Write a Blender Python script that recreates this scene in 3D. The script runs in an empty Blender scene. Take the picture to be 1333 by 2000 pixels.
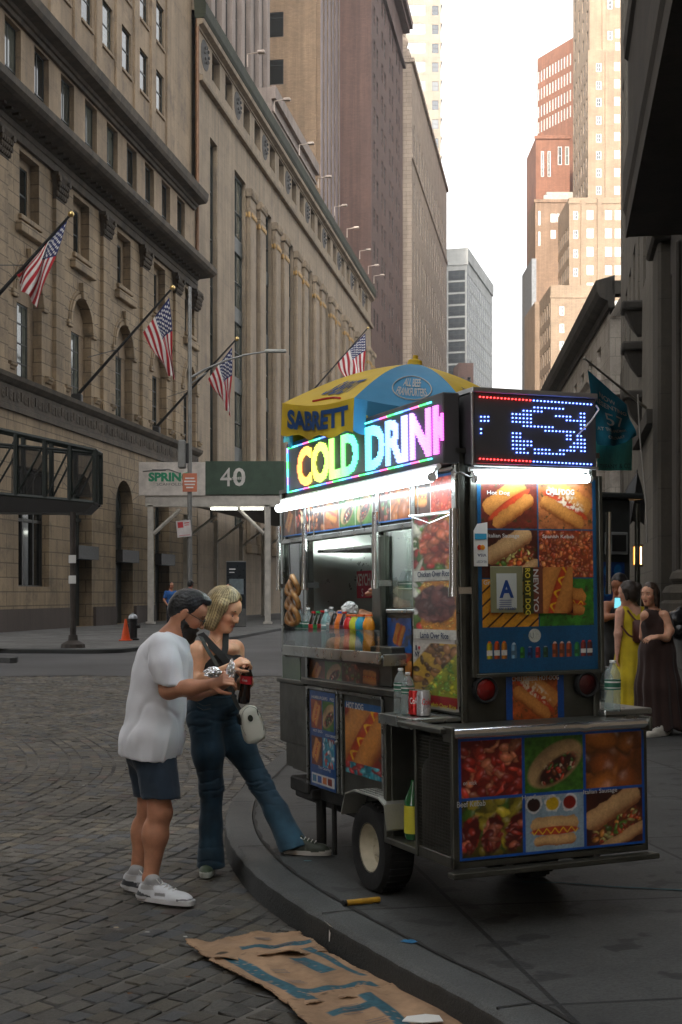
import bpy, math, random
import numpy as np
from mathutils import Vector, Matrix, Euler
import openvdb
random.seed(7); RNG = np.random.RandomState(11)
SC = bpy.context.scene; COL = SC.collection
R = math.radians
# ------------------------------------------------------------------ camera
F, CX, HY, CH = 2550.0, 666.5, 1160.0, 1.6      # focal length in photo pixels, principal column, horizon row, eye height
cd = bpy.data.cameras.new('camera'); cam = bpy.data.objects.new('camera', cd); COL.objects.link(cam)
cam.location = (0, 0, CH); cam.rotation_euler = (R(90), 0, 0)
cd.sensor_width = 36; cd.lens = F/2000*36; cd.shift_y = (HY-1000)/2000; cd.clip_start = .1; cd.clip_end = 3000
SC.camera = cam
# ------------------------------------------------------------------ sky, sun, exposure
SUN_EL, SUN_AZ = 14.0, 196.0      # azimuth clockwise from +Y (the view): the sun stands behind the camera
w = bpy.data.worlds.new('World'); SC.world = w; w.use_nodes = True
nt = w.node_tree; sky = nt.nodes.new('ShaderNodeTexSky'); sky.sky_type = 'NISHITA'; sky.sun_disc = False
sky.sun_elevation = R(SUN_EL); sky.sun_rotation = R(SUN_AZ); sky.air_density = 1.0; sky.dust_density = 4.5; sky.ozone_density = 1.0
bg = nt.nodes['Background']; bg.inputs[1].default_value = .15
hs_ = nt.nodes.new('ShaderNodeHueSaturation'); hs_.inputs['Saturation'].default_value = .06; nt.links.new(sky.outputs[0], hs_.inputs['Color']); nt.links.new(hs_.outputs[0], bg.inputs[0])      # thin high overcast takes the blue out
sl = bpy.data.lights.new('sun', 'SUN'); sl.energy = .8; sl.angle = R(.6); sl.color = (1, .91, .79)
so = bpy.data.objects.new('sun', sl); COL.objects.link(so); so.location = (0, -20, 120)
sd = Vector((math.sin(R(SUN_AZ))*math.cos(R(SUN_EL)), math.cos(R(SUN_AZ))*math.cos(R(SUN_EL)), math.sin(R(SUN_EL))))
so.rotation_euler = sd.to_track_quat('Z', 'Y').to_euler()
SC.view_settings.view_transform = 'Standard'; SC.view_settings.look = 'None'; SC.view_settings.gamma = 1
SC.view_settings.exposure = 2.1
SC.render.engine = 'CYCLES'
SC.cycles.max_bounces = 6; SC.cycles.diffuse_bounces = 3; SC.cycles.glossy_bounces = 3; SC.cycles.transmission_bounces = 5
SC.cycles.transparent_max_bounces = 6; SC.cycles.caustics_reflective = False; SC.cycles.caustics_refractive = False
SC.cycles.sample_clamp_indirect = 4
# ------------------------------------------------------------------ helpers
def W(px, py, Y): return Vector(((px-CX)/F*Y, Y, CH-(py-HY)/F*Y))
def G(px, py, z=0.0):
    Y = F*(CH-z)/(py-HY); return Vector(((px-CX)/F*Y, Y, z))
def tag(o, label=None, cat=None, group=None, kind=None):
    if label: o['label'] = label
    if cat: o['category'] = cat
    if group: o['group'] = group
    if kind: o['kind'] = kind
    return o
def empty(name, loc=(0, 0, 0), rz=0, label=None, cat=None, group=None):
    o = bpy.data.objects.new(name, None); COL.objects.link(o); o.location = loc; o.rotation_euler = (0, 0, rz)
    o.empty_display_size = .1
    return tag(o, label, cat, group)
def kids(o): return [c for c in bpy.data.objects if c.parent == o]
def copy_tree(o, parent=None, loc=None, rz=None):
    c = o.copy(); COL.objects.link(c); c.parent = parent
    if loc is not None: c.location = loc
    if rz is not None: c.rotation_euler = (0, 0, rz)
    for ch in kids(o): copy_tree(ch, c)
    return c
class MB:
    def __init__(s): s.v = []; s.f = []; s.m = []; s.c = None; s.cur = 0
    def add(s, vs, fs, m=None):
        b = len(s.v); s.v += [tuple(p) for p in vs]; s.f += [tuple(i+b for i in f) for f in fs]; s.m += [s.cur if m is None else m]*len(fs); return b
    def box(s, x0, x1, y0, y1, z0, z1, m=None, M=None):
        vs = [Vector((x, y, z)) for z in (z0, z1) for y in (y0, y1) for x in (x0, x1)]
        if M: vs = [M @ p for p in vs]
        s.add(vs, [(0, 2, 3, 1), (4, 5, 7, 6), (0, 1, 5, 4), (2, 6, 7, 3), (0, 4, 6, 2), (1, 3, 7, 5)], m); return s
    def bbox(s, x0, x1, y0, y1, z0, z1, b=.01, m=None):      # bevelled box
        pts = []
        cx, cy, cz = (x0+x1)/2, (y0+y1)/2, (z0+z1)/2; hx, hy, hz = abs(x1-x0)/2, abs(y1-y0)/2, abs(z1-z0)/2
        b = min(b, hx*.45, hy*.45, hz*.45); idx = {}; vs = []; fs = []
        for sx in (-1, 1):
            for sy in (-1, 1):
                for sz in (-1, 1):
                    for ax in range(3):
                        h = [hx-b, hy-b, hz-b]; h[ax] += b
                        idx[(sx, sy, sz, ax)] = len(vs); vs.append((cx+sx*h[0], cy+sy*h[1], cz+sz*h[2]))
        for ax in range(3):
            o = [a for a in range(3) if a != ax]
            for sg in (-1, 1):
                q = []
                for (a, c) in ((-1, -1), (1, -1), (1, 1), (-1, 1)):
                    k = [0, 0, 0]; k[ax] = sg; k[o[0]] = a; k[o[1]] = c; q.append(idx[(k[0], k[1], k[2], ax)])
                fs.append(tuple(q))
            for a in (-1, 1):
                for c in (-1, 1):
                    q = []
                    for (sg, use) in ((-1, o[0]), (1, o[0]), (1, o[1]), (-1, o[1])):
                        k = [0, 0, 0]; k[ax] = sg; k[o[0]] = a; k[o[1]] = c; q.append(idx[(k[0], k[1], k[2], use)])
                    fs.append(tuple(q))
        for sx in (-1, 1):
            for sy in (-1, 1):
                for sz in (-1, 1): fs.append(tuple(idx[(sx, sy, sz, a)] for a in range(3)))
        s.add(vs, fs, m); return s
    def ring(s, rings, m=None, cap0=True, cap1=True, closed=True):
        n = len(rings[0]); vs = [p for r in rings for p in r]; fs = []
        for i in range(len(rings)-1):
            for j in range(n if closed else n-1):
                k = (j+1) % n; fs.append((i*n+j, i*n+k, (i+1)*n+k, (i+1)*n+j))
        if cap0: fs.append(tuple(range(n))[::-1])
        if cap1: fs.append(tuple((len(rings)-1)*n+j for j in range(n)))
        s.add(vs, fs, m); return s
    def tube(s, pts, r, n=10, m=None, caps=True):
        pts = [Vector(p) for p in pts]; rr = r if isinstance(r, (list, tuple)) else [r]*len(pts); rings = []
        up = None
        for i, p in enumerate(pts):
            d = (pts[min(i+1, len(pts)-1)]-pts[max(i-1, 0)])
            if d.length < 1e-9: d = Vector((0, 0, 1))
            d.normalize()
            if up is None: up = Vector((0, 0, 1)) if abs(d.z) < .9 else Vector((0, 1, 0))
            a = up.cross(d); 
            if a.length < 1e-4: a = Vector((1, 0, 0)).cross(d)
            a.normalize(); b = d.cross(a); up = b
            rings.append([p+a*math.cos(t)*rr[i]+b*math.sin(t)*rr[i] for t in [2*math.pi*j/n for j in range(n)]])
        s.ring(rings, m, caps, caps); return s
    def lathe(s, prof, c=(0, 0, 0), n=20, m=None, M=None, caps=True):   # prof: (r, z)
        c = Vector(c); rings = []
        for r, z in prof:
            q = [Vector((r*math.cos(2*math.pi*j/n), r*math.sin(2*math.pi*j/n), z)) for j in range(n)]
            rings.append([(M @ p if M else p)+c for p in q])
        s.ring(rings, m, caps, caps); return s
    def prism(s, poly, h0, h1, axis='z', m=None):         # poly (a,b) extruded along axis
        def P(a, b, h): return {'z': (a, b, h), 'y': (a, h, b), 'x': (h, a, b)}[axis]
        n = len(poly); vs = [P(a, b, h0) for a, b in poly]+[P(a, b, h1) for a, b in poly]
        fs = [tuple(range(n))[::-1], tuple(range(n, 2*n))]+[(j, (j+1) % n, n+(j+1) % n, n+j) for j in range(n)]
        s.add(vs, fs, m); return s
    def sweep(s, prof, p0, p1, m=None):  # prof: list of (out, z): out = -y; extruded along x
        s.ring([[(x, -o, z) for o, z in prof] for x in (p0, p1)], m); return s
    def sphere(s, c, r, n=12, k=8, m=None):
        r = r if isinstance(r, (tuple, list)) else (r, r, r)
        rings = []
        for i in range(1, k):
            t = math.pi*i/k; rings.append([(c[0]+r[0]*math.sin(t)*math.cos(2*math.pi*j/n), c[1]+r[1]*math.sin(t)*math.sin(2*math.pi*j/n), c[2]-r[2]*math.cos(t)) for j in range(n)])
        s.ring(rings, m); return s
    def build(s, name, mats, parent=None, smooth=None, loc=None):
        me = bpy.data.meshes.new(name); me.from_pydata(s.v, [], s.f); mats = mats if isinstance(mats, (list, tuple)) else [mats]
        for x in mats: me.materials.append(x)
        if len(mats) > 1: me.polygons.foreach_set('material_index', s.m)
        fixn(me)
        if s.c is not None:
            at = me.color_attributes.new('Col', 'FLOAT_COLOR', 'POINT'); at.data.foreach_set('color', np.asarray(s.c, dtype=np.float32).ravel())
        if smooth is not None:
            me.polygons.foreach_set('use_smooth', [True]*len(me.polygons))
            if smooth < 179: me.set_sharp_from_angle(angle=R(smooth))
        me.update()
        o = bpy.data.objects.new(name, me); COL.objects.link(o); o.parent = parent
        if loc is not None: o.location = loc
        return o
def fixn(me):
    import bmesh
    if len(me.polygons) > 60000: return
    bm = bmesh.new(); bm.from_mesh(me); bmesh.ops.recalc_face_normals(bm, faces=bm.faces); bm.to_mesh(me); bm.free()
# ------------------------------------------------------------------ materials
def newmat(name):
    m = bpy.data.materials.new(name); m.use_nodes = True; nt = m.node_tree; b = nt.nodes['Principled BSDF']; return m, nt, b
def N(nt, t, **kw):
    n = nt.nodes.new('ShaderNode'+t)
    for k, v in kw.items(): setattr(n, k, v)
    return n
def noise(nt, vec, scale, detail=4, rough=.55):
    n = N(nt, 'TexNoise'); n.inputs['Scale'].default_value = scale; n.inputs['Detail'].default_value = detail; n.inputs['Roughness'].default_value = rough
    if vec is not None: nt.links.new(vec, n.inputs['Vector'])
    return n.outputs['Fac']
def ramp(nt, fac, stops):
    r = N(nt, 'ValToRGB'); e = r.color_ramp.elements
    while len(e) < len(stops): e.new(.5)
    for i, (p, c) in enumerate(stops): e[i].position = p; e[i].color = (c[0], c[1], c[2], 1) if isinstance(c, (tuple, list)) else (c, c, c, 1)
    nt.links.new(fac, r.inputs[0]); return r.outputs[0]
def mix(nt, a, b, fac, mode='MIX'):
    n = N(nt, 'MixRGB', blend_type=mode)
    for i, x in ((0, fac), (1, a), (2, b)):
        if isinstance(x, (float, int)): n.inputs[i].default_value = x if i == 0 else (x, x, x, 1)
        elif isinstance(x, tuple): n.inputs[i].default_value = (x[0], x[1], x[2], 1)
        else: nt.links.new(x, n.inputs[i])
    return n.outputs[0]
def math_(nt, op, a, b=0.0, c=None):
    n = N(nt, 'Math', operation=op)
    for i, x in enumerate((a, b) if c is None else (a, b, c)):
        if isinstance(x, (float, int)): n.inputs[i].default_value = x
        else: nt.links.new(x, n.inputs[i])
    return n.outputs[0]
def mapped(nt, scale=(1, 1, 1), rot=(0, 0, 0), loc=(0, 0, 0), coord='Object'):
    tc = N(nt, 'TexCoord'); mp = N(nt, 'Mapping'); mp.inputs['Scale'].default_value = scale; mp.inputs['Rotation'].default_value = rot; mp.inputs['Location'].default_value = loc
    nt.links.new(tc.outputs[coord], mp.inputs[0]); return mp.outputs[0]
def bump(nt, b, h, strength=.3, dist=.01):
    n = N(nt, 'Bump'); n.inputs['Strength'].default_value = strength; n.inputs['Distance'].default_value = dist
    nt.links.new(h, n.inputs['Height']); nt.links.new(n.outputs[0], b.inputs['Normal'])
def sc3(c, k): return tuple(min(1, x*k) for x in c)
_MC = {}
def mat(name, c, rough=.6, metal=0.0, var=.18, scale=3.0, bmp=0.0, bscale=40.0, rvar=.1, spec=.5, coat=0.0, trans=0.0):
    if name in _MC: return _MC[name]
    m, nt, b = newmat(name); v = mapped(nt)
    n1 = noise(nt, v, scale, 5); col = ramp(nt, n1, [(.3, sc3(c, 1-var)), (.7, sc3(c, 1+var))]); nt.links.new(col, b.inputs['Base Color'])
    n2 = noise(nt, v, scale*4.3, 4); rr = math_(nt, 'MULTIPLY_ADD', n2, rvar*2, rough-rvar); nt.links.new(rr, b.inputs['Roughness'])
    b.inputs['Metallic'].default_value = metal; b.inputs['Specular IOR Level'].default_value = spec; b.inputs['Coat Weight'].default_value = coat
    b.inputs['Transmission Weight'].default_value = trans
    if bmp: bump(nt, b, noise(nt, v, bscale, 4), bmp, .01)
    _MC[name] = m; return m
def emis(name, c, s):
    if name in _MC: return _MC[name]
    m, nt, b = newmat(name); b.inputs['Base Color'].default_value = (*c, 1); b.inputs['Emission Color'].default_value = (*c, 1); b.inputs['Emission Strength'].default_value = s
    _MC[name] = m; return m
def stone(name, c, bw=1.2, bh=.55, mortar=.012, jdark=.55, var=.16, streak=.35, dirt=None, rough=.8, vary=.08, rust=0.0):
    """masonry: blocks in the local x-z plane, drip streaks, soot patches, fine grain"""
    if name in _MC: return _MC[name]
    m, nt, b = newmat(name); tc = N(nt, 'TexCoord'); sp = N(nt, 'SeparateXYZ'); nt.links.new(tc.outputs['Object'], sp.inputs[0])
    ad = math_(nt, 'ADD', sp.outputs[0], sp.outputs[1]); cb = N(nt, 'CombineXYZ'); nt.links.new(ad, cb.inputs[0]); nt.links.new(sp.outputs[2], cb.inputs[1])
    br = N(nt, 'TexBrick'); nt.links.new(cb.outputs[0], br.inputs['Vector']); br.inputs['Scale'].default_value = 1
    br.inputs['Brick Width'].default_value = bw; br.inputs['Row Height'].default_value = bh; br.inputs['Mortar Size'].default_value = mortar; br.inputs['Mortar Smooth'].default_value = .2
    br.inputs['Color1'].default_value = (*sc3(c, 1+vary), 1); br.inputs['Color2'].default_value = (*sc3(c, 1-vary), 1); br.inputs['Mortar'].default_value = (*sc3(c, jdark), 1)
    big = noise(nt, tc.outputs['Object'], .35, 6, .6); c1 = mix(nt, br.outputs[0], ramp(nt, big, [(.25, 1-var*1.6), (.75, 1+var)]), 1.0, 'MULTIPLY')
    st = noise(nt, mapped(nt, (1.6, 1.6, .07)), 1.0, 6, .7); c2 = mix(nt, c1, ramp(nt, st, [(.3, 1-streak), (.6, 1.0)]), 1.0, 'MULTIPLY')
    fine = noise(nt, tc.outputs['Object'], 14, 5, .7); c3 = mix(nt, c2, ramp(nt, fine, [(.2, .82), (.8, 1.12)]), 1.0, 'MULTIPLY')
    if dirt:
        dd = noise(nt, tc.outputs['Object'], .8, 7, .7); c3 = mix(nt, c3, dirt, ramp(nt, dd, [(.5, 0.0), (.72, .7)]))
    nt.links.new(c3, b.inputs['Base Color']); b.inputs['Roughness'].default_value = rough
    h = math_(nt, 'MULTIPLY_ADD', br.outputs['Fac'], -1.0, fine); bump(nt, b, h, .5, .02 if not rust else rust)
    _MC[name] = m; return m
def vcol(name='printed', rough=.35, coat=.0, rvar=.0, emit=0.0, mul=1.0, trans=0.0):
    if name in _MC: return _MC[name]
    m, nt, b = newmat(name); a = N(nt, 'Attribute', attribute_name='Col'); v = mapped(nt)
    n = noise(nt, v, 9, 4); c = mix(nt, a.outputs['Color'], ramp(nt, n, [(.3, .86*mul), (.7, 1.0*mul)]), 1.0, 'MULTIPLY'); c = mix(nt, c, ramp(nt, noise(nt, mapped(nt, (1, 1, .3)), 6, 6, .7), [(.35, .6), (.65, 1.0)]), .6, 'MULTIPLY')
    nt.links.new(c, b.inputs['Base Color']); nt.links.new(math_(nt, 'MULTIPLY_ADD', noise(nt, v, 30, 3), .25, rough-.1), b.inputs['Roughness']); b.inputs['Coat Weight'].default_value = coat
    if emit: nt.links.new(a.outputs['Color'], b.inputs['Emission Color']); b.inputs['Emission Strength'].default_value = emit; b.inputs['Base Color'].default_value = (0, 0, 0, 1)
    _MC[name] = m; return m
STEEL = mat('steel', (.33, .34, .32), .3, .9, .35, 4, .05, 60, .14)
DSTEEL = mat('worn_steel', (.095, .095, .08), .42, .75, .4, 3, .08, 50, .15)
BLACK = mat('black_paint', (.012, .012, .012), .45)
RUBBER = mat('rubber', (.008, .008, .008), .85, bmp=.2)
DIRT = mat('dirty_black', (.02, .019, .017), .8, bmp=.2)
WHITE = mat('white_paint', (.75, .75, .72), .5, var=.08)
CHROME = mat('chrome', (.85, .86, .86), .24, 1.0, .12, 6, 0, 1, .08)
GLASSD = mat('dark_glass', (.03, .038, .04), .12, 0, .5, .6, spec=.8)
PRINT = vcol('printed', .38, .25, mul=.92)
CLOTHV = vcol('dyed_cloth', .85)
# ------------------------------------------------------------------ lettering
_TX = {}
def text_tris(body, bold=0.0):
    k = (body, bold)
    if k in _TX: return _TX[k]
    cu = bpy.data.curves.new('t', 'FONT'); cu.body = body; cu.offset = bold; cu.size = 1; cu.resolution_u = 3
    ob = bpy.data.objects.new('t', cu); COL.objects.link(ob); dg = bpy.context.evaluated_depsgraph_get(); dg.update()
    me = bpy.data.meshes.new_from_object(ob.evaluated_get(dg)); vs = np.array([v.co[:] for v in me.vertices]).reshape(-1, 3); fs = [tuple(p.vertices) for p in me.polygons]
    bpy.data.objects.remove(ob); bpy.data.meshes.remove(me); bpy.data.curves.remove(cu)
    mn = vs.min(0); mx = vs.max(0); vs = (vs-mn)/np.maximum(mx-mn, 1e-6); asp = (mx[0]-mn[0])/max(mx[1]-mn[1], 1e-6)
    _TX[k] = (vs, fs, asp); return _TX[k]
def text(mb, body, o, ux, uy, w=None, h=.1, bold=.0, align='l', m=None, warp=None):
    """flat letters: o corner, ux/uy unit directions, height h, width w"""
    vs, fs, asp = text_tris(body, bold); o = Vector(o); ux = Vector(ux); uy = Vector(uy)
    if w is None: w = h*asp
    if align == 'c': o = o-ux*w/2
    pts = [o+ux*(v[0]*w)+uy*(v[1]*h) for v in vs]
    if warp: pts = [warp(v[0], v[1]) for v in vs]
    mb.add(pts, fs, m); return mb
def poster(name, img, o, ux, uy, w, h, parent, mtl=None, warp=None):
    """a print whose colours are an attribute on a fine grid; img rows top to bottom, linear rgb"""
    H, Wd = img.shape[:2]; o = Vector(o); ux = Vector(ux)*w; uy = Vector(uy)*h
    ii, jj = np.meshgrid(np.arange(H), np.arange(Wd), indexing='ij'); s = jj/(Wd-1); t = 1-ii/(H-1)
    if warp: P = warp(s, t)
    else: P = np.array(o)[None, None]+s[..., None]*np.array(ux)+t[..., None]*np.array(uy)
    img = img*(.80+.4*vnoise(H, Wd, 2.2, H*7+Wd, 2))[..., None] if H > 30 and name not in ('flag_cloth', 'banner_cloth') else img
    mb = MB(); mb.v = [tuple(p) for p in P.reshape(-1, 3)]
    idx = np.arange(H*Wd).reshape(H, Wd); q = np.stack([idx[1:, :-1], idx[1:, 1:], idx[:-1, 1:], idx[:-1, :-1]], -1).reshape(-1, 4); mb.f = [tuple(x) for x in q.tolist()]; mb.m = [0]*len(mb.f)
    c = np.ones((H*Wd, 4), np.float32); c[:, :3] = img.reshape(-1, 3); mb.c = c
    return mb.build(name, mtl or PRINT, parent, smooth=180 if warp else None)
def lin(c): 
    c = np.asarray(c, float)/255.; return np.where(c < .04045, c/12.92, ((c+.055)/1.055)**2.4)
# small value-noise for pictures and cloth
def vnoise(h, w, cell, seed=0, oct=3):
    r = np.random.RandomState(seed); out = np.zeros((h, w)); a = 1.; tot = 0
    for o in range(oct):
        n0, n1 = max(2, int(h/cell)+2), max(2, int(w/cell)+2); g = r.rand(n0+1, n1+1)
        y = np.linspace(0, n0-1, h); x = np.linspace(0, n1-1, w); yi = y.astype(int); xi = x.astype(int); fy = (y-yi)[:, None]; fx = (x-xi)[None]
        fy = fy*fy*(3-2*fy); fx = fx*fx*(3-2*fx)
        v = g[yi][:, xi]*(1-fy)*(1-fx)+g[yi+1][:, xi]*fy*(1-fx)+g[yi][:, xi+1]*(1-fy)*fx+g[yi+1][:, xi+1]*fy*fx
        out += a*v; tot += a; a *= .5; cell = max(1.5, cell/2)
    return out/tot
def n3(P, s, seed=0):
    """smooth pseudo noise at points (..,3), -1..1"""
    r = np.random.RandomState(seed); out = 0
    for k in range(5):
        d = r.randn(3); d /= np.linalg.norm(d); ph = r.rand()*6.28; q = P @ (d*s*(1+.6*k)); e = r.randn(3); e /= np.linalg.norm(e)
        out = out+np.sin(q+ph+1.3*np.sin(P @ (e*s*.7)+k))/(1+.5*k)
    return out/3
# ================================================================== ground
ST = Vector((.162, .987, 0)); NL = Vector((-.987, .162, 0))       # street direction, and the normal pointing to the left facades
def asphalt_mat():
    m, nt, b = newmat('asphalt'); v = mapped(nt)
    a = ramp(nt, noise(nt, v, .25, 6, .65), [(.3, (.055, .056, .058)), (.7, (.12, .12, .122))])
    c = mix(nt, a, ramp(nt, noise(nt, v, 60, 3), [(.3, .7), (.7, 1.25)]), 1.0, 'MULTIPLY'); nt.links.new(c, b.inputs['Base Color'])
    b.inputs['Roughness'].default_value = .62; bump(nt, b, noise(nt, v, 70, 3), .4, .01); return m
def concrete_mat(name, c, jw=1.5, rot=0.0, joint=.012):
    m, nt, b = newmat(name); v = mapped(nt, rot=(0, 0, rot))
    br = N(nt, 'TexBrick'); nt.links.new(v, br.inputs['Vector']); br.offset = 0.0; br.inputs['Scale'].default_value = 1; br.inputs['Brick Width'].default_value = jw; br.inputs['Row Height'].default_value = jw
    br.inputs['Mortar Size'].default_value = joint; br.inputs['Color1'].default_value = (*sc3(c, 1.1), 1); br.inputs['Color2'].default_value = (*sc3(c, .9), 1); br.inputs['Mortar'].default_value = (*sc3(c, .3), 1)
    a = mix(nt, br.outputs[0], ramp(nt, noise(nt, v, .7, 6, .7), [(.3, .45), (.7, 1.35)]), 1.0, 'MULTIPLY')
    a = mix(nt, a, ramp(nt, noise(nt, v, 90, 3), [(.3, .72), (.7, 1.2)]), 1.0, 'MULTIPLY')
    sp = ramp(nt, noise(nt, v, 5.5, 2, .4), [(.62, 0.0), (.66, .75)]); a = mix(nt, a, sc3(c, .35), sp)
    cr = N(nt, 'TexVoronoi', feature='DISTANCE_TO_EDGE'); cr.inputs['Scale'].default_value = .22; wv = mix(nt, v, noise(nt, v, 2.2, 4), .12); nt.links.new(wv, cr.inputs['Vector'])
    a = mix(nt, sc3(c, .25), a, ramp(nt, cr.outputs['Distance'], [(.0008, .35), (.003, 1.0)]))
    nt.links.new(a, b.inputs['Base Color']); b.inputs['Roughness'].default_value = .7
    h = math_(nt, 'MULTIPLY_ADD', br.outputs['Fac'], -2.0, noise(nt, v, 60, 4)); bump(nt, b, h, .35, .01); return m
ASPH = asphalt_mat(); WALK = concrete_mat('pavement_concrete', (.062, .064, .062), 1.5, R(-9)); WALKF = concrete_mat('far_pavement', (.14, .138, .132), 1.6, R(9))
g = MB(); g.box(-700, 700, -60, 900, -1.2, -.035); tag(g.build('ground', ASPH), kind='structure')
# asphalt of the crossing, beyond the setts
r_ = MB(); ex_ = [(-60+i*1.1, 24.45+i*.018+.22*math.sin(i*1.3)+.12*math.sin(i*2.9), .002) for i in range(92)]; r_.add(ex_+[(120, 420, .002), (-60, 420, .002)], [tuple(range(94))]); tag(r_.build('road', ASPH), kind='structure')
# setts laid in arcs: real stones, each its own bevelled block of one paved sheet
def setts():
    C = np.array((-10.6, 11.0)); V = []; Fc = []; Cl = []; rs = np.random.RandomState(3)
    wr, wl = .100, .134; r = 3.0; row = 0
    def kerb_x(y):      # left edge of the pavement on the right
        return np.interp(y, KY, KX)
    while r < 22:
        n = int(2*math.pi*r/wl); off = rs.rand()
        jr = r+.012*math.sin(row*1.7)
        for i in range(n):
            t = 2*math.pi*(i+off)/n; wob = .03*math.sin(t*11+row*.02)
            px, py = C[0]+(jr+wob)*math.cos(t), C[1]+(jr+wob)*math.sin(t)
            if py < 3.9 or py > 25.6 or px < -.29*py-.5: continue
            if px > kerb_x(py)+.03: continue
            if py > 24.7+(px+60)*.017: continue
            tx, ty = -math.sin(t), math.cos(t); rx, ry = math.cos(t), math.sin(t)
            hw = wl/2*(.95+.02*rs.randn())-.003; hr = wr/2*(.93+.02*rs.randn()); rot = rs.randn()*.025; z = rs.randn()*.0012-.001; tl = rs.randn(2)*.0016
            b = len(V); cl = 1+rs.randn()*.17; hue = rs.rand(); low = math.sin(px*1.1+py*.4)*math.sin(py*.7-px*.3)*.006
            for (k, zz) in ((1., -.03), (.975, -.004), (.87, 0.)):
                for (a, c) in ((-1, -1), (1, -1), (1, 1), (-1, 1)):
                    jt, jc = rs.randn()*.0018, rs.randn()*.0018
                    A, B = a*hw*k+jt, c*hr*k+jc; A, B = A-rot*B, B+rot*A
                    V.append((px+tx*A+rx*B, py+ty*A+ry*B, z+zz+(tl[0]*a+tl[1]*c)+low-.004))
            for q in range(2):
                for j in range(4): Fc.append((b+q*4+j, b+q*4+(j+1) % 4, b+q*4+4+(j+1) % 4, b+q*4+4+j))
            Fc.append((b+8, b+9, b+10, b+11))
            base = np.array((.064, .060, .051)) if hue < .6 else (np.array((.078, .068, .05)) if hue < .85 else np.array((.05, .053, .056)))
            if hue > .98: base = np.array((.085, .062, .052))
            # a relaid patch of paler setts beside the man, and setts growing paler with distance
            if -3.0 < px < -1.0 and 7.75 < py < 9.3 and rs.rand() < .93: base = base*1.55
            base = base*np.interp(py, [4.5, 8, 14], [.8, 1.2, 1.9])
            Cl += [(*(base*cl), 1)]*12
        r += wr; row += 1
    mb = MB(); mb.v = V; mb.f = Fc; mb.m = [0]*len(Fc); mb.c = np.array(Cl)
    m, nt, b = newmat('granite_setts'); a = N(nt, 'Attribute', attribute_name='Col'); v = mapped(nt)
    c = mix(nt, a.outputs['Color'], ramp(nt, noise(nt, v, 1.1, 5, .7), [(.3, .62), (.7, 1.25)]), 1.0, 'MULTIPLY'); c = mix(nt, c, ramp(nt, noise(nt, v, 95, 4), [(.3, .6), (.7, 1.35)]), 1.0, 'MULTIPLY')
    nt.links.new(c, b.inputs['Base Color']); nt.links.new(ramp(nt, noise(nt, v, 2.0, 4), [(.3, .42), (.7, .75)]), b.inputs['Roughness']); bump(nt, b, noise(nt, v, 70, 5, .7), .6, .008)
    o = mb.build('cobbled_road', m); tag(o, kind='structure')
    # sand and grit in the joints, its level a little under the stones
    m2, nt, b = newmat('joint_grit'); v = mapped(nt)
    nt.links.new(ramp(nt, noise(nt, v, .9, 5, .7), [(.36, (.02, .019, .018)), (.58, (.15, .14, .125))]), b.inputs['Base Color']); b.inputs['Roughness'].default_value = .9; bump(nt, b, noise(nt, v, 120, 3), .5, .01)
    j = MB(); n = 90; xs = np.linspace(-9, 3, 61); ys = np.linspace(3.6, 25.6, 121)
    for y in ys:
        for x in xs: j.v.append((x, y, -.0105+math.sin(x*1.1+y*.4)*math.sin(y*.7-x*.3)*.006+.0025*math.sin(x*3.1)*math.cos(y*2.3)))
    for a in range(120):
        for c in range(60):
            k = a*61+c; j.f.append((k, k+1, k+62, k+61)); j.m.append(0)
    tag(j.build('joint_sand', m2), kind='structure')
kp = [(1400, 2260), (1180, 2110), (1010, 2000), (900, 1935), (800, 1885), (720, 1840), (640, 1795), (560, 1745), (505, 1705), (470, 1668), (449, 1635), (442, 1600), (447, 1575), (458, 1553), (478, 1530), (505, 1506), (538, 1478), (575, 1452)]
K = [G(x, y, .13) for x, y in kp]
def smooth_poly(P, n=8):
    out = []
    for i in range(len(P)-1):
        p0, p1, p2, p3 = P[max(i-1, 0)], P[i], P[i+1], P[min(i+2, len(P)-1)]
        for k in range(n):
            t = k/n; out.append(.5*((2*p1)+(p2-p0)*t+(2*p0-5*p1+4*p2-p3)*t*t+(3*p1-p0-3*p2+p3)*t**3))
    return out+[P[-1]]
K = smooth_poly(K, 5); K += [K[-1]+ST*d for d in (3, 8, 20, 60, 200, 400)]
KX = [p.x for p in K]; KY = [p.y for p in K]
def kerb(K, name, side=1, wd=.17, z0=-.03, m=None, seg=1.45, joints=True):
    """granite kerb with worn arris; its stones are parted by narrow joints"""
    mb = MB(); inner = []; L = 0; cuts = [0]
    nrm = []
    for i, p in enumerate(K):
        d = K[min(i+1, len(K)-1)]-K[max(i-1, 0)]; d.z = 0; d.normalize(); nrm.append(Vector((d.y, -d.x, 0))*side)
    rings = []
    for i, p in enumerate(K):
        n = nrm[i]; b = .022; wv = .004*math.sin(i*2.3)
        rings.append([Vector((p.x, p.y, z0))-n*.012, Vector((p.x, p.y, p.z-b))-n*.004+n*wv, Vector((p.x, p.y, p.z-.006))+n*(.012+wv), Vector((p.x, p.y, p.z))+n*.03, Vector((p.x, p.y, p.z))+n*wd, Vector((p.x, p.y, z0))+n*wd])
        inner.append(p+n*(wd+.006))
    mb.ring(rings, closed=True)
    return mb, inner
m, nt, b = newmat('kerb_granite'); v = mapped(nt)
c = ramp(nt, noise(nt, v, 1.3, 6, .7), [(.3, (.042, .045, .044)), (.7, (.085, .09, .087))]); c = mix(nt, c, ramp(nt, noise(nt, v, 130, 3), [(.3, .6), (.7, 1.35)]), 1.0, 'MULTIPLY')
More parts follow.
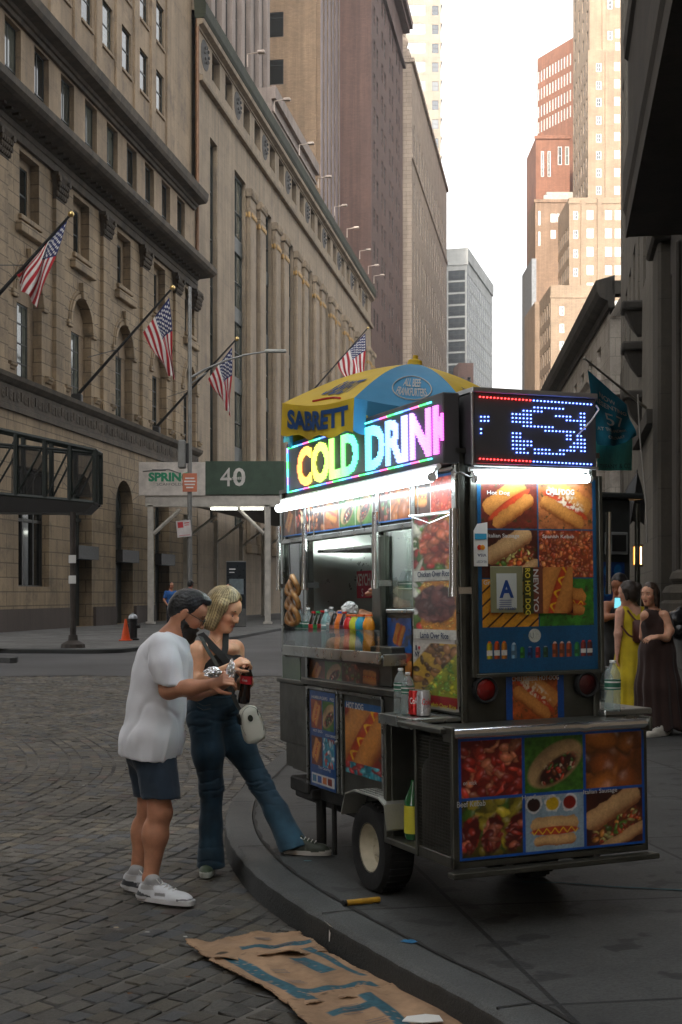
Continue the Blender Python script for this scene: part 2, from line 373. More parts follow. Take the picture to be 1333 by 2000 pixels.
sx = N(nt, 'SeparateXYZ'); nt.links.new(v, sx.inputs[0]); geo = N(nt, 'NewGeometry'); sn = N(nt, 'SeparateXYZ'); nt.links.new(geo.outputs['Normal'], sn.inputs[0])
c = mix(nt, mix(nt, c, .4, 1.0, 'MULTIPLY'), c, ramp(nt, math_(nt, 'MULTIPLY_ADD', noise(nt, v, 7, 4), .03, sx.outputs[2]), [(.105, 0.0), (.128, 1.0)]))      # darker low on the face, with an uneven upper limit
nt.links.new(c, b.inputs['Base Color']); b.inputs['Roughness'].default_value = .6; bump(nt, b, noise(nt, v, 60, 5, .7), .5, .012); KERBM = m
mb, inner = kerb(K, 'kerb'); tag(mb.build('kerb', KERBM, smooth=40), kind='structure')
jm = MB()
for (a, b_) in ((12, None), (31, None), (47, None), (62, None), (75, None)):
    if a < len(K):
        p = K[a]; q = inner[a]; d = (q-p); d.z = 0; d.normalize(); t = Vector((-d.y, d.x, 0))*.006
        jm.add([p-d*.006-t+Vector((0, 0, -.15)), p-d*.006+t+Vector((0, 0, -.15)), p+d*.02+t+Vector((0, 0, .0035)), p+d*.02-t+Vector((0, 0, .0035))], [(0, 1, 2, 3)])
        jm.add([p+d*.02-t+Vector((0, 0, .0035)), p+d*.02+t+Vector((0, 0, .0035)), q+t+Vector((0, 0, .0035)), q-t+Vector((0, 0, .0035))], [(0, 1, 2, 3)])
tag(jm.build('kerb_joints', DIRT), kind='structure')
sw = MB(); n = len(inner)
vs = [Vector((p.x, p.y, .128)) for p in inner]+[Vector((p.x+60, p.y-.0, .128)) for p in inner]
sw.add(vs, [(i, i+1, n+i+1, n+i) for i in range(n-1)]); tag(sw.build('pavement', WALK), kind='structure')
cs = MB()      # gritty seam between kerb and slabs
cs.add([Vector((p.x, p.y, .1325)) for p in inner]+[Vector((p.x+.018+.008*math.sin(i*1.9), p.y+.004, .1325)) for i, p in enumerate(inner)], [(i, i+1, n+i+1, n+i) for i in range(n-1)]); tag(cs.build('pavement_seam', DIRT), kind='structure')
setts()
# the far pavement on the left, with a rounded corner
FK = [G(-90, 1262, .13), G(0, 1266.5, .13), G(97, 1267, .13), G(180, 1267.5, .13), G(235, 1266, .13), G(269, 1263, .13), G(340, 1257, .13), G(400, 1250, .13), G(470, 1240, .13), G(542, 1227, .13)]
FK = smooth_poly(FK, 4); FK += [FK[-1]+ST*d for d in (10, 40, 150, 350)]
mb, inner = kerb(FK, 'k2', side=-1, wd=.2); o = mb.build('far_kerb', KERBM, smooth=40); tag(o, kind='structure')
n = len(inner); s2 = MB(); s2.add([Vector((p.x, p.y, .128)) for p in inner]+[Vector((p.x-60, p.y+1, .128)) for p in inner], [(i, i+1, n+i+1, n+i) for i in range(n-1)]); tag(s2.build('far_pavement', WALKF), kind='structure')
mk = [G(-60, 1283, .13), G(0, 1284, .13), G(20, 1285, .13), G(33, 1284, .13), G(36, 1281, .13), G(20, 1278, .13), G(-60, 1276, .13)]
s3 = MB(); s3.prism([(p.x, p.y) for p in mk], -.03, .125); tag(s3.build('traffic_island', mat('island', (.07, .07, .068), .8)), kind='structure')
# ================================================================== facades
def wall(mb, x0, x1, z0, z1, ops, y=0.0, depth=.3, m=0, mr=None):
    """wall plane at local y with openings (xa, xb, za, zb, arch); reveals run back by depth"""
    mr = m if mr is None else mr
    xs = sorted(set([x0, x1]+[o[0] for o in ops]+[o[1] for o in ops])); zs = sorted(set([z0, z1]+[o[2] for o in ops]+[o[3] for o in ops]))
    xs = [x for x in xs if x0-1e-6 <= x <= x1+1e-6]; zs = [z for z in zs if z0-1e-6 <= z <= z1+1e-6]
    def inop(a, c): return any(o[0] < a < o[1] and o[2] < c < o[3] for o in ops)
    for i in range(len(xs)-1):
        run = None
        for k in range(len(zs)-1):
            a, c = (xs[i]+xs[i+1])/2, (zs[k]+zs[k+1])/2
            if not inop(a, c):
                if run is None: run = zs[k]
            if (inop(a, c) or k == len(zs)-2) and run is not None:
                top = zs[k] if inop(a, c) else zs[k+1]
                mb.add([(xs[i], y, run), (xs[i+1], y, run), (xs[i+1], y, top), (xs[i], y, top)], [(0, 1, 2, 3)], m); run = None
    for o in ops:
        a, b, c, d = o[:4]; ar = o[4] if len(o) > 4 else 0; Y = y+depth
        if not ar:
            mb.add([(a, y, c), (a, Y, c), (a, Y, d), (a, y, d)], [(0, 1, 2, 3)], mr); mb.add([(b, y, c), (b, Y, c), (b, Y, d), (b, y, d)], [(0, 1, 2, 3)], mr)
            mb.add([(a, y, c), (b, y, c), (b, Y, c), (a, Y, c)], [(0, 1, 2, 3)], mr); mb.add([(a, y, d), (b, y, d), (b, Y, d), (a, Y, d)], [(0, 1, 2, 3)], mr)
        else:
            n = 14; r = (b-a)/2; cx = (a+b)/2; sp = d-r; P = [(cx-r*math.cos(math.pi*i/n), sp+r*math.sin(math.pi*i/n)) for i in range(n+1)]
            for i in range(n):
                p, q = P[i], P[i+1]
                mb.add([(p[0], y, p[1]), (q[0], y, q[1]), (q[0], y, d), (p[0], y, d)], [(0, 1, 2, 3)], m)
                mb.add([(p[0], y, p[1]), (q[0], y, q[1]), (q[0], Y, q[1]), (p[0], Y, p[1])], [(0, 1, 2, 3)], mr)
            mb.add([(a, y, c), (a, Y, c), (a, Y, sp), (a, y, sp)], [(0, 1, 2, 3)], mr); mb.add([(b, y, c), (b, Y, c), (b, Y, sp), (b, y, sp)], [(0, 1, 2, 3)], mr)
            mb.add([(a, y, c), (b, y, c), (b, Y, c), (a, Y, c)], [(0, 1, 2, 3)], mr)
def glass_mat(name, dark, light, sc=.5, thr=.5):
    """window glass over whatever hangs behind it: blinds and dark rooms by noise per window"""
    m, nt, b = newmat(name); oi = N(nt, 'ObjectInfo'); v = mapped(nt); sp = N(nt, 'SeparateXYZ'); nt.links.new(v, sp.inputs[0])
    a = mix(nt, dark, light, ramp(nt, oi.outputs['Random'], [(thr-.05, 0.0), (thr+.05, 1.0)]))
    a = mix(nt, a, ramp(nt, noise(nt, v, 1.1, 3), [(.3, .55), (.7, 1.3)]), 1.0, 'MULTIPLY')
    nt.links.new(a, b.inputs['Base Color']); b.inputs['Roughness'].default_value = .08; b.inputs['Specular IOR Level'].default_value = .7
    bump(nt, b, noise(nt, v, .9, 2), .12, .02); return m
GL1 = glass_mat('window_glass', (.012, .014, .013), (.11, .12, .10), thr=.62); GL2 = glass_mat('tower_glass', (.02, .023, .027), (.09, .09, .085), thr=.6)
GLB = glass_mat('bright_glass', (.4, .4, .38), (.7, .7, .66), thr=.3)
FRM = mat('window_frame', (.028, .034, .03), .5); FRMB = mat('bronze_frame', (.03, .028, .025), .4, .3)
def win_mesh(name, w, h, frame=FRM, glass=GL1, fw=.07, bars=((), (.5,)), parent=None, arch=False, dep=.06, sub=True):
    """sash window centred on x, base at z=0; outer face looks to -y. the pane is its sub-part"""
    mb = MB(); 
    mb.box(-w/2, -w/2+fw, 0, dep, 0, h); mb.box(w/2-fw, w/2, 0, dep, 0, h); mb.box(-w/2+fw, w/2-fw, 0, dep, 0, fw); mb.box(-w/2+fw, w/2-fw, 0, dep, h-fw, h)
    for t in bars[0]: mb.box(-w/2+t*w-.025, -w/2+t*w+.025, .01, dep-.01, fw, h-fw)
    for t in bars[1]: mb.box(-w/2+fw, w/2-fw, .005, dep-.005, t*h-.03, t*h+.03)
    if not sub:
        mb.box(-w/2+fw, w/2-fw, dep*.55, dep*.7, fw, h-fw, m=1); return mb.build(name, [frame, glass], parent)
    o = mb.build(name, frame, parent); g = MB(); g.box(-w/2+fw-.01, w/2-fw+.01, dep*.5, dep*.66, fw-.01, h-fw+.01); g.build('pane', glass, o); return o
def put(o, x, y, z, parent):       # copy of a window (or another part) with its sub-parts
    c = o.copy(); COL.objects.link(c); c.parent = parent; c.location = (x, y, z)
    for ch in o.children: d = ch.copy(); COL.objects.link(d); d.parent = c
    return c
def kill(o):
    for ch in list(o.children): bpy.data.objects.remove(ch)
    bpy.data.objects.remove(o)
RZ = math.atan2(ST.y, ST.x)
def left_building(u0, d, label, name='building_mass', cat='building'):
    """frame: x along the street away from the camera, z up, -y towards the street"""
    return empty(name, ST*u0+NL*d, RZ, label, cat)
LIME = stone('limestone', (.37, .272, .165), 1.3, .56, .026, .5, var=.22, dirt=(.07, .058, .045)); LIMEP = stone('plain_limestone', (.38, .28, .18), 2.2, 1.1, .008, .6, dirt=(.11, .085, .065), vary=.04)
CORN = stone('cornice_stone', (.10, .075, .05), 2.9, 3, .01, .5, dirt=(.02, .017, .013), streak=.6); GRAN = stone('base_granite', (.10, .075, .062), 2.2, 1.0, .01, .5, streak=.2)
# ---------------------------------------------------------------- building 1: the bank with arches and two cornices
U1, E1 = 42.0, 75.2
b1 = left_building(U1, 21.0, 'brown limestone bank with arched windows, two heavy cornices and flags', 'bank_building')
L = E1-U1; cx = [50.1-U1+5.87*k for k in range(-1, 5)]; cx = [c for c in cx if -2 < c < L-1]
mb = MB()
arch = [(c-1.28, c+1.28, 10.1, 14.85, 1) for c in cx if c > 1.5]; up = [(c-1.0, c+1.0, 16.7, 19.25) for c in cx if c > 1.2]
doors = [(61.9-U1-1.3, 61.9-U1+1.3, .13, 7.2, 1), (56.0-U1-1.3, 56.0-U1+1.3, .13, 7.0, 1), (68.2-U1-1.3, 68.2-U1+1.3, .13, 7.2, 1), (50.3-U1-1.3, 50.3-U1+1.9, 1.9, 6.7)]
wall(mb, 0, L, 0, 8.75, doors, 0, .95)
wall(mb, 0, L, 10.05, 19.45, arch+up, 0, .75)
mb.box(0, L, .96, 14, 0, 20)          # mass behind
mb.build('wall', LIME, b1)
mb = MB(); mb.sweep([(0, 8.75), (.12, 8.75), (.12, 8.95), (.04, 9.0), (.04, 9.75), (.14, 9.8), (.3, 9.95), (.34, 10.12), (0, 10.14)], 0, L+.15)
for i in range(46):                    # scrollwork of the carved frieze
    x = .4+i*.72; mb.lathe([(.0, -.05), (.2, -.03), (.24, 0), (.16, .03), (.09, .02), (0, .05)], (x, -.05, 9.37), 9, M=Matrix.Rotation(R(90), 3, 'X'))
    mb.box(x+.26, x+.42, -.075, -.03, 9.15+.1*(i % 2), 9.5+.1*(i % 2))
mb.build('belt_course', CORN, b1)
mb = MB(); mb.sweep([(0, 19.45), (.16, 19.45), (.18, 19.75), (.24, 19.78), (.24, 20.0), (.12, 20.02), (.3, 20.06), (.36, 20.12), (1.1, 20.18), (1.25, 20.25), (1.38, 20.4), (1.4, 20.66), (1.3, 20.72), (0, 20.85)], 0, L-.7)
for i in range(48): mb.box(.3+i*.66, .3+i*.66+.2, -.62, -.36, 20.05, 20.17)
mb.build('cornice', CORN, b1)
att = [(48.7-U1+2.93*k-.78, 48.7-U1+2.93*k+.78, 21.0, 24.15) for k in range(-2, 9)]; att = [a for a in att if a[0] > .2 and a[1] < L-.2]
mb = MB(); wall(mb, 0, L, 20.6, 24.6, att, .1, .45); mb.box(0, L, .62, 14, 20, 25); mb.build('attic_wall', LIMEP, b1)
mb = MB(); mb.sweep([(-.15, 24.25), (.05, 24.25), (.1, 24.4), (.2, 24.42), (.25, 24.55), (.7, 24.62), (.8, 24.8), (.85, 25.15), (-.4, 25.3)], 0, L-.5); mb.build('upper_cornice', CORN, b1)
tw = []
for r in range(6): tw += [(57.6-U1+2.83*k-.72, 57.6-U1+2.83*k+.72, 27.9+3.75*r, 30.1+3.75*r) for k in range(-5, 5)]
tw = [a for a in tw if a[0] > .2]
mb = MB(); wall(mb, 0, L, 25.1, 50, tw, .35, .35); mb.box(0, L, .72, 14, 25, 50)
for k in range(-5, 5):                 # shallow piers between the upper windows
    x = 57.6-U1+2.83*k+1.415
    if 0 < x < L: mb.box(x-.38, x+.38, .24, .36, 25.2, 50)
mb.build('upper_wall', LIMEP, b1)
mb = MB()                               # pilasters with carved capitals, arch mouldings, sills
for k in range(0, 6):
    c = 47.2-U1+5.87*k
    if not 0.4 < c < L+.5: continue
    c = min(c, L-.62)
    mb = MB(); mb.bbox(c-.48, c+.48, -.16, .02, 10.5, 18.35, .02); mb.bbox(c-.56, c+.56, -.2, .02, 10.15, 10.5, .03); mb.build('pilaster', LIME, b1)
for k in range(0, 6):
    c = min(47.2-U1+5.87*k, L-.62)
    if c < .4: continue
    mb = MB(); rs = random.Random(k)
    mb.ring([[(c-w, -.03-q, z), (c+w, -.03-q, z), (c+w, .0, z), (c-w, .0, z)] for w, q, z in ((.5, .14, 18.35), (.47, .14, 18.45), (.5, .18, 18.9), (.66, .3, 19.3), (.7, .32, 19.32), (.7, .32, 19.44))])
    for r in range(3):                   # acanthus leaves and volutes
        for j in range(6): x = c-.48+j*.19+(r % 2)*.07; mb.sphere((x, -.2-.05*r, 18.55+r*.22), (.1, .09, .15), 7, 5)
    for sx in (-1, 1): mb.lathe([(0, -.1), (.13, -.08), (.15, 0), (.13, .08), (0, .1)], (c+sx*.56, -.32, 19.17), 10, M=Matrix.Rotation(R(90), 3, 'X'))
    mb.build('capital', CORN, b1, smooth=50)
mb = MB()
for c in [c for c in cx if c > 1.2]:
    n = 18; mb = MB()
    for (r0, r1, y) in ((1.28, 1.45, -.09), (1.52, 1.6, -.05)):
        P = [(math.cos(math.pi*i/n), math.sin(math.pi*i/n)) for i in range(n+1)]
        mb.ring([[(c-r0*a, 0, 13.57+r0*s), (c-r0*a, y, 13.57+r0*s), (c-r1*a, y, 13.57+r1*s), (c-r1*a, 0, 13.57+r1*s)] for a, s in P])
    for sx in (-1, 1): mb.bbox(c+sx*1.28-(.0 if sx > 0 else .5), c+sx*1.28+(.5 if sx > 0 else 0.0), -.12, .3, 13.3, 13.6, .03)
    MB().bbox(c-1.35, c+1.35, -.25, .1, 15.95, 16.35, .03).build('ledge', LIME, b1); MB().bbox(c-1.1, c+1.1, -.14, .2, 16.5, 16.7, .02).build('sill', LIME, b1)
    mb.prism([(c-.22, 14.8), (c+.22, 14.8), (c+.3, 15.5), (c-.3, 15.5)], -.2, .05, 'y')
    mb.build('arch_moulding', LIME, b1, smooth=35)
    for sx in (-1, 1): MB().sweep([(0, 10.4), (.1, 10.42), (.12, 10.5), (.18, 10.55), (.2, 10.65), (0, 10.7)], c+sx*1.9-.3, c+sx*1.9+.3).build('corbel', LIME, b1)
VJ = MB()                                # fanned voussoir joints cut round the arches
for c in [c for c in cx if c > 1.2]:
    for i in range(13):
        t = math.pi*i/12; a, s = math.cos(t), math.sin(t); r1 = 2.25 if i % 2 else 2.0
        p0 = Vector((c-1.62*a, -.004, 13.57+1.62*s)); p1 = Vector((c-r1*a, -.004, 13.57+r1*s)); t2 = Vector((s, 0, a))*.018
        VJ.add([p0-t2, p0+t2, p1+t2, p1-t2], [(0, 1, 2, 3)])
for dd in doors[:3]:
    c = (dd[0]+dd[1])/2; sp = dd[3]-1.3
    for i in range(11):
        t = math.pi*i/10; a, s = math.cos(t), math.sin(t); r1 = 2.3 if i % 2 else 2.7
        p0 = Vector((c-1.34*a, -.004, sp+1.34*s)); p1 = Vector((c-r1*a, -.004, sp+r1*s)); t2 = Vector((s, 0, a))*.02
        VJ.add([p0-t2, p0+t2, p1+t2, p1-t2], [(0, 1, 2, 3)])
VJ.build('voussoir_joints', mat('dark_joint', (.1, .08, .06), .9), b1)  # joints are strips of one even dark stone colour
wa = win_mesh('window', 1.5, 3.2, bars=((.33, .67), (.25, .5, .75))); wu = win_mesh('window', 1.3, 2.2, bars=((.5,), (.5,))); wt = win_mesh('window', 1.5, 3.15, bars=((.5,), (.45,))); wz = win_mesh('window', 1.4, 2.2, bars=((), (.52,)))
for a in arch: put(wa, (a[0]+a[1])/2, .42, 10.15, b1)
mb = MB()
for a in arch:                            # solid tympanum and jamb infill round the narrower sash
    mb = MB(); c = (a[0]+a[1])/2; mb.box(c-1.28, c-.75, .4, .74, 10.1, 13.4); mb.box(c+.75, c+1.28, .4, .74, 10.1, 13.4); mb.box(c-1.28, c+1.28, .37, .74, 13.36, 14.9); mb.build('window_surround', LIMEP, b1)
for a in up: mb = MB(); c = (a[0]+a[1])/2; mb.box(c-1.0, c-.65, .38, .74, 16.7, 19.3); mb.box(c+.65, c+1.0, .38, .74, 16.7, 19.3); mb.box(c-1.0, c+1.0, .38, .74, 18.9, 19.3); mb.build('window_surround', LIMEP, b1)
for a in up: put(wu, (a[0]+a[1])/2, .42, 16.72, b1)
for a in att: put(wt, (a[0]+a[1])/2, .32, 21.0, b1)
for a in tw: put(wz, (a[0]+a[1])/2, .46, a[2], b1)
for o in (wa, wu, wt, wz): kill(o)
mb = MB()
s0_ = MB().bbox(-.8, .8, .26, .45, -.16, 0, .02).build('sill', LIMEP, b1)
for a in tw: put(s0_, (a[0]+a[1])/2, 0, a[2], b1)
kill(s0_)
# street doors: dark leaves, hood boxes and transoms
for i, dd in enumerate(doors[:3]):
    c = (dd[0]+dd[1])/2; mb = MB(); mb.box(c-1.28, c+1.28, .6, .94, .13, 7.2)
    for x in (-.9, 0, .9): mb.box(c+x-.05, c+x+.05, .54, .6, 3.6, 6.6)
    mb.box(c-1.28, c+1.28, .5, .6, 4.9, 5.05); d_ = mb.build('door', FRM, b1)
    mb = MB(); mb.box(c-.55, c+.55, .54, .59, .2, 3.0); mb.build('door_leaf', BLACK, d_)
    mb = MB(); mb.box(c-1.27, c+1.27, -.35, .78, 3.15, 3.75); mb.build('door_hood', BLACK, b1)
c = 50.6-U1; mb = MB(); mb.box(c-1.6, c+1.6, .4, .5, 1.9, 6.7); mb.build('shop_window', GL1, b1)
mb = MB()
for x in (-1.56, -.5, .6, 1.5): mb.box(c+x-.06, c+x+.06, .3, .4, 1.0, 6.7)
for z in (1.9, 4.6, 6.6): mb.box(c-1.58, c+1.58, .31, .39, z-.06, z+.06)
mb.box(c-1.6, c+1.6, .3, .79, .9, 1.9); mb.build('shop_window_frame', FRMB, b1)
for xa, xb in ((0, 61.9-U1-7.3), (57.5-U1, 60.4-U1), (63.4-U1, 66.7-U1), (69.7-U1, L)): MB().box(xa, xb, -.14, .0, .1, 1.0).build('plinth', GRAN, b1)
mb = MB(); mb.tube([(L+.02, .0, 22), (L+.02, .0, 45)], .12); mb.build('drainpipe', mat('copper_pipe', (.17, .085, .04), .5, .3, bmp=.3, bscale=12), b1)
# ---------------------------------------------------------------- building 2: the long classical front with tall windows
U2, E2 = 75.3, 149.3; L = E2-U2
GRY = stone('grey_limestone', (.345, .265, .18), 1.9, .8, .008, .7, dirt=(.14, .11, .088), vary=.04, streak=.4)
MOSS = stone('mossy_coping', (.035, .04, .018), 3, .4, .02, .6, streak=.5, dirt=(.015, .014, .009))
b2 = left_building(U2, 21.0, 'long grey limestone front with tall windows, round medallions and a mossy cornice', 'classical_building')
tall = [(78.1-U2, 79.9-U2, 6, 29.8)]+[(84.35+8.27*k-U2, 87.45+8.27*k-U2, 6, 29.8) for k in range(8)]; tall = [a for a in tall if a[1] < L]
fr = []
for k in range(9):
    m0 = 76.9+8.27*k-U2
    for q in (1.7, 5.0): fr.append((m0+q, m0+q+1.9, 33.5, 35.2))
fr = [a for a in fr if a[1] < L]
mb = MB(); wall(mb, 0, L, 0, 35.9, tall+fr, 0, .6); mb.box(0, L, .87, 9, 0, 37.5)
mb.box(0, L-.0, .2, 9, 36.4, 37.2); mb.build('wall', GRY, b2)
mb = MB(); mb.sweep([(0, 32.2), (.3, 32.2), (.34, 32.35), (.34, 32.5), (.1, 32.6), (0, 32.6)], -.0, L)
mb.sweep([(0, 35.3), (.08, 35.3), (.1, 35.4), (.4, 35.5), (.45, 35.75), (0, 35.85)], -.2, L+.3); mb.build('cornice', GRY, b2)
mb = MB(); mb.sweep([(-.1, 35.8), (.46, 35.8), (.55, 36.0), (.58, 36.7), (.45, 36.85), (-.2, 37.3)], -.25, L+.35); mb.build('coping', MOSS, b2)
for k in range(9):
    c = 76.9+8.27*k-U2
    if c > L: break
    mb = MB(); mb.lathe([(0, -.16), (.25, -.2), (.3, -.12), (.62, -.12), (.66, -.22), (.85, -.22), (.9, -.1), (.9, .02)], (c, .0, 34.3), 26, M=Matrix.Rotation(R(90), 3, 'X') @ Matrix.Scale(-1, 3, Vector((0, 0, 1))) if False else Matrix.Rotation(R(90), 3, 'X') )
    for j in range(8):
        t = j*math.pi/4; mb.sphere((c+.45*math.cos(t), -.15, 34.3+.45*math.sin(t)), (.11, .07, .11), 7, 5)
    mb.build('medallion', mat('medallion_stone', (.085, .08, .075), .8, bmp=.3, bscale=15), b2, smooth=40)
GOLD = mat('gilded_metal', (.32, .19, .06), .45, .5, .4, 8)
for k in range(8):
    c = 90.0+8.27*k-U2
    if c > L: break
    for sx in (-1.55, 1.55):
        mb = MB(); mb.bbox(c+sx-.85, c+sx+.85, -.35, .0, 5, 28.2, .06); mb.bbox(c+sx-.87, c+sx+.87, -.42, 0, 4.4, 5.0, .05); mb.build('pier', GRY, b2)
    for sx in (-1.55, 1.55):
        mb = MB()
        mb.bbox(c+sx-.95, c+sx+.95, -.45, 0, 28.9, 29.5, .05); mb.bbox(c+sx-.82, c+sx+.82, -.33, 0, 28.2, 28.9, .04)
        for q in range(5): mb.box(c+sx-.95+q*.42, c+sx-.95+q*.42+.2, -.5, -.44, 29.05, 29.4)
        cp = mb.build('capital', GRY, b2); mb = MB()
        for q in range(4): mb.sphere((c+sx-.6+q*.4, -.38, 27.7), (.16, .07, .22), 8, 5)
        mb.sphere((c+sx-.87, -.2, 27.7), (.06, .13, .25), 8, 5); mb.sphere((c+sx-.9, -.0, 27.7), (.05, .1, .2), 8, 5)
        mb.build('rosettes', GOLD, cp)
wt = win_mesh('window', 3.05, 23.7, fw=.13, bars=((.5,), tuple(i/10 for i in range(1, 10))), dep=.16, frame=FRM, glass=GL1); wn = win_mesh('window', 1.75, 23.7, fw=.1, bars=((), tuple(i/8 for i in range(1, 8))), dep=.14)
ws = win_mesh('window', 1.85, 1.65, bars=((.5,), ()))
put(wn, tall[0][0]+.9, .3, 6.05, b2)
for a in tall[1:]: put(wt, (a[0]+a[1])/2, .25, 6.05, b2)
for a in fr: put(ws, (a[0]+a[1])/2, .4, 33.52, b2)
for o in (wt, wn, ws): kill(o)
s0_ = MB().box(-1.45, 1.45, .2, .3, 0, 1.0).build('spandrel', FRM, b2)
for a in tall[1:]:
    for z in (10.5, 15.2, 19.9, 24.6): put(s0_, (a[0]+a[1])/2, 0, z, b2)
kill(s0_)
# floodlights along the coping
fl0 = empty('floodlight', (0, 0, 0)); mb = MB(); mb.tube([(0, 0, -.6), (0, 0, .25), (.0, -.75, .32)], .05); mb.bbox(-.2, .2, -1.2, -.7, .24, .42, .05); mb.build('lamp_housing', mat('floodlight_paint', (.45, .36, .3), .5), fl0)
for i, u in enumerate((85.5, 94, 103.5, 112, 120.5, 128, 136.5, 143, 147.5)):
    o = copy_tree(fl0, None); p = ST*u+NL*20.4; o.location = (p.x, p.y, 37.6); o.rotation_euler = (0, 0, RZ); 
    tag(o, 'small pale floodlight, %s along the mossy cornice of the grey limestone front' % ('nearest', 'second', 'third', 'fourth', 'fifth', 'sixth', 'seventh', 'eighth', 'farthest')[i], 'floodlight', 'floodlights on the mossy cornice')
for c in kids(fl0): bpy.data.objects.remove(c)
bpy.data.objects.remove(fl0)
# ---------------------------------------------------------------- towers on the left
def tower(name, label, origin, rz, w, dep, h, facs, mtl, trims=None, top=None, cat='building'):
    """box tower; facs: list of faces (0 front -y, 1 right end +x, 3 left end -x) each with a window grid"""
    o = empty(name, origin, rz, label, cat); mb = MB()
    done = set()
    for fdef in facs:
        sub = MB(); W_ = w if fdef['face'] == 0 else dep; ops = []
        for g_ in facs:
            if g_['face'] != fdef['face']: continue
            for c in g_['cols']:
                for z in g_['rows']: ops.append((c-g_['w']/2, c+g_['w']/2, z, z+g_['h']))
        if fdef['face'] not in done: wall(sub, 0, W_, 0, h, ops, 0, fdef.get('rec', .16))
        done.add(fdef['face'])
        for p in fdef.get('piers', ()): sub.box(p-fdef['pw']/2, p+fdef['pw']/2, -fdef['pd'], .0, fdef.get('pz0', 0), fdef.get('pz1', h-.01))
        for z, q, t in fdef.get('bands', ()): sub.box(-q if fdef['face'] == 0 else 0, W_+(q if fdef['face'] == 0 else q), -q, .0, z, z+t)
        ry = [fdef.get('rec', .16)]
        def T(p):
            x, y, z = p
            if fdef['face'] == 0: return (x, y, z)
            if fdef['face'] == 1: return (w-y, x, z)
            return (y, dep-x, z)
        mb.add([T(p) for p in sub.v], sub.f)
        pr = win_mesh('window', fdef['w'], fdef['h'], frame=fdef.get('frame', FRMB), glass=fdef.get('glass', GL2), fw=fdef.get('fw', .08), bars=fdef.get('bars', ((), (.5,))), sub=False)
        k = 0; rest = MB()
        cells = [(c, z) for z in fdef['rows'] for c in fdef['cols']]
        for (c, z) in cells:
            p = T((c, ry[0]-.08, z+.0)); a = {0: 0, 1: math.pi/2, 3: -math.pi/2}[fdef['face']]
            q = pr.copy(); COL.objects.link(q); q.parent = o; q.location = p; q.rotation_euler = (0, 0, a); k += 1
        kill(pr)
    r = .22; mb.box(r, w-r, r, dep, 0, h-.02); mb.add([(0, 0, h), (w, 0, h), (w, dep, h), (0, dep, h)], [(0, 1, 2, 3)]); mb.add([(0, dep, 0), (w, dep, 0), (w, dep, h), (0, dep, h)], [(0, 1, 2, 3)])
    used = [f['face'] for f in facs]
    if 1 not in used: mb.add([(w, 0, 0), (w, dep, 0), (w, dep, h), (w, 0, h)], [(0, 1, 2, 3)])
    if 3 not in used: mb.add([(0, 0, 0), (0, dep, 0), (0, dep, h), (0, 0, h)], [(0, 1, 2, 3)])
    if 0 not in used: mb.add([(0, 0, 0), (w, 0, 0), (w, 0, h), (0, 0, h)], [(0, 1, 2, 3)])
    mb.build('wall', mtl, o)
    if top: tb = MB(); top(tb, w, dep, h); tb.build('roof_cornice', trims or mtl, o)
    return o
def rng(a, b, s): return list(np.arange(a, b, s))
PINK = stone('pinkish_stone', (.30, .24, .205), 1.0, 3.6, .01, .8, vary=.03); ORB = stone('orange_brick', (.28, .185, .11), .4, .12, .012, .75, vary=.12, streak=.3); DKB = stone('dark_brick', (.135, .075, .058), .4, .12, .012, .7, vary=.12, streak=.4); QUO = stone('pale_rusticated_stone', (.40, .31, .235), 1.6, .62, .035, .45)
# T1: pinkish piers rising above the classical front, set back
o = ST*87+NL*25.5; tower('stone_tower', 'tall pinkish stone tower with narrow window strips above the mossy cornice', o, RZ, 27, 18, 115,
    [dict(face=0, cols=rng(2.2, 26, 3.15), rows=[], w=1.5, h=3, piers=rng(.6, 27, 3.15), pw=1.1, pd=.5)], PINK)
t1 = bpy.data.objects['stone_tower']; st_ = win_mesh('window', 1.7, 34, frame=FRMB, glass=GL2, bars=((), tuple(i/12 for i in range(1, 12))), fw=.1, sub=True)
for c in rng(2.2, 26, 3.15): put(st_, c, -.12, 36.5, t1); put(st_, c, -.12, 71, t1)
kill(st_)
o = ST*108+NL*23.6; tower('setback_wing', 'low pinkish setback wing with plain cornice in front of the orange brick tower', o, RZ, 20, 10, 44.5,
    [dict(face=0, cols=rng(1.6, 19, 2.7), rows=[39.6], w=1.3, h=2.2, bands=[(43.4, .35, 1.05), (42.4, .15, .25), (38.6, .12, .3)])], PINK)
# T2: orange brick end wall with big black windows; its street side is banded by piers
o = ST*137+NL*25.2
tower('brick_tower', 'orange brick tower with large black windows and close stone piers along the street', o, RZ, 30, 22, 125,
    [dict(face=0, cols=[], rows=[], w=1.3, h=3, piers=rng(.9, 29.6, 2.4), pw=1.15, pd=.45), dict(face=3, cols=[17.4], rows=rng(40.9, 110, 5.1), w=2.15, h=2.7, frame=BLACK, glass=GL1, bars=((), (.78,)), fw=.1, piers=[], )], ORB)
t2 = bpy.data.objects['brick_tower']; st_ = win_mesh('window', 1.35, 36, frame=FRMB, glass=GL2, bars=((), tuple(i/10 for i in range(1, 10))), fw=.1)
for c in rng(2.1, 29, 2.4): put(st_, c, -.1, 34, t2); put(st_, c, -.1, 71, t2)
kill(st_)
for p in rng(.9, 29.6, 2.4): MB().box(p-.62, p+.62, -.52, -.44, 30, 124.9).build('stone_pier', stone('mauve_stone', (.27, .22, .215), 1.0, 4, .01, .8, vary=.03), t2)
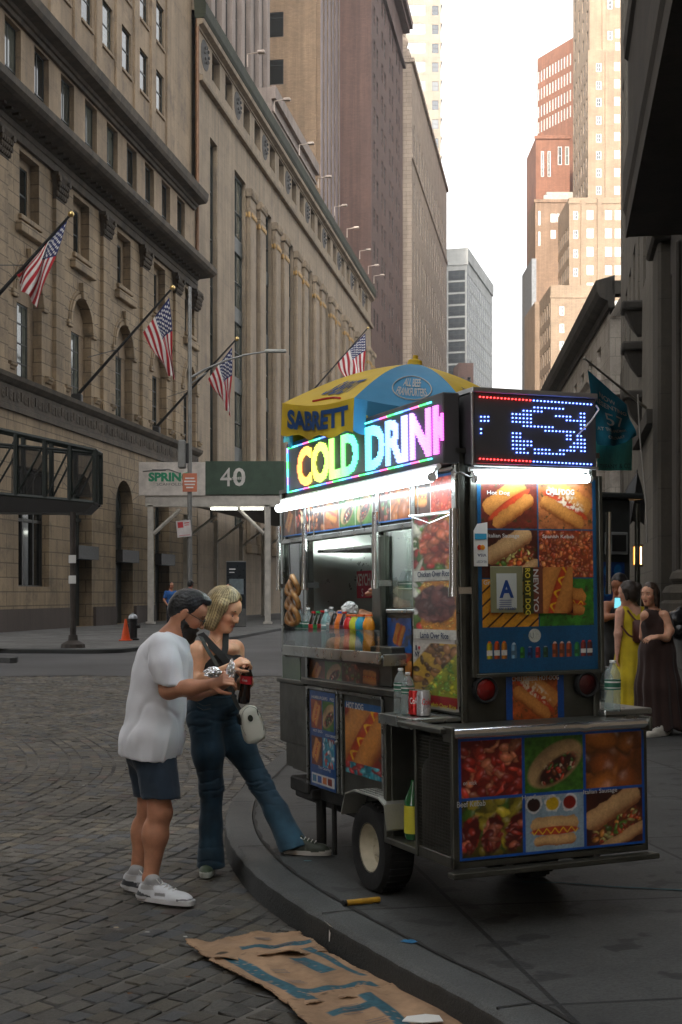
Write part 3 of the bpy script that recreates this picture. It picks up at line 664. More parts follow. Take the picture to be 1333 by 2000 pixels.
# B3 dark brick
def roof3(tb, w, d, h): tb.box(-.6, w+.9, -.9, d, h-1.4, h-.7); tb.box(-.9, w+1.2, -1.3, d, h-.7, h+.3); tb.box(-.3, w+.4, -.4, 0, h-6.5, h-6.1)
o = ST*149.6+NL*21.0
tower('dark_brick_building', 'dark red brown brick office block with many small windows past the mossy cornice', o, RZ, 31.5, 20, 81.5,
    [dict(face=0, cols=[2.6, 5.3, 9.7, 12.3, 17.4, 20.1, 24.6, 27.3], rows=rng(33, 76, 3.95), w=1.35, h=2.1, frame=BLACK, glass=GL1)], DKB, top=roof3)
# B4 pale rusticated building with a finial
def roof4(tb, w, d, h):
    tb.box(-.3, w+.4, -.35, d, h-.6, h); tb.box(-.15, w+.2, -.2, 0, h-14.6, h-13.9); tb.bbox(.3, 2.6, .3, 2.6, h, h+1.2, .1)
    tb.lathe([(.9, 0), (.95, .6), (.5, .8), (.75, 1.6), (.55, 2.3), (.3, 2.5), (.4, 3.0), (.1, 3.4)], (1.4, 1.4, h+1.2), 12)
    for x in rng(6, w, 9): tb.lathe([(.7, 0), (.8, .5), (.4, .9), (.5, 1.5), (.1, 2.0)], (x, 1.2, h), 10)
o = ST*189+NL*20.6
tower('pale_stone_building', 'pale rusticated stone building with urns on its roof edge beside the sky', o, RZ, 62, 24, 79.5,
    [dict(face=0, cols=rng(3.5, 60, 4.1), rows=rng(14, 72, 8.6), w=1.4, h=5.4, glass=GL2, bars=((), (.3, .65))), dict(face=3, cols=[], rows=[], w=1, h=1)], QUO, top=roof4)
# B5 white tower behind
WTS = stone('white_terracotta', (.27, .22, .165), 2.4, 3.9, .05, .8, vary=.04, streak=.1)
o = W(786, 600, 300); tower('white_tower', 'very tall pale banded office tower behind the roof urns', (o.x, 300, 0), 0, 8.9, 24, 190,
    [dict(face=0, cols=[7.6], rows=rng(78, 186, 4.35), w=1.5, h=2.2, glass=GL2), dict(face=0, cols=[3.0], rows=rng(78, 186, 4.35), w=4.6, h=2.5, glass=glass_mat('pale_glass', (.14, .15, .14), (.26, .27, .25)), frame=mat('pale_frame', (.3, .27, .22), .5)), dict(face=1, cols=[4, 12, 20], rows=rng(78, 186, 4.35), w=4.5, h=2.4, glass=GL2, bands=[(z, .3, .3) for z in rng(76, 186, 4.35)])], WTS)
SLAB = stone('white_concrete', (.40, .40, .38), 3, 3, .04, .9, streak=.1); DGL = mat('matt_dark_glass', (.05, .055, .06), .5, spec=.2, var=.5, scale=.4)
def roof6(tb, w, d, h): tb.box(-.4, w+.4, -.4, 0, h-4.2, h); tb.box(w, w+.4, 0, d, h-3.2, h)
tower('glass_slab_building', 'far slab office block with dark front and pale grid side at the street end', (26.2, 331.5, 0), R(-15.5), 5.8, 41.5, 89,
    [dict(face=0, cols=[3.2], rows=rng(30, 82, 3.0), w=4.3, h=2.55, glass=DGL, frame=DSTEEL, bars=((.33, .66), (.5,)), fw=.12), dict(face=1, cols=rng(1.8, 41, 3.1), rows=rng(44, 82, 3.6), w=2.5, h=2.9, glass=mat('hazy_glass', (.2, .21, .22), .5, spec=.3), frame=mat('slab_frame', (.4, .4, .38), .5))], SLAB, top=roof6)
o = W(905, 745, 300); tower('small_stone_block', 'small brown brick block in front of the far glass slab', (o.x-1.4, 296, 0), R(4), 3.4, 8, 54, [dict(face=0, cols=[1, 2.4], rows=rng(30, 52, 3.2), w=.8, h=1.6)], DKB)
# ---------------------------------------------------------------- right: art deco towers, setbacks
TAN = stone('tan_brick', (.33, .232, .15), .6, .2, .02, .8, vary=.08, streak=.25); RED = stone('red_brick', (.27, .115, .065), .6, .2, .02, .75, vary=.1, streak=.3)
WFR = mat('white_sash', (.62, .6, .55), .5)
def deco(label, name, px0, px1, Y, dep, top, mtl, wins, rz=0, side=None, piers=(), wd=None, glass=GLB, bands=(), pxs=None):
    """a block whose front spans photo columns px0..px1 at distance Y; wins: (centre columns, sill rows, w, h) in photo pixels"""
    k = Y/F; a = W(px0, 1160, Y); H = CH+(HY-top)*k; wd = wd or (px1-px0)*k; fc = []; Z = lambda py: CH+(HY-py)*k
    for n_, (cs, rs_, w_, h_, gl_) in enumerate(wins):
        fc.append(dict(face=0, cols=[(c-px0)*k for c in cs], rows=[Z(r) for r in rs_], w=w_*k, h=h_*k, glass=gl_, frame=WFR, bars=((.5,), (.5,)), fw=.13))
    o = None
    f0 = dict(face=0, cols=[], rows=[], w=1, h=1)
    allops = [(c, z, f['w'], f['h']) for f in fc for c in f['cols'] for z in f['rows']]
    o = empty(name, (a.x, Y, 0), rz, label, 'building'); mb = MB(); wall(mb, 0, wd, 0, H, [(c-w_/2, c+w_/2, z, z+h_) for c, z, w_, h_ in allops if z+h_ < H], 0, .16)
    for p in piers: mb.box((p-px0)*k-.35, (p-px0)*k+.35, -.35, 0, 0, H-.3)
    for z, q, t in bands: mb.box(-q, wd+q, -q, 0, Z(z), Z(z)+t)
    r = .22; mb.box(r, wd-r, r, dep, 0, H-.05); mb.add([(0, 0, H), (wd, 0, H), (wd, dep, H), (0, dep, H)], [(0, 1, 2, 3)])
    for x_ in (0, wd):
        if x_ == 0 and side: continue
        mb.add([(x_, 0, 0), (x_, dep, 0), (x_, dep, H), (x_, 0, H)], [(0, 1, 2, 3)])
    if side:
        n, rows, w_, h_ = side; sub = MB(); cs = [dep*(i+.5)/n for i in range(n)]; wall(sub, 0, dep, 0, H, [(c-w_/2, c+w_/2, z, z+h_) for c in cs for z in rows], 0, .2)
        mb.add([(y, dep-x, z) for x, y, z in sub.v], sub.f); q = win_mesh('window', w_, h_, frame=FRMB, glass=GL2, fw=.08, sub=False)
        for c in cs:
            for z in rows: t = q.copy(); COL.objects.link(t); t.parent = o; t.location = (.1, dep-c, z); t.rotation_euler = (0, 0, -math.pi/2)
        kill(q)
    mb.build('wall', mtl, o)
    for f in fc:
        q = win_mesh('window', f['w'], f['h'], frame=f['frame'], glass=f['glass'], fw=f['fw'], bars=f['bars'], sub=False)
        for c in f['cols']:
            for z in f['rows']:
                if z+f['h'] < H: put(q, c, .08, z, o)
        kill(q)
    return o
SASH = [168+34.5*i for i in range(7)]
deco('red brick tower with window strips, tallest red block at the sky edge', 'red_tower', 1050, 1125, 263, 14, 115, RED, [([1054+9*i for i in range(12)], [262, 232, 198, 164], 4.5, 22, GL2)], rz=R(-62), wd=11.8)
deco('lower red brick shoulder of the red tower with paired windows', 'red_tower_wing', 1047, 1113, 240, 12, 268, RED, [([1060, 1073], [345], 6, 50, GL2), ([1094, 1108], [322], 8, 36, GL1)], bands=[(272, .3, .6)])
deco('dark roofed penthouse block with a grey plant room below the red tower', 'penthouse_block', 1068, 1124, 232, 10, 375, mat('roof_grey', (.40, .36, .3), .8), [([1105], [385], 7, 7, GL2)], bands=[(392, .6, .8)])
deco('tallest tan brick tower with narrow dark windows on its flank', 'tan_tower', 1152, 1245, 225, 16, -330, TAN, [([1192], [-180, -140, -100, -60, -22, 18, 78], 9, 18, GL2), ([1207, 1225], [-180, -140, -100, -60, -22, 14, 74, 100], 9, 18, GLB)], side=(4, rng(90, 200, 3.6), 1.2, 2.2), piers=(1180, 1216))
deco('tan brick tower body with a column of sash windows below the tallest tower', 'tan_tower_shoulder', 1149, 1245, 215, 14, 98, TAN, [([1170], [140, 175, 208, 243, 278, 312, 346, 380], 10, 17, GL2), ([1206, 1226], [138, 172, 206, 240, 275, 310, 345, 380], 11, 17, GLB)], side=(6, rng(56, 90, 3.2), 1.0, 2.0), piers=(1186,))
deco('wide tan brick setback block with bright sash windows', 'tan_setback_block', 1112, 1250, 195, 14, 386, TAN, [([1125], [429, 466, 504, 540], 9, 17, GL2), ([1153, 1189, 1208, 1228], [429, 465, 501, 537, 571, 606], 13, 19, GLB)], side=(8, rng(20, 57, 2.9), .9, 1.9), piers=(1139, 1171), bands=[(398, .15, .3)])
deco('brown brick block stepping out from the red tower', 'brown_block', 1046, 1112, 205, 8, 392, stone('warm_brown_brick', (.29, .18, .11), .6, .2, .02, .8, vary=.08), [([1081], [434, 466], 10, 17, GLB), ([1054], [440, 480], 4, 28, GL2), ([1092], [434], 9, 17, GLB)], bands=[(396, .2, .5)])
deco('lowest tan brick setback directly behind the columned stone building', 'lower_tan_block', 1076, 1190, 170, 16, 557, TAN, [([1098], [616, 650, 684, 718], 9, 18, GL2), ([1150], [606, 640], 11, 19, GLB)], side=(9, rng(6, 40, 2.9), .9, 1.9), bands=[(582, .1, .3)])
deco('pale brown block at the foot of the towers against the sky', 'foot_block', 1045, 1085, 180, 10, 590, stone('pale_brown_brick', (.33, .225, .145), .6, .2, .02, .8), [], piers=(1052, 1060, 1068))
deco('thin grey annex at the left foot of the towers', 'grey_annex', 1039, 1048, 186, 10, 505, mat('annex_grey', (.2, .2, .2), .7), [])
# ---------------------------------------------------------------- right: columned stone building with deep cornice
GRK = stone('weathered_marble', (.44, .39, .33), 1.6, .7, .012, .6, dirt=(.07, .06, .05)); DKC = stone('sooty_cornice', (.06, .052, .042), 2, 2, .01, .6, dirt=(.015, .013, .01), streak=.6)
a_ = math.atan2(1.0, .074); dirn = Vector((.074, 1, 0)).normalized()
near = Vector((.206*48.9, 48.9, 0)); far = near+dirn*27
br3 = empty('columned_building', far, a_+math.pi, 'weathered stone building with a row of columns and deep sooty cornice', 'building')
LL = 27.0; ops = [(2.0+3.0*k, 3.3+3.0*k, 9.9, 11.4) for k in range(8)]; lo = [(1.85+3.0*k, 3.45+3.0*k, 1.5, 8.0) for k in range(8)]
mb = MB(); wall(mb, 0, LL, 0, 12.3, ops+lo, 0, .6); mb.box(0, LL, .62, 20, 0, 13.1); mb.add([(LL, 0, 0), (LL, 20, 0), (LL, 20, 12), (LL, 0, 12)], [(0, 1, 2, 3)]); mb.build('wall', GRK, br3)
mb = MB(); mb.sweep([(-.1, 12.2), (.12, 12.2), (.15, 12.45), (.45, 12.6), (.55, 12.8), (.6, 13.2), (-.1, 13.4)], -.3, LL+.6); mb.box(LL, LL+.6, 0, 20, 12.7, 13.2); mb.build('cornice', DKC, br3)
mb = MB(); mb.sweep([(0, 9.0), (.7, 9.0), (.75, 9.35), (.9, 9.5), (0, 9.6)], -.2, LL+.4); mb.box(LL, LL+.5, 0, 20, 9.0, 9.5); mb.build('belt_course', GRK, br3)
for k in range(9):
    mb = MB(); c = 1.15+3.0*k; mb.lathe([(.62, .2), (.62, .5), (.52, .6), (.5, 4.5), (.45, 8.0), (.5, 8.1), (.48, 8.25), (.68, 8.8), (.7, 9.0)], (c, -.28, 0), 16); mb.build('column', GRK, br3, smooth=40)
wz = win_mesh('window', 1.6, 6.4, frame=BLACK, bars=((.5,), (.33, .66)))
for a in lo: put(wz, (a[0]+a[1])/2, .45, 1.5, br3)
kill(wz); wz = win_mesh('window', 1.3, 1.5, frame=BLACK)
for a in ops: put(wz, (a[0]+a[1])/2, .45, 9.9, br3)
kill(wz)
# tall plain office wall whose edge shows between the columned building and the dark portico
o = empty('slim_grey_building', W(1214, 1160, 44), R(80)+math.pi, 'grey stone office wall seen edge on between the towers and the dark portico', 'building')
a_ = W(1213, 1160, 46); o.location = (a_.x, a_.y, 0); mb = MB(); ops = [(1.5+2.6*k, 2.7+2.6*k, z, z+2.2) for k in range(7) for z in rng(9, 58, 3.8)]
wall(mb, 0, 20.5, 0, 60, ops, 0, .3); mb.box(0, 20.5, .32, 18, 0, 60); mb.add([(20.5, 0, 0), (20.5, 12, 0), (20.5, 12, 60), (20.5, 0, 60)], [(0, 1, 2, 3)]); mb.add([(0, 0, 0), (0, 12, 0), (0, 12, 60), (0, 0, 60)], [(0, 1, 2, 3)]); mb.build('wall', stone('darker_grey_stone', (.17, .15, .12), 1.6, .7, .012, .6), o)  # wall has a darker grey stone of its own
wz = win_mesh('window', 1.2, 2.2, frame=BLACK, sub=False)
for a in ops: put(wz, (a[0]+a[1])/2, .2, a[2], o)
kill(wz)
# ---------------------------------------------------------------- right: dark portico right beside the pavement
PORT = stone('portico_stone', (.085, .072, .054), 1.9, .9, .01, .6, dirt=(.05, .043, .034), streak=.5); SOOT = stone('sooty_soffit', (.05, .04, .03), 2, 2, .01, .7, dirt=(.012, .01, .008))
pr = empty('portico_building', ST*46-NL*1.9, RZ+math.pi, 'dark stone portico with giant fluted columns and a black overhanging entablature', 'building')
LL = 46-8; mb = MB()      # local x runs towards the camera, y into the building
mb.box(0, LL, 1.6, 16, 0, 30)
for u in (45.2, 40, 35): x = 46-u; mb.bbox(x-.7, x+.7, .3, 1.6, 0, 9.2, .05)
mb.box(0, 13, .9, 1.6, 8.6, 9.6); mb.build('wall', PORT, pr)
mb = MB(); mb.box(24.5, LL, -.74, 1.58, 7.35, 26); mb.sweep([(.74, 7.35), (.78, 7.35), (.78, 7.7), (.82, 7.8), (.82, 8.4), (.74, 8.45)], 24.45, LL)
for zz in (10.2, 13.5, 17): mb.sweep([(.74, zz), (.8, zz+.05), (.82, zz+.3), (.78, zz+.35), (.78, zz+.6), (.74, zz+.65)], 24.45, LL)
for i in range(18): mb.box(24.4+.0, 24.5, -.7+i*.13, -.64+i*.13, 7.4, 26)
mb.build('entablature', SOOT, pr)
mb = MB(); mb.box(20.5, 24.4, .25, 1.58, 7.6, 9.4); mb.bbox(22.4, 23.3, .12, .95, 1.8, 7.6, .04); mb.build('dark_pilaster', SOOT, pr)
mb = MB(); mb.bbox(19.2, 20.6, .02, 1.5, .2, 8.3, .06); mb.bbox(19.0, 20.8, -.1, 1.5, 8.3, 8.8, .05); mb.bbox(18.9, 20.9, -.1, 1.5, .13, 1.3, .05); mb.build('pilaster', PORT, pr)
for u, r in ((22.1, .62), (18.2, .62)):
    x = 46-u; mb = MB(); n = 48; rings = []
    for z, k in ((2.0, 1.0), (5, .99), (9, .95), (13, .9)):
        rings.append([(x+r*k*(1-.07*(j % 2))*math.cos(2*math.pi*j/n), .75+r*k*(1-.07*(j % 2))*math.sin(2*math.pi*j/n), z) for j in range(n)])
    mb.ring(rings); mb.build('column', PORT, pr)
    mb = MB(); mb.lathe([(.95, 1.3), (.95, 1.45), (.88, 1.5), (.92, 1.62), (.86, 1.72), (.74, 1.76), (.8, 1.85), (.76, 1.95), (.66, 2.0)], (x, .75, 0), 32); mb.bbox(x-1.0, x+1.0, -.22, 1.7, 1.05, 1.3, .03); mb.build('column_base', PORT, pr, smooth=40)
mb = MB(); mb.box(20.9, LL, -.1, 1.58, .13, 1.06); mb.box(20.9, LL, -.2, 1.6, .96, 1.05); mb.build('plinth', stone('grey_plinth', (.22, .22, .21), 1.6, .5, .01, .6), pr)
# carved brackets and a small balcony on the portico's far flank
mb = MB()
for z in (8.6, 7.6, 6.4): mb.bbox(12.4, 13.2, -.28, .9, z, z+.22, .04); mb.ring([[(12.5, -.2, z), (13.1, -.2, z), (13.1, .3, z), (12.5, .3, z)], [(12.6, -.05, z-.35), (13.0, -.05, z-.35), (13.0, .3, z-.35), (12.6, .3, z-.35)], [(12.7, .12, z-.6), (12.9, .12, z-.6), (12.9, .3, z-.6), (12.7, .3, z-.6)]])
mb.box(12.5, 17.8, .0, 1.58, 5.2, 5.5); mb.build('carved_bracket', DKC, pr, smooth=40)
# unseen building masses added behind the camera to keep sun and sky light off the street
for nm, lb, x0, x1, y0, y1, h in (('building_mass', 'tall unseen building mass added behind the viewer to shade the street', -40, 22, -95, -60, 68), ('building_mass', 'low unseen building mass added for shade behind the viewer facing the bank', -62, -26, -34, 26, 36), ('building_mass', 'lowest unseen building mass added for shade behind the viewer on the pavement side', 9, 40, -34, 5, 30)):
    mb = MB(); mb.box(x0, x1, y0, y1, 0, h)
    for z in rng(6, h, 6.0): mb.box(x0-.15, x1+.15, y0-.15, y1+.15, z, z+.5)
    o = mb.build(nm, GRY); tag(o, lb, 'building')
# ================================================================== pictures for the printed menus
def canvas(h, w, c): return np.tile(lin(c), (h, w, 1)).astype(float)
def blend(im, mask, c): im[:] = im*(1-mask[..., None])+(c if isinstance(c, np.ndarray) and c.ndim == 3 else lin(c))*mask[..., None]
def uv(h, w): y, x = np.mgrid[0:h, 0:w]; return x/(w-1), y/(h-1)
def warpn(h, w, k):
    return (vnoise(h, w, 7, 77, 3)-.5)*k, (vnoise(h, w, 7, 78, 3)-.5)*k
def ell(h, w, cx, cy, rx, ry, a=0, soft=.08):
    x, y = uv(h, w); jx_, jy_ = warpn(h, w, .09 if rx > .15 and rx < .45 else .0); x = x+jx_; y = y+jy_; asp = w/h; X = (x-cx)*asp; Y = y-cy; ca, sa = math.cos(a), math.sin(a); u = (X*ca+Y*sa)/rx; v = (-X*sa+Y*ca)/ry
    d = np.sqrt(u*u+v*v); return np.clip((1-d)/soft, 0, 1), u, v
def bun(im, cx, cy, L, Wd, a, seed=0, top=(226, 150, 72), dark=(150, 78, 26)):
    h, w = im.shape[:2]; x, y = uv(h, w); jx_, jy_ = warpn(h, w, .05); x = x+jx_; y = y+jy_; asp = w/h; X = (x-cx)*asp; Y = y-cy; ca, sa = math.cos(a), math.sin(a); u = (X*ca+Y*sa)/L; v = (-X*sa+Y*ca)/Wd
    d = np.maximum(np.abs(u)-(.72), 0)/.28; d = np.sqrt(d*d+v*v); mk = np.clip((1-d)/.08, 0, 1); sh = np.clip(1-(v*.9+.25)**2*1.0-.15*np.abs(u), 0, 1)+.12*(vnoise(h, w, 6, seed)-.5)
    c = lin(dark)*(1-sh[..., None])+lin(top)*sh[..., None]; blend(im, mk, c); return u, v, mk
def hotdog(h=70, w=80, a=-.55, bg=(120, 30, 20), seed=0, mustard=True, onion=False, cx=.5, cy=.5, s=1.0, dk=1.0):
    im = canvas(h, w, bg); n = vnoise(h, w, 14, seed); im *= (.35+1.1*n)[..., None]
    g = vnoise(h, w, 9, seed+5); blend(im, np.clip((g-.62)*8, 0, 1)*.8, (60, 60, 25))
    ca, sa = math.cos(a), math.sin(a)
    for off in (-.14*s,): bun(im, cx+sa*off*h/w*-1, cy+ca*off, .42*s, .17*s, a, seed)
    mk, u, v = ell(h, w, cx, cy, .47*s, .085*s, a, .15); sh = np.clip(1-v*v*.8-.2*v, 0, 1)[..., None]; blend(im, mk, lin((90, 18, 8))*(1-sh)+lin((208, 70, 32))*sh)
    if mustard:
        x, y = uv(h, w); X = (x-cx)*w/h; Y = y-cy; uu = (X*ca+Y*sa); vv = (-X*sa+Y*ca); z = .045*s*np.sin(uu*34/s); blend(im, np.clip((.022*s-np.abs(vv-z))/.012, 0, 1)*(np.abs(uu) < .38*s), (250, 190, 20))
    if onion:
        g = vnoise(h, w, 5, seed+9); mk2, u, v = ell(h, w, cx, cy-.1*s, .4*s, .13*s, a, .3); blend(im, mk2*np.clip((g-.45)*6, 0, 1), (235, 215, 190))
    bun(im, cx-sa*.13*s*h/w, cy+ca*.13*s, .43*s, .12*s, a, seed+3); return im*dk
def chunks(h, w, cols, cell=10, seed=0, bg=(60, 20, 10), n=60, size=.12, dk=1.0, gloss=.5):
    rs = np.random.RandomState(seed); im = canvas(h, w, bg); im *= (.5+vnoise(h, w, 10, seed))[..., None]
    for i in range(n):
        c = np.array(cols[rs.randint(len(cols))], float)*(.75+.5*rs.rand()); mk, u, v = ell(h, w, rs.rand(), rs.rand(), size*(.5+rs.rand()), size*(.35+.5*rs.rand()), rs.rand()*3.14, .25)
        s = np.clip(.35+.75*(1-(u*u+v*v))-(v*.25), .1, 1.15)[..., None]; hi = (np.exp(-((u+.25)**2+(v+.35)**2)*14)*gloss)[..., None]; blend(im, mk, lin(np.clip(c, 0, 255))*s+hi*.4)
    return im*dk
def gyro(h, w, seed=0, dk=1.0):
    im = canvas(h, w, (70, 120, 35)); im *= (.3+1.2*vnoise(h, w, 7, seed))[..., None]
    mk, u, v = ell(h, w, .52, .5, .62, .36, -.6, .1); blend(im, mk, lin((216, 176, 122))*(1-.45*np.abs(v)-.3*vnoise(h, w, 8, seed))[..., None])
    sub = chunks(h, w, [(150, 40, 20), (200, 60, 30), (70, 120, 30), (120, 60, 30), (225, 200, 170)], seed=seed+2, n=110, size=.06); mk, u, v = ell(h, w, .56, .6, .5, .22, -.6, .25); blend(im, mk, sub); return im*dk
def lamb(h, w, seed=1):
    im = chunks(h, w, [(235, 165, 50), (245, 185, 80)], n=260, size=.03, seed=seed, bg=(220, 140, 40))
    veg = chunks(h, w, [(90, 140, 50), (200, 50, 40), (190, 215, 150), (240, 240, 225)], n=50, size=.12, seed=seed+1, bg=(80, 120, 40)); x, y = uv(h, w); blend(im, np.clip((.3-x-.1*np.sin(y*9))/.05, 0, 1), veg)
    mt = chunks(h, w, [(110, 62, 60), (140, 85, 80), (88, 48, 46)], n=70, size=.2, seed=seed+2, bg=(60, 30, 30), gloss=.2); mk, u, v = ell(h, w, .52, .48, .42, .42, 0, .12); blend(im, mk, mt); return im
def grid_img(imgs, rows, cols, gap=2, bg=(20, 95, 170)):
    h = max(i.shape[0] for i in imgs); w = max(i.shape[1] for i in imgs); H = rows*h+(rows+1)*gap; Wd = cols*w+(cols+1)*gap; out = canvas(H, Wd, bg)
    for k, im in enumerate(imgs): r, c = divmod(k, cols); out[gap+r*(h+gap):gap+r*(h+gap)+im.shape[0], gap+c*(w+gap):gap+c*(w+gap)+im.shape[1]] = im
    return out
def roll(h, w, seed=0, dk=1.0):
    im = canvas(h, w, (70, 28, 16)); im *= (.4+1.2*vnoise(h, w, 12, seed))[..., None]
    sub_ = chunks(h, w, [(190, 80, 35), (160, 50, 25), (90, 130, 45), (225, 150, 60), (200, 190, 110)], seed=seed+2, n=170, size=.075, bg=(110, 50, 25)); mk, u, v = ell(h, w, .56, .66, .6, .27, -.45, .2); blend(im, mk, sub_)
    bun(im, .46, .33, .62, .2, -.5, seed, (226, 180, 125), (150, 95, 55)); bun(im, .62, .93, .6, .12, -.45, seed+1, (226, 180, 125), (150, 95, 55)); return im*dk
# ================================================================== the cart
CR = R(22.6); cart = empty('food_cart', (.487, 5.6, .13), 0, 'steel street food cart with LED signs and menu photographs on the corner pavement', 'food cart')
cart.rotation_euler = (R(-.55), R(-.6), CR)
CM = Matrix.Translation((.487, 5.6, .13)) @ Euler((R(-.55), R(-.6), CR)).to_matrix().to_4x4(); CI = CM.inverted(); C0 = CI @ Vector((0, 0, CH))
def CL(px, py, w=None, l=None, h=None):
    """where the sight line through a photo point meets a plane of the cart: w across, l along, h up"""
    d = (CI.to_3x3() @ Vector(((px-CX)/F, 1, -(py-HY)/F)))
    t = (w-C0.x)/d.x if w is not None else ((l-C0.y)/d.y if l is not None else (h-C0.z)/d.z)
    return C0+d*t
def CE(name, mb, m, p=cart, **k): return mb.build(name, m, p, **k)
WB, WR, LR, LF = .24, .985, .37, 2.72       # body: left face, right face, rear face, front face
def lz(px, py, w=WB): p = CL(px, py, w=w); return p.y, p.z
l_near = LR; zc = lz(700, 1262)[1]; zcount = 1.0
zwt = lz(690, 1022)[1]                       # head of the window band
zs0 = lz(735, 1238)[1]
lA, lB = lz(604, 1140)[0], lz(738, 1140)[0]   # big window (far edge, near edge)
lC, lD = lz(750, 1120)[0], lz(810, 1120)[0]   # glass display
lE, lG = lz(558, 1140)[0], lz(592, 1140)[0]
zhead = lz(738, 1040)[1]; zsill = lz(738, 1262)[1]; zdis = lz(755, 1187)[1]
ztop = 2.07; zroof = 2.12
body = MB()
# left wall with its openings (local frame: wall in the y-z plane at x = WB)
tmp = MB(); L0, L1 = LR, LF
wall(tmp, 0, L1-L0, .42, zroof, [(lB-L0, lA-L0, zsill, zhead), (lD-L0, lC-L0, zdis, zhead), (lG-L0, lE-L0, zsill-.0, zhead)], 0, .03)
body.add([(WB+y, L0+x, z) for x, y, z in tmp.v], tmp.f)
body.box(WB+.0305, WR, LR, LR+.03, .42, zroof); body.box(WR-.03, WR, LR+.03, LF, .42, zroof); body.box(WB+.03, WR-.03, LF-.03, LF, .42, zroof)
body.box(WB-.02, WR+.02, LR-.02, LF+.02, zroof, zroof+.025); body.box(WB+.031, WR-.031, LR+.031, LF-.031, .40, .42)
CE('body', body, DSTEEL)
# interior
it = MB(); it.box(WR-.034, WR-.031, lB+.02, LF-.05, zsill-.1, zhead+.1); it.box(WB+.04, WR-.035, lB+.3, LF-.1, zsill-.16, zsill-.12); it.box(WB+.04, WR-.04, lB-.005, lB+.005, .6, zroof-.02)
it.box(WB+.12, WR-.05, LF-.12, LF-.1, .6, 2.0); CE('interior_lining', it, mat('pale_steel', (.5, .52, .5), .3, .6))
it = MB(); it.bbox(WB+.1, WR-.12, lB+.04, lB+.42, zsill-.1, zsill+.16, .01); it.bbox(WB+.14, WR-.2, lB+.06, lB+.4, zsill+.16, zsill+.19, .01); CE('griddle_box', it, mat('griddle', (.2, .22, .18), .35, .7))
it = MB(); it.box(WR-.06, WR-.045, lB+.55, lB+.62, zsill-.1, zhead); it.box(WR-.06, WR-.045, lA-.5, lA-.44, zsill-.1, zhead); CE('back_door_frame', it, STEEL)
it = MB(); it.tube([(WR-.12, lB+.2, zhead-.03), (WR-.12, lA-.15, zhead-.03)], .016); CE('inside_lamp', it, emis('tube_inside', (.9, 1, .95), 16))
gm = MB(); gm.box(WR-.075, WR-.07, lB+.64, lA-.52, zsill-.05, zhead-.02); CE('back_window', gm, mat('grey_mirror_glass', (.16, .18, .17), .35, 0, .5, 2))
# keychain card
P1 = CL(697, 1116, w=.62); P2 = CL(726, 1168, w=.62)
cd_ = MB(); cd_.box(.62, .626, P2.y, P1.y, P2.z, P1.z); c_ = CE('price_card', cd_, mat('red_card', (.5, .05, .09), .6))
tx = MB(); hh = (P1.z-P2.z); text(tx, 'KEYCH', (.616, P1.y-.005, P1.z-hh*.55), (0, -1, 0), (0, 0, 1), w=P1.y-P2.y-.01, h=hh*.45, bold=.02); text(tx, 'S', (.616, P1.y-.08, P2.z+.01), (0, -1, 0), (0, 0, 1), h=hh*.3, bold=.02); tx.build('lettering', WHITE, c_)
# frames, mouldings
fr_ = MB()
for l in (LR+.014, lD+.0-.025, (lC+lB)/2, lA+.02, lE+.02): fr_.bbox(WB-.018, WB-.002, l-.02, l+.02, .95, zroof-.0, .004)
fr_.bbox(WB-.022, WB-.003, LR, LF, zhead, zhead+.03, .004); fr_.bbox(WB-.03, WB-.004, LR, LF, zhead+.24, zhead+.26, .004)
for l in (LR+.4, LR+1.1, LR+1.8, LF-.05): fr_.bbox(WB-.012, WB-.002, l-.012, l+.012, zhead+.03, zhead+.24, .002)
CE('window_frame', fr_, STEEL)
gl = MB(); gl.box(WB+.004, WB+.008, lD+.005, lC-.005, zdis, zhead-.002)
m, nt, b = newmat('clear_glass'); tr = N(nt, 'BsdfTransparent'); tr.inputs[0].default_value = (.9, .94, .93, 1); gs = N(nt, 'BsdfGlossy'); gs.inputs['Roughness'].default_value = .04; lw = N(nt, 'LayerWeight'); lw.inputs[0].default_value = .25
mx = N(nt, 'MixShader'); nt.links.new(math_(nt, 'MULTIPLY_ADD', lw.outputs['Facing'], .5, .07), mx.inputs[0]); nt.links.new(tr.outputs[0], mx.inputs[1]); nt.links.new(gs.outputs[0], mx.inputs[2]); nt.links.new(mx.outputs[0], nt.nodes['Material Output'].inputs[0]); CLEAR = m
CE('display_glass', gl, CLEAR); gl = MB(); gl.box(WB+.004, WB+.008, lG+.005, lE-.005, zsill, zhead-.002); CE('far_pane', gl, CLEAR)
it = MB(); it.box(WB+.03, WR-.04, LR+.035, lB-.01, zdis-.02, zdis); it.box(WB+.05, WR-.05, lC+.0, lC+.006, zdis, zhead); CE('display_shelf', it, mat('pale_steel', (.5, .52, .5), .3, .6))
it = MB(); it.tube([(WR-.2, LR+.1, zhead+.06), (WR-.2, lB-.1, zhead+.06)], .014); CE('display_lamp', it, emis('tube_inside', (.9, 1, .95), 16))
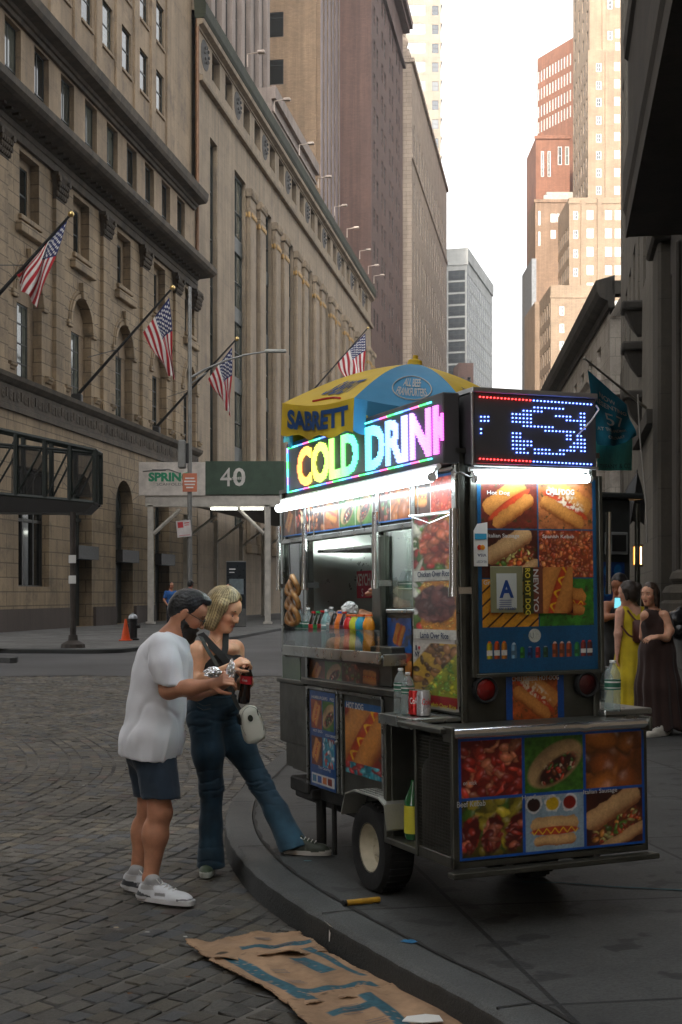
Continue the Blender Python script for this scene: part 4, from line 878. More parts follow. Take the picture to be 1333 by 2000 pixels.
# steel tubes (posts of the awning) on the left and right
def vtube(px, y0, y1, w, r, l=None):
    a = CL(px, y0, w=w) if l is None else CL(px, y0, l=l); b_ = CL(px, y1, w=w) if l is None else CL(px, y1, l=l)
    mb = MB(); mb.tube([(b_.x, b_.y, b_.z), (a.x, a.y, a.z)], r, 14); mb.tube([(b_.x, b_.y, b_.z-.012), (b_.x, b_.y, b_.z+.03)], r*1.25, 14)
    mb.box(b_.x-.01, WB if w is not None else b_.x+.01, b_.y-.008, b_.y+.008, b_.z+.0, b_.z+.03); return CE('awning_tube', mb, CHROME, smooth=40)
vtube(886, 993, 1160, .15, .0195); vtube(733, 1000, 1145, .15, .0165); vtube(595, 1022, 1148, .15, .0155); vtube(545, 1028, 1150, .17, .013); vtube(1189, 1000, 1156, None, .013, .45)
# ---- fascia: photo strip under the light
rs_ = np.random.RandomState(5)
strip = []
kinds = [lambda: hotdog(34, 40, -1.0, (120, 70, 40), 1, s=.9), lambda: chunks(34, 40, [(190, 70, 40), (150, 50, 30), (230, 200, 160)], seed=8, n=26, size=.16), lambda: chunks(34, 40, [(120, 60, 30), (200, 120, 60)], seed=4, n=30, size=.14), lambda: hotdog(34, 40, .3, (150, 80, 40), 2, False, s=1.1), lambda: gyro(34, 40, 4), lambda: gyro(34, 40, 9),
         lambda: chunks(34, 40, [(110, 50, 30), (160, 70, 40), (60, 90, 30)], seed=6, n=30, size=.15), lambda: chunks(34, 40, [(210, 120, 30), (190, 100, 30)], seed=16, n=12, size=.4, bg=(180, 100, 30)), lambda: hotdog(34, 40, .05, (70, 30, 10), 12, s=1.0), lambda: chunks(34, 40, [(225, 90, 40), (200, 60, 25)], seed=26, n=70, size=.1, bg=(190, 60, 30))]
im = np.concatenate([np.concatenate([f(), canvas(34, 1, (225, 225, 210))], 1) for f in kinds], 1)
im = np.concatenate([canvas(3, im.shape[1], (30, 110, 180)), im, canvas(2, im.shape[1], (30, 110, 180))], 0)
za, zb = zhead+.045, zhead+.235
poster('menu_strip', im, (WB-.012, LF-.03, za), (0, -1, 0), (0, 0, 1), LF-.06-LR, zb-za, cart)
# ---- lamps: tube housings and glowing tubes
def tubelamp(a, b_, name='tube_lamp', r=.017, hous=(0, 0, .035), out=None):
    a, b_ = Vector(a), Vector(b_); mb = MB(); h = Vector(hous); d = (b_-a).normalized()
    mb.tube([a+h-d*.03, b_+h+d*.03], .012, 8); mb.tube([a-d*.02, a-d*.004], r*.9, 12); mb.tube([b_+d*.004, b_+d*.02], r*.9, 12)
    for p, s in ((a, -1), (b_, 1)): mb.tube([p+d*s*.014, p+d*s*.014+h], .007, 8)
    o = CE(name, mb, WHITE); hv = Vector(hous).normalized(); rf_ = MB(); hx_ = h*.9
    if abs(h.x) > .01: rf_.box(a.x+.034, a.x+.038, min(a.y, b_.y), max(a.y, b_.y), a.z-.004, a.z+.06)
    else: rf_.box(a.x, b_.x, a.y+.03, a.y+.034, a.z-.004, a.z+.055)
    rf_.build('reflector', mat('white_reflector', (.8, .82, .82), .5, var=.03), o); g_ = MB(); g_.tube([a, b_], r, 12); g_.build('glowing_tube', emis('tube_light', (.82, .94, 1.0), 5.0), o); return o
zt = lz(885, 925, .12)[1]; zt2 = lz(560, 990, .12)[1]; zt = (zt+zt2)/2
tubelamp((.11, LR+.02, zt), (.11, lz(548, 990, .12)[0], zt), hous=(.03, 0, .05), r=.024)
q0, q1 = CL(932, 935, l=LR-.07), CL(1148, 935, l=LR-.07); tubelamp((q0.x, LR-.07, q0.z), (q1.x, LR-.07, q1.z), hous=(0, .02, .045), r=.02)
# ---- LED sign along the side
def led_grid_text(body, W_, H_, nx, ny, bold, clip=1.0, wfull=None):
    vs, fs, asp = text_tris(body, bold); m = np.zeros((ny, nx), bool); T = [(f[0], f[i], f[i+1]) for f in fs for i in range(1, len(f)-1)]
    gx = (np.arange(nx)+.5)/nx*clip; gy = (np.arange(ny)+.5)/ny; X, Y = np.meshgrid(gx, gy)
    for a, b, c in T:
        A, B, Cc = vs[a][:2], vs[b][:2], vs[c][:2]; d = (B[1]-Cc[1])*(A[0]-Cc[0])+(Cc[0]-B[0])*(A[1]-Cc[1])
        if abs(d) < 1e-12: continue
        u = ((B[1]-Cc[1])*(X-Cc[0])+(Cc[0]-B[0])*(Y-Cc[1]))/d; v = ((Cc[1]-A[1])*(X-Cc[0])+(A[0]-Cc[0])*(Y-Cc[1]))/d
        m |= (u >= -1e-6) & (v >= -1e-6) & (u+v <= 1+1e-6)
    return m
WS = .155; sA = lz(562, 900, WS)[0]; sB = LR-.02; zS0 = (lz(560, 966, WS)[1]+lz(876, 902, WS)[1])/2; zS1 = (lz(560, 870, WS)[1]+lz(868, 768, WS)[1])/2
sg = MB(); sg.bbox(WS+.004, WS+.09, sB-.0, sA+.03, zS0-.01, zS1+.01, .006); sign = CE('side_led_sign', sg, mat('sign_face', (.07, .07, .075), .5))
def rainbow(t):
    st = [(0, (1, .22, .02)), (.08, (1, .42, .03)), (.16, (.75, .95, .05)), (.28, (.25, 1, .08)), (.42, (.06, 1, .18)), (.52, (.05, .85, 1)), (.64, (.12, .45, 1)), (.78, (.25, .28, 1)), (.88, (.65, .15, 1)), (1, (1, .08, .75))]
    t = np.clip(t, 0, 1); return np.stack([np.interp(t, [s[0] for s in st], [s[1][k] for s in st]) for k in range(3)], -1)
def ledmat(name, strength):
    if name in _MC: return _MC[name]
    m, nt, b = newmat(name); a = N(nt, 'Attribute', attribute_name='Col'); nt.links.new(a.outputs['Color'], b.inputs['Emission Color']); b.inputs['Emission Strength'].default_value = strength; b.inputs['Base Color'].default_value = (.05, .05, .05, 1); _MC[name] = m; return m
def dots(P, C, s, th, axis):     # little square emitters standing off the face
    mb = MB(); cl = []
    for p, c in zip(P, C):
        if axis == 'x': mb.box(p[0]-th, p[0], p[1]-s[0], p[1]+s[0], p[2]-s[1], p[2]+s[1])
        else: mb.box(p[0]-s[0], p[0]+s[0], p[1]-th, p[1], p[2]-s[1], p[2]+s[1])
        cl += [(*c, 1)]*8
    mb.c = np.array(cl); return mb
tL0, tL1 = lz(582, 900, WS)[0], lz(866, 850, WS)[0]      # far (text start) and near (text end)
tz0 = (lz(600, 946, WS)[1]+lz(850, 891, WS)[1])/2; tz1 = (lz(590, 873, WS)[1]+lz(850, 795, WS)[1])/2
NX, NY = 120, 32; mk = led_grid_text('COLD DRINK', 0, 0, NX, NY, .034, clip=.935)
jj = np.array([(j, i) for i in range(NY) for j in range(NX) if mk[i, j]]); t = (jj[:, 0]+.5)/NX; py_ = tL0+(tL1-tL0)*t; pz_ = tz0+(tz1-tz0)*(jj[:, 1]+.5)/NY
cc = rainbow(t); core = cc*.9+.04
pw_ = abs(tL1-tL0)/NX/2; ph_ = (tz1-tz0)/NY/2
d = dots(np.stack([np.full(len(t), WS+.003), py_, pz_], -1), core, (pw_*1.0, ph_*.62), .009, 'x'); d.build('led_lettering', ledmat('led_letters', .95), sign)
# dashed rainbow border
P = []; Cb = []
for zz in (zS0+.022, zS1-.022):
    for i in range(150):
        tt = i/149; P.append((WS+.003, sA-.0+(sB+.12-sA)*tt, zz)); h = (i//7) % 4; Cb.append([(.05, 1, .15), (.1, .9, .9), (.1, .2, 1), (.95, .1, .35)][h])
for i in range(34): tt = i/33; P.append((WS+.003, sA, zS0+.022+(zS1-zS0-.044)*tt)); Cb.append([(.05, .5, 1), (.3, .2, 1), (.1, .9, .8), (.1, 1, .2)][(i//6) % 4])
dots(np.array(P), Cb, (.0062, .0032), .006, 'x').build('led_border', ledmat('led_border', 1.0), sign)
# ---- LED sign on the rear
LRS = .27; a0 = CL(926, 840, l=LRS); a1 = CL(1166, 840, l=LRS); zr0 = (CL(930, 905, l=LRS).z+CL(1160, 912, l=LRS).z)/2; zr1 = (CL(930, 765, l=LRS).z+CL(1160, 778, l=LRS).z)/2
sg = MB(); sg.bbox(a0.x, a1.x, LRS+.003, LRS+.16, zr0, zr1, .006); s2_ = CE('rear_led_sign', sg, mat('sign_face', (.07, .07, .075), .5))
sg = MB(); sg.bbox(a0.x-.006, a1.x+.006, LRS-.006, LRS+.17, zr1-.002, zr1+.022, .003); sg.bbox(a0.x-.006, a1.x+.006, LRS-.004, LRS+.02, zr0-.012, zr0+.001, .002); sg.bbox(a0.x-.012, a0.x-.001, LRS-.004, LRS+.01, zr0-.01, zr1, .002); sg.build('sign_frame', mat('aluminium', (.42, .43, .43), .35, .8), s2_)
SB = ["......#########......", "...######..........##", "######......#####..##", "######.........######", "######.............##", "...#########.......##", ".........#########...", "###............##.##.", "###............##.###", "######...........####", "######..........#####", "####..#####..#####.##", ".####.#########......"]
P = []; Cb = []
x0_, x1_ = CL(1002, 840, l=LRS).x, CL(1142, 840, l=LRS).x; z1_, z0_ = CL(1070, 797, l=LRS).z, CL(1070, 886, l=LRS).z
BL = (.06, .16, 1.0); RD = (1, .03, .03)
for i, rw in enumerate(SB):
    for j, ch in enumerate(rw):
        if ch == '#': P.append((x0_+(x1_-x0_)*j/20, LRS+.002, z1_+(z0_-z1_)*i/12)); Cb.append(BL)
for px, py in ((940, 814), (947, 814), (954, 814), (940, 822), (947, 822), (954, 822), (940, 838), (940, 846)): p = CL(px, py, l=LRS); P.append((p.x, LRS+.002, p.z)); Cb.append(BL)
for i in range(32):
    for yy0, yy1 in ((775, 790), (896, 907)):
        px = 938+(1155-938)*i/31; p = CL(px, yy0+(yy1-yy0)*i/31, l=LRS); P.append((p.x, LRS+.002, p.z)); Cb.append(RD if i < 15 else BL)
dots(np.array(P), [tuple(.9*np.array(c)+.1*np.array((.6, .7, 1)) if c == BL else c) for c in Cb], (.0026, .0026), .005, 'y').build('led_lettering', ledmat('led_rear', 2.6), s2_)
cb = MB(); w0 = CL(1165, 792, l=LRS-.02); pts = [w0, CL(1170, 800, l=LRS-.04), CL(1155, 822, l=LRS-.04), CL(1142, 836, l=LRS-.03), CL(1129, 850, l=LRS-.004)]; cb.tube(pts, .004, 6); cb.build('white_cable', WHITE, s2_)
rf = MB(); rf.bbox(WS+.09, a1.x-.01, LRS+.16, sA, zroof+.03, zS1-.03, .01); CE('sign_backing', rf, BLACK)
# ---- rear face
def rz_(px, py): p = CL(px, py, l=LR); return p.x, p.z
x0_, z1_ = rz_(914, 932); x1_, _ = rz_(1168, 932); _, z0_ = rz_(1000, 1312); x0i, x1i = rz_(929, 1100)[0], rz_(1160, 1100)[0]
mb = MB(); mb.bbox(x0_, x1_, LR-.022, LR-.002, z0_-.02, z1_+.02, .004); mb.bbox(x0_-.004, x0_+.016, LR-.032, LR-.022, z0_-.02, z1_+.02, .003); mb.bbox(x1_-.016, x1_+.004, LR-.032, LR-.022, z0_-.02, z1_+.02, .003); mb.bbox(x0_+.016, x1_-.016, LR-.032, LR-.022, z0_-.022, z0_-.004, .003)
bd = CE('menu_board', mb, DSTEEL)
mb = MB()
for sx in (WB+.012, WR-.012): mb.bbox(sx-.016, sx+.016, LR-.018, LR-.002, .5, zroof, .004)
for i in range(14):
    for sx in (WB+.012, WR-.012): mb.sphere((sx, LR-.018, .6+i*.11), .0035, 6, 4)
CE('corner_posts', mb, DSTEEL)
imgs = [hotdog(100, 128, -.6, (110, 40, 25), 3, False, s=1.3), hotdog(100, 128, .5, (190, 110, 60), 5, False, True, s=1.35), roll(100, 128, 7), chunks(100, 128, [(200, 95, 45), (170, 65, 30), (225, 130, 70)], seed=31, n=260, size=.07, bg=(150, 60, 30)), None, hotdog(100, 128, .1, (60, 130, 40), 14, s=1.05)]
st = canvas(100, 128, (235, 165, 45)); x, y = uv(100, 128)
for k in range(7): blend(st, np.clip((.028-np.abs((x+y*.9)-.25-k*.25))/.01, 0, 1), (70, 30, 10))
blend(st, ell(100, 128, .3, .5, .35, .16, -.8, .2)[0], (205, 110, 30)); imgs[4] = st*(.6+.6*vnoise(100, 128, 12, 3))[..., None]
gim = grid_img(imgs, 3, 2, 3, (12, 84, 128)); H, Wd = gim.shape[:2]; pad = 6; full = canvas(int(H*1.31), Wd+2*pad, (12, 84, 128)); full[4:4+H, pad:pad+Wd] = gim
Hf, Wf = full.shape[:2]
# printed row of drinks
def bottle_pic(cx, cy, hh, ww, c, cap, label):
    x, y = uv(Hf, Wf); X = (x-cx)*Wf/Hf; Y = (y-cy)/hh; shp = np.where(Y < -.3, .35+.65*np.clip((Y+.5)/.2, 0, 1)**.8, 1.0)*ww
    mk = (np.abs(Y) < .5)*np.clip((shp-np.abs(X))/.002, 0, 1); sh = np.clip(1.1-np.abs(X/ww+.25), .3, 1.1)[..., None]; blend(full, mk, lin(c)*sh)
    blend(full, mk*(Y < -.4), cap); blend(full, mk*(Y > .02)*(Y < .3), label)
xs = [(.085, .045, (225, 210, 30), (235, 110, 30)), (.145, .045, (215, 90, 30), (235, 80, 20)), (.205, .045, (235, 150, 30), (235, 110, 30)), (.285, .04, (140, 185, 215), (200, 220, 235)), (.355, .03, (60, 150, 50), (30, 110, 40)), (.42, .03, (40, 70, 140), (150, 160, 170)), (.485, .03, (190, 50, 50), (150, 160, 170)), (.55, .03, (50, 95, 60), (150, 160, 170)),
      (.63, .04, (190, 95, 50), (225, 200, 190)), (.69, .04, (190, 95, 50), (225, 200, 190)), (.75, .04, (200, 90, 50), (225, 200, 190)), (.82, .038, (70, 165, 90), (40, 130, 60)), (.875, .042, (160, 60, 50), (200, 40, 40)), (.93, .042, (110, 45, 40), (200, 60, 50))]
yb = .93
for cx_, hh, c, cap in xs: bottle_pic(cx_, yb-hh, hh*2, .0165 if hh > .032 else .015, c, cap, (235, 235, 230) if hh > .04 else tuple(int(v*.6) for v in c))
blend(full, ell(Hf, Wf, .46, .815, .036, .036, 0, .05)[0], (205, 210, 200))
poster('menu_photographs', full, (x0i, LR-.0245, z0_), (1, 0, 0), (0, 0, 1), x1i-x0i, z1_-z0_, bd)
tx = MB(); sc_ = (x1i-x0i)
def T2(body, px, py, hpx, bold=.01, wpx=None, mb_=None, l=LR-.028):
    p = CL(px, py, l=l); k = abs(CL(px, py-hpx, l=l).z-p.z); ww = None if wpx is None else abs(CL(px+wpx, py, l=l).x-p.x)
    text(mb_ if mb_ is not None else tx, body, (p.x, l, p.z), (1, 0, 0), (0, 0, 1), w=ww, h=k, bold=bold)
T2('Hot Dog', 952, 968, 10, wpx=44); T2('CHILI DOG', 1067, 966, 11, .03, 55); T2('Italian Sausage', 953, 1052, 10, wpx=62); T2('Spanish Kebab', 1060, 1053, 9, wpx=62); T2('Gri', 945, 1142, 9, wpx=15)
tx.build('lettering', mat('pale_ink', (.5, .5, .48), .6), bd)
tx = MB(); p = CL(1023, 1249, l=LR-.028); text(tx, 'حلال', (p.x, LR-.028, p.z), (1, 0, 0), (0, 0, 1), w=.055, h=.032, bold=.0); tx.build('halal_stamp_lettering', mat('ink_green', (.04, .07, .06), .6), bd)
# payment sticker
A, B = CL(925, 1024, l=LR-.032), CL(953, 1106, l=LR-.032); mb = MB(); mb.prism([(A.x, B.z), (B.x, B.z), (B.x, A.z+.01), (A.x+.02, A.z+.002), (A.x, A.z-.03)], LR-.034, LR-.032, 'y'); stk = mb.build('payment_sticker', WHITE, bd)
W_ = B.x-A.x; H_ = A.z-B.z
mb = MB(); mb.box(A.x+.005, B.x-.005, LR-.0355, LR-.0345, A.z-H_*.36, A.z-H_*.22); mb.build('blue_card_mark', mat('card_blue', (.03, .3, .5), .5), stk)
mb = MB(); mb.lathe([(.012, 0), (.012, .001)], (A.x+W_*.4, LR-.035, A.z-H_*.55), 16, M=Matrix.Rotation(R(90), 3, 'X')); mb.build('red_disc', mat('disc_red', (.75, .04, .02), .5), stk); mb = MB(); mb.lathe([(.012, 0), (.012, .001)], (A.x+W_*.62, LR-.0355, A.z-H_*.55), 16, M=Matrix.Rotation(R(90), 3, 'X')); mb.build('orange_disc', mat('disc_orange', (.85, .33, .02), .5), stk)
tx = MB()        # this sticker hangs upside down
text(tx, 'VISA', (B.x-.008, LR-.0355, A.z-H_*.70), (-1, 0, 0), (0, 0, -1), w=W_*.65, h=H_*.07, bold=.02); text(tx, 'WE ACCEPT', (B.x-.006, LR-.0355, A.z-H_*.86), (-1, 0, 0), (0, 0, -1), w=W_*.75, h=H_*.06); tx.build('lettering', mat('ink_dark', (.03, .04, .09), .6), stk)
# grade card in a holder
A, B = CL(958, 1106, l=LR-.036), CL(1022, 1196, l=LR-.036); mb = MB(); mb.bbox(A.x, B.x, LR-.038, LR-.033, B.z, A.z, .002); gc = mb.build('grade_card', mat('olive_card', (.22, .22, .12), .5), bd)
A2, B2 = CL(970, 1120, l=LR-.039), CL(1010, 1188, l=LR-.039); mb = MB(); mb.box(A2.x, B2.x, LR-.0395, LR-.0385, B2.z, A2.z); mb.build('white_panel', mat('card_white', (.5, .53, .5), .5), gc)
tx = MB(); p = CL(976, 1168, l=LR-.041); q = CL(1004, 1133, l=LR-.041); text(tx, 'A', (p.x, LR-.0405, p.z), (1, 0, 0), (0, 0, 1), w=q.x-p.x, h=q.z-p.z, bold=.035)
p = CL(975, 1192, l=LR-.041); text(tx, 'SV 13380', (p.x, LR-.0405, p.z), (1, 0, 0), (0, 0, 1), w=.09, h=.012, bold=.01)
for k in range(4): p = CL(976, 1173+k*4, l=LR-.041); tx.box(p.x, p.x+.065, LR-.0408, LR-.040, p.z, p.z+.0025)
tx.build('lettering', mat('ink_blue', (.01, .05, .22), .5), gc)
# new york hot dog sticker, turned on its side
A, B = CL(1022, 1108, l=LR-.034), CL(1120, 1197, l=LR-.034); ib = hotdog(60, 66, -1.25, (120, 20, 15), 40, True, s=1.6, cx=.72); ib[:, :14] = lin((60, 62, 25)); ib[:, 14:26] = lin((120, 60, 40))
poster('hot_dog_sticker', ib, (A.x, LR-.034, B.z), (1, 0, 0), (0, 0, 1), B.x-A.x, A.z-B.z, bd)
tx = MB(); p = CL(1026, 1110, l=LR-.036); text(tx, 'RO HOT DOG', (p.x, LR-.0355, p.z), (0, 0, -1), (1, 0, 0), w=A.z-B.z, h=.028, bold=.02); tx.build('yellow_lettering', mat('ink_yellow', (.6, .5, .04), .5), bd)
tx = MB(); p = CL(1042, 1112, l=LR-.036); text(tx, 'NEW YO', (p.x, LR-.0355, p.z), (0, 0, -1), (1, 0, 0), w=(A.z-B.z)*.92, h=.028, bold=.02); tx.build('white_lettering', mat('pale_ink', (.5, .5, .48), .6), bd)
# tail lamps and the chili dog print between them
for px, py, c in ((946, 1347, (.16, .005, .004)), (1144, 1336, (.05, .006, .006))):
    p = CL(px, py, l=LR-.01); mb = MB(); mb.lathe([(.062, 0), (.066, .02), (.058, .035), (.05, .03), (.05, .0)], (p.x, LR-.002, p.z), 28, M=Matrix.Rotation(R(90), 3, 'X')); t_ = CE('tail_lamp', mb, RUBBER, smooth=40)
    mb = MB(); mb.lathe([(.051, .0), (.051, .022), (.035, .034), (.0, .038)], (p.x, LR-.002, p.z), 28, M=Matrix.Rotation(R(90), 3, 'X')); mb.build('red_lens', mat('lens_%.2f' % c[0], c, .15, bmp=.3, bscale=130), t_, smooth=40)
A, B = CL(988, 1316, l=LR-.004), CL(1102, 1404, l=LR-.004); im = hotdog(80, 96, .6, (190, 90, 35), 51, False, True, s=1.35); full2 = canvas(84, 124, (15, 75, 150)); full2[2:82, 14:110] = im
poster('chili_dog_print', full2, (A.x, LR-.006, B.z), (1, 0, 0), (0, 0, 1), B.x-A.x, A.z-B.z, cart); tx = MB(); T2('CHILI CHEESE HOT-DOG', 1000, 1331, 10, .02, 92, tx, LR-.009); CE('chili_dog_lettering', tx, mat('pale_ink', (.5, .5, .48), .6))
# ---- side posters on the body
def side_poster(name, im, xa, ya, xb, yb, w=WB-.012, parent=cart):
    a, b_ = lz(xa, ya, w), lz(xb, yb, w); return poster(name, im, (w, a[0], b_[1]), (0, -1, 0), (0, 0, 1), a[0]-b_[0], a[1]-b_[1], parent)
def side_text(body, px, py, hpx, wpx, w, c, bold=.01, name='poster_lettering', parent=cart):
    a = lz(px, py, w); k = lz(px, py-hpx, w)[1]-a[1]; ww = a[0]-lz(px+wpx, py, w)[0]; t_ = MB(); text(t_, body, (w, a[0], a[1]), (0, -1, 0), (0, 0, 1), w=ww, h=k, bold=bold); t_.build(name, c, parent)
PI_, DI_, YI_ = mat('pale_ink', (.5, .5, .48), .6), mat('ink_dark', (.03, .04, .09), .6), mat('ink_yellow', (.6, .5, .04), .5)
lp = WB-.03
def chicken():
    o = chunks(70, 56, [(90, 140, 50), (220, 215, 190), (190, 50, 40)], seed=60, n=60, size=.12, bg=(90, 100, 40)); rc_ = chunks(70, 56, [(240, 175, 60), (235, 160, 50)], seed=63, n=260, size=.03, bg=(220, 150, 45)); x, y = uv(70, 56); blend(o, np.clip((x-.75)/.06, 0, 1), rc_)
    m_ = chunks(70, 56, [(215, 95, 60), (190, 70, 45), (225, 120, 80)], seed=61, n=110, size=.13, bg=(150, 60, 40)); blend(o, ell(70, 56, .56, .5, .36, .44, .2, .15)[0], m_); return o
def dish(im, label, lc=(225, 225, 215)): h, w = im.shape[:2]; o = canvas(int(h*1.2), w, lc); o[:h] = im; return o
bk = MB(); a, b_ = lz(808, 1010, lp+.008), lz(892, 1385, lp+.008); bk.box(lp+.002, lp+.02, b_[0]-.005, a[0]+.005, b_[1]-.015, a[1]+.01); CE('poster_backing', bk, mat('poster_edge', (.45, .43, .4), .6))
side_poster('chicken_poster', dish(chicken(), ''), 807, 1012, 892, 1132, lp)
side_poster('lamb_poster', dish(lamb(70, 56), ''), 807, 1137, 892, 1250, lp)
kb = chunks(70, 56, [(120, 80, 45), (160, 110, 65), (90, 60, 35)], seed=71, n=60, size=.1, bg=(200, 160, 60)); x, y = uv(70, 56); gr_ = chunks(70, 56, [(120, 170, 50), (200, 190, 40), (150, 200, 80)], seed=72, n=150, size=.05, bg=(150, 160, 40)); blend(kb, np.clip((x+y-1.15)/.05, 0, 1), gr_); blend(kb, np.clip((.45-x-y)/.05, 0, 1), (215, 210, 200))
side_poster('kebab_poster', dish(kb, '', (165, 25, 35)), 807, 1254, 894, 1385, lp)
side_text('Chicken Over Rice', 816, 1128, 11, 62, lp-.004, DI_, .02); side_text('Lamb Over Rice', 821, 1246, 12, 55, lp-.004, DI_, .02); side_text('Kebab Over Rice', 838, 1379, 9, 53, lp-.004, YI_, .015); side_text('NY', 811, 1282, 10, 9, lp-.004, DI_, .03); side_text('I', 812, 1270, 10, 2.5, lp-.004, DI_, .03)
ha = lz(819, 1266, lp-.004); hp = [(0, -.011), (.010, .002), (.009, .008), (.005, .010), (0, .006), (-.005, .010), (-.009, .008), (-.010, .002)]; MB().prism([(ha[0]+a, ha[1]+b_) for a, b_ in hp], lp-.0045, lp-.0035, 'x').build('heart', mat('heart_red', (.6, .01, .03), .5), cart)
side_poster('sausage_poster', np.concatenate([hotdog(40, 44, -1.2, (25, 95, 180), 33, False, s=.8), hotdog(46, 44, -.8, (170, 60, 30), 34, False, s=1.3), canvas(10, 44, (225, 222, 210))], 0), 757, 1207, 806, 1372, WB-.014); side_text('It', 768, 1365, 11, 9, WB-.018, DI_, .02)
ms = MB(); a, b_ = lz(752, 1190, .2), lz(806, 1190, .2); ms.bbox(.205, WB-.002, b_[0], a[0], a[1]-.02, a[1], .004); CE('display_ledge', ms, STEEL)
# ---- lower side: strip of dim prints, counter edge, doors with prints
WL = .10
lq0, lq1 = lz(601, 1400, WL)[0], lz(748, 1400, WL)[0]; zq = lz(601, 1336, WL)[1]; zb_ = .40
mb = MB(); mb.bbox(WL, WB-.002, LR+.36, lq0, zb_, zq, .005); mb.bbox(WL-.02, WB, LR+.36, lq0+.05, zq, zq+.035, .005)
zu0 = zq+.037; zu1 = zu0+.2
mb.bbox(WL+.05, WB-.002, lq1+.0, lq0-.0, zu0, zu1, .004); CE('lower_cabinet', mb, DSTEEL)
dk = np.concatenate([f()[:, :40]*.8 for f in (kinds[0], kinds[4], kinds[6], kinds[8])], 1); side_poster('counter_strip_print', dk, 604, 1288, 741, 1352, WL+.047)
fr_ = MB(); zt1 = zq-.02
for l in (lz(603, 1400, WL)[0], lz(662, 1400, WL)[0], lz(670, 1400, WL)[0], lz(750, 1400, WL)[0]): fr_.bbox(WL-.014, WL-.001, l-.008, l+.008, zb_+.01, zt1, .003)
fr_.bbox(WL-.012, WL-.001, lq1, lq0, zt1-.004, zt1+.012, .003); fr_.sphere((WL-.02, lz(664, 1450, WL)[0], lz(664, 1450, WL)[1]), .012, 8, 6); CE('cabinet_door_frame', fr_, STEEL)
g4 = grid_img([hotdog(34, 30, -1.1, (150, 60, 30), 80, s=1.0), gyro(34, 30, 82), hotdog(34, 30, -1.1, (110, 40, 20), 84, s=1.0), chunks(34, 30, [(60, 170, 190), (220, 235, 240), (200, 60, 50)], seed=85, n=40, size=.12, bg=(60, 160, 190))], 2, 2, 2, (22, 80, 150)); H, Wd = g4.shape[:2]; o = canvas(int(H*1.55), Wd+4, (22, 80, 150)); o[9:9+H//2, 2:2+Wd] = g4[:H//2]; o[16+H//2:16+H, 2:2+Wd] = g4[H//2:]; h0 = 24+H; o[h0:h0+12, 4:Wd] = lin((225, 225, 220))
for k, c in enumerate(((40, 120, 160), (40, 90, 170), (220, 120, 50), (160, 50, 30))): o[h0+2:h0+10, 6+k*14:17+k*14] = lin(c)
side_poster('menu_door_print', o, 605, 1347, 657, 1549, WL-.004)
side_text('HAMBURGERS   PIES', 609, 1363, 6, 44, WL-.007, PI_); side_text('HOT DOG', 612, 1428, 5, 18, WL-.007, PI_); side_text('COLD DRINKS', 636, 1438, 5, 20, WL-.007, PI_); side_text('The Catering', 622, 1502, 7, 24, WL-.007, PI_)
o = hotdog(96, 56, -1.05, (150, 40, 20), 91, True, s=1.25, cx=.5, cy=.48); o[:9] = lin((22, 90, 150)); o[80:] = chunks(16, 56, [(40, 150, 170), (90, 190, 205), (180, 40, 40)], seed=3, n=30, size=.5, bg=(30, 120, 150)); side_poster('hot_dog_door_print', o, 674, 1368, 747, 1528, WL-.004); side_text('HOT DOG', 677, 1382, 12, 33, WL-.008, PI_, .03)
# front locker, the box at the far end
a, b_ = lz(546, 1340, .10), lz(601, 1460, .10); mb = MB(); mb.bbox(.10, WB, b_[0]+.012, a[0], CL(572, 1453, w=.10).z, CL(572, 1335, w=.10).z, .006); mb.bbox(.085, WB, b_[0]+.012, a[0]+.01, CL(572, 1335, w=.10).z, CL(572, 1330, w=.10).z+.01, .004); CE('front_locker', mb, DSTEEL)
mb = MB(); q = lz(552, 1300, .1); mb.box(.1, .106, q[0]-.3, q[0], CL(572, 1335, w=.1).z, CL(572, 1290, w=.1).z+.02); CE('plastic_flap', mb, mat('green_haze_plastic', (.12, .17, .12), .2))
# ---- drinks tray under the window (clear bowed front)
WT0 = .09; tz_ = lz(745, 1290, WT0)[1]; ty0, ty1 = lz(556, 1240, WT0)[0], lz(744, 1280, WT0)[0]
mb = MB(); mb.bbox(WT0, WB-.01, ty1, ty0, tz_, tz_+.02, .005); mb.bbox(WT0-.012, WT0+.004, ty1, ty0, tz_-.02, tz_+.04, .004); mb.bbox(WT0+.01, WB-.005, ty1-.01, ty1+.0, tz_-.03, tz_+.03, .004)
tray = CE('drinks_tray', mb, STEEL); mb = MB(); mb.box(WT0-.006, WT0-.003, ty1, ty0, tz_+.03, tz_+.15); mb.build('clear_front', CLEAR, tray)
wb = MB(); wb.bbox(WB-.035, WB-.002, lC-.03, lB+.0, zq+.04, zhead-.02, .006); CE('counter_post', wb, DSTEEL)
# ---- rear box
BW = 1.005; zb0, zb1 = .285, .875
mb = MB(); fz = lambda a, b, c, d, e, f: mb.bbox(a, b, c, d, e, f, .004)
fz(0, BW, 0, .72, zb0, zb0+.03); fz(0, BW, .002, .74, zb1-.02, zb1); 
for x_, y_ in ((0, 0), (0, .69), (BW-.03, 0), (BW-.03, .69)): fz(x_, x_+.03, y_, y_+.03, zb0, zb1-.01)
fz(.03, BW-.03, .69, .72, zb0, zb1); fz(BW-.02, BW, .03, .69, zb0, zb1); fz(.03, BW-.03, .0, .015, zb0+.03, zb1-.03); fz(-.01, .02, .34, .36, zb0, zb1)
fz(-.03, BW+.02, -.06, .0, zb0-.03, zb0-.005); fz(0, .02, .0, .36, zb0+.02, zb0+.05)
box = CE('rear_box', mb, DSTEEL)
mb = MB()
for k in range(34): z = zb0+.06+k*(zb1-zb0-.1)/33; mb.box(.004, .007, .03, .34, z-.0016, z+.0016)
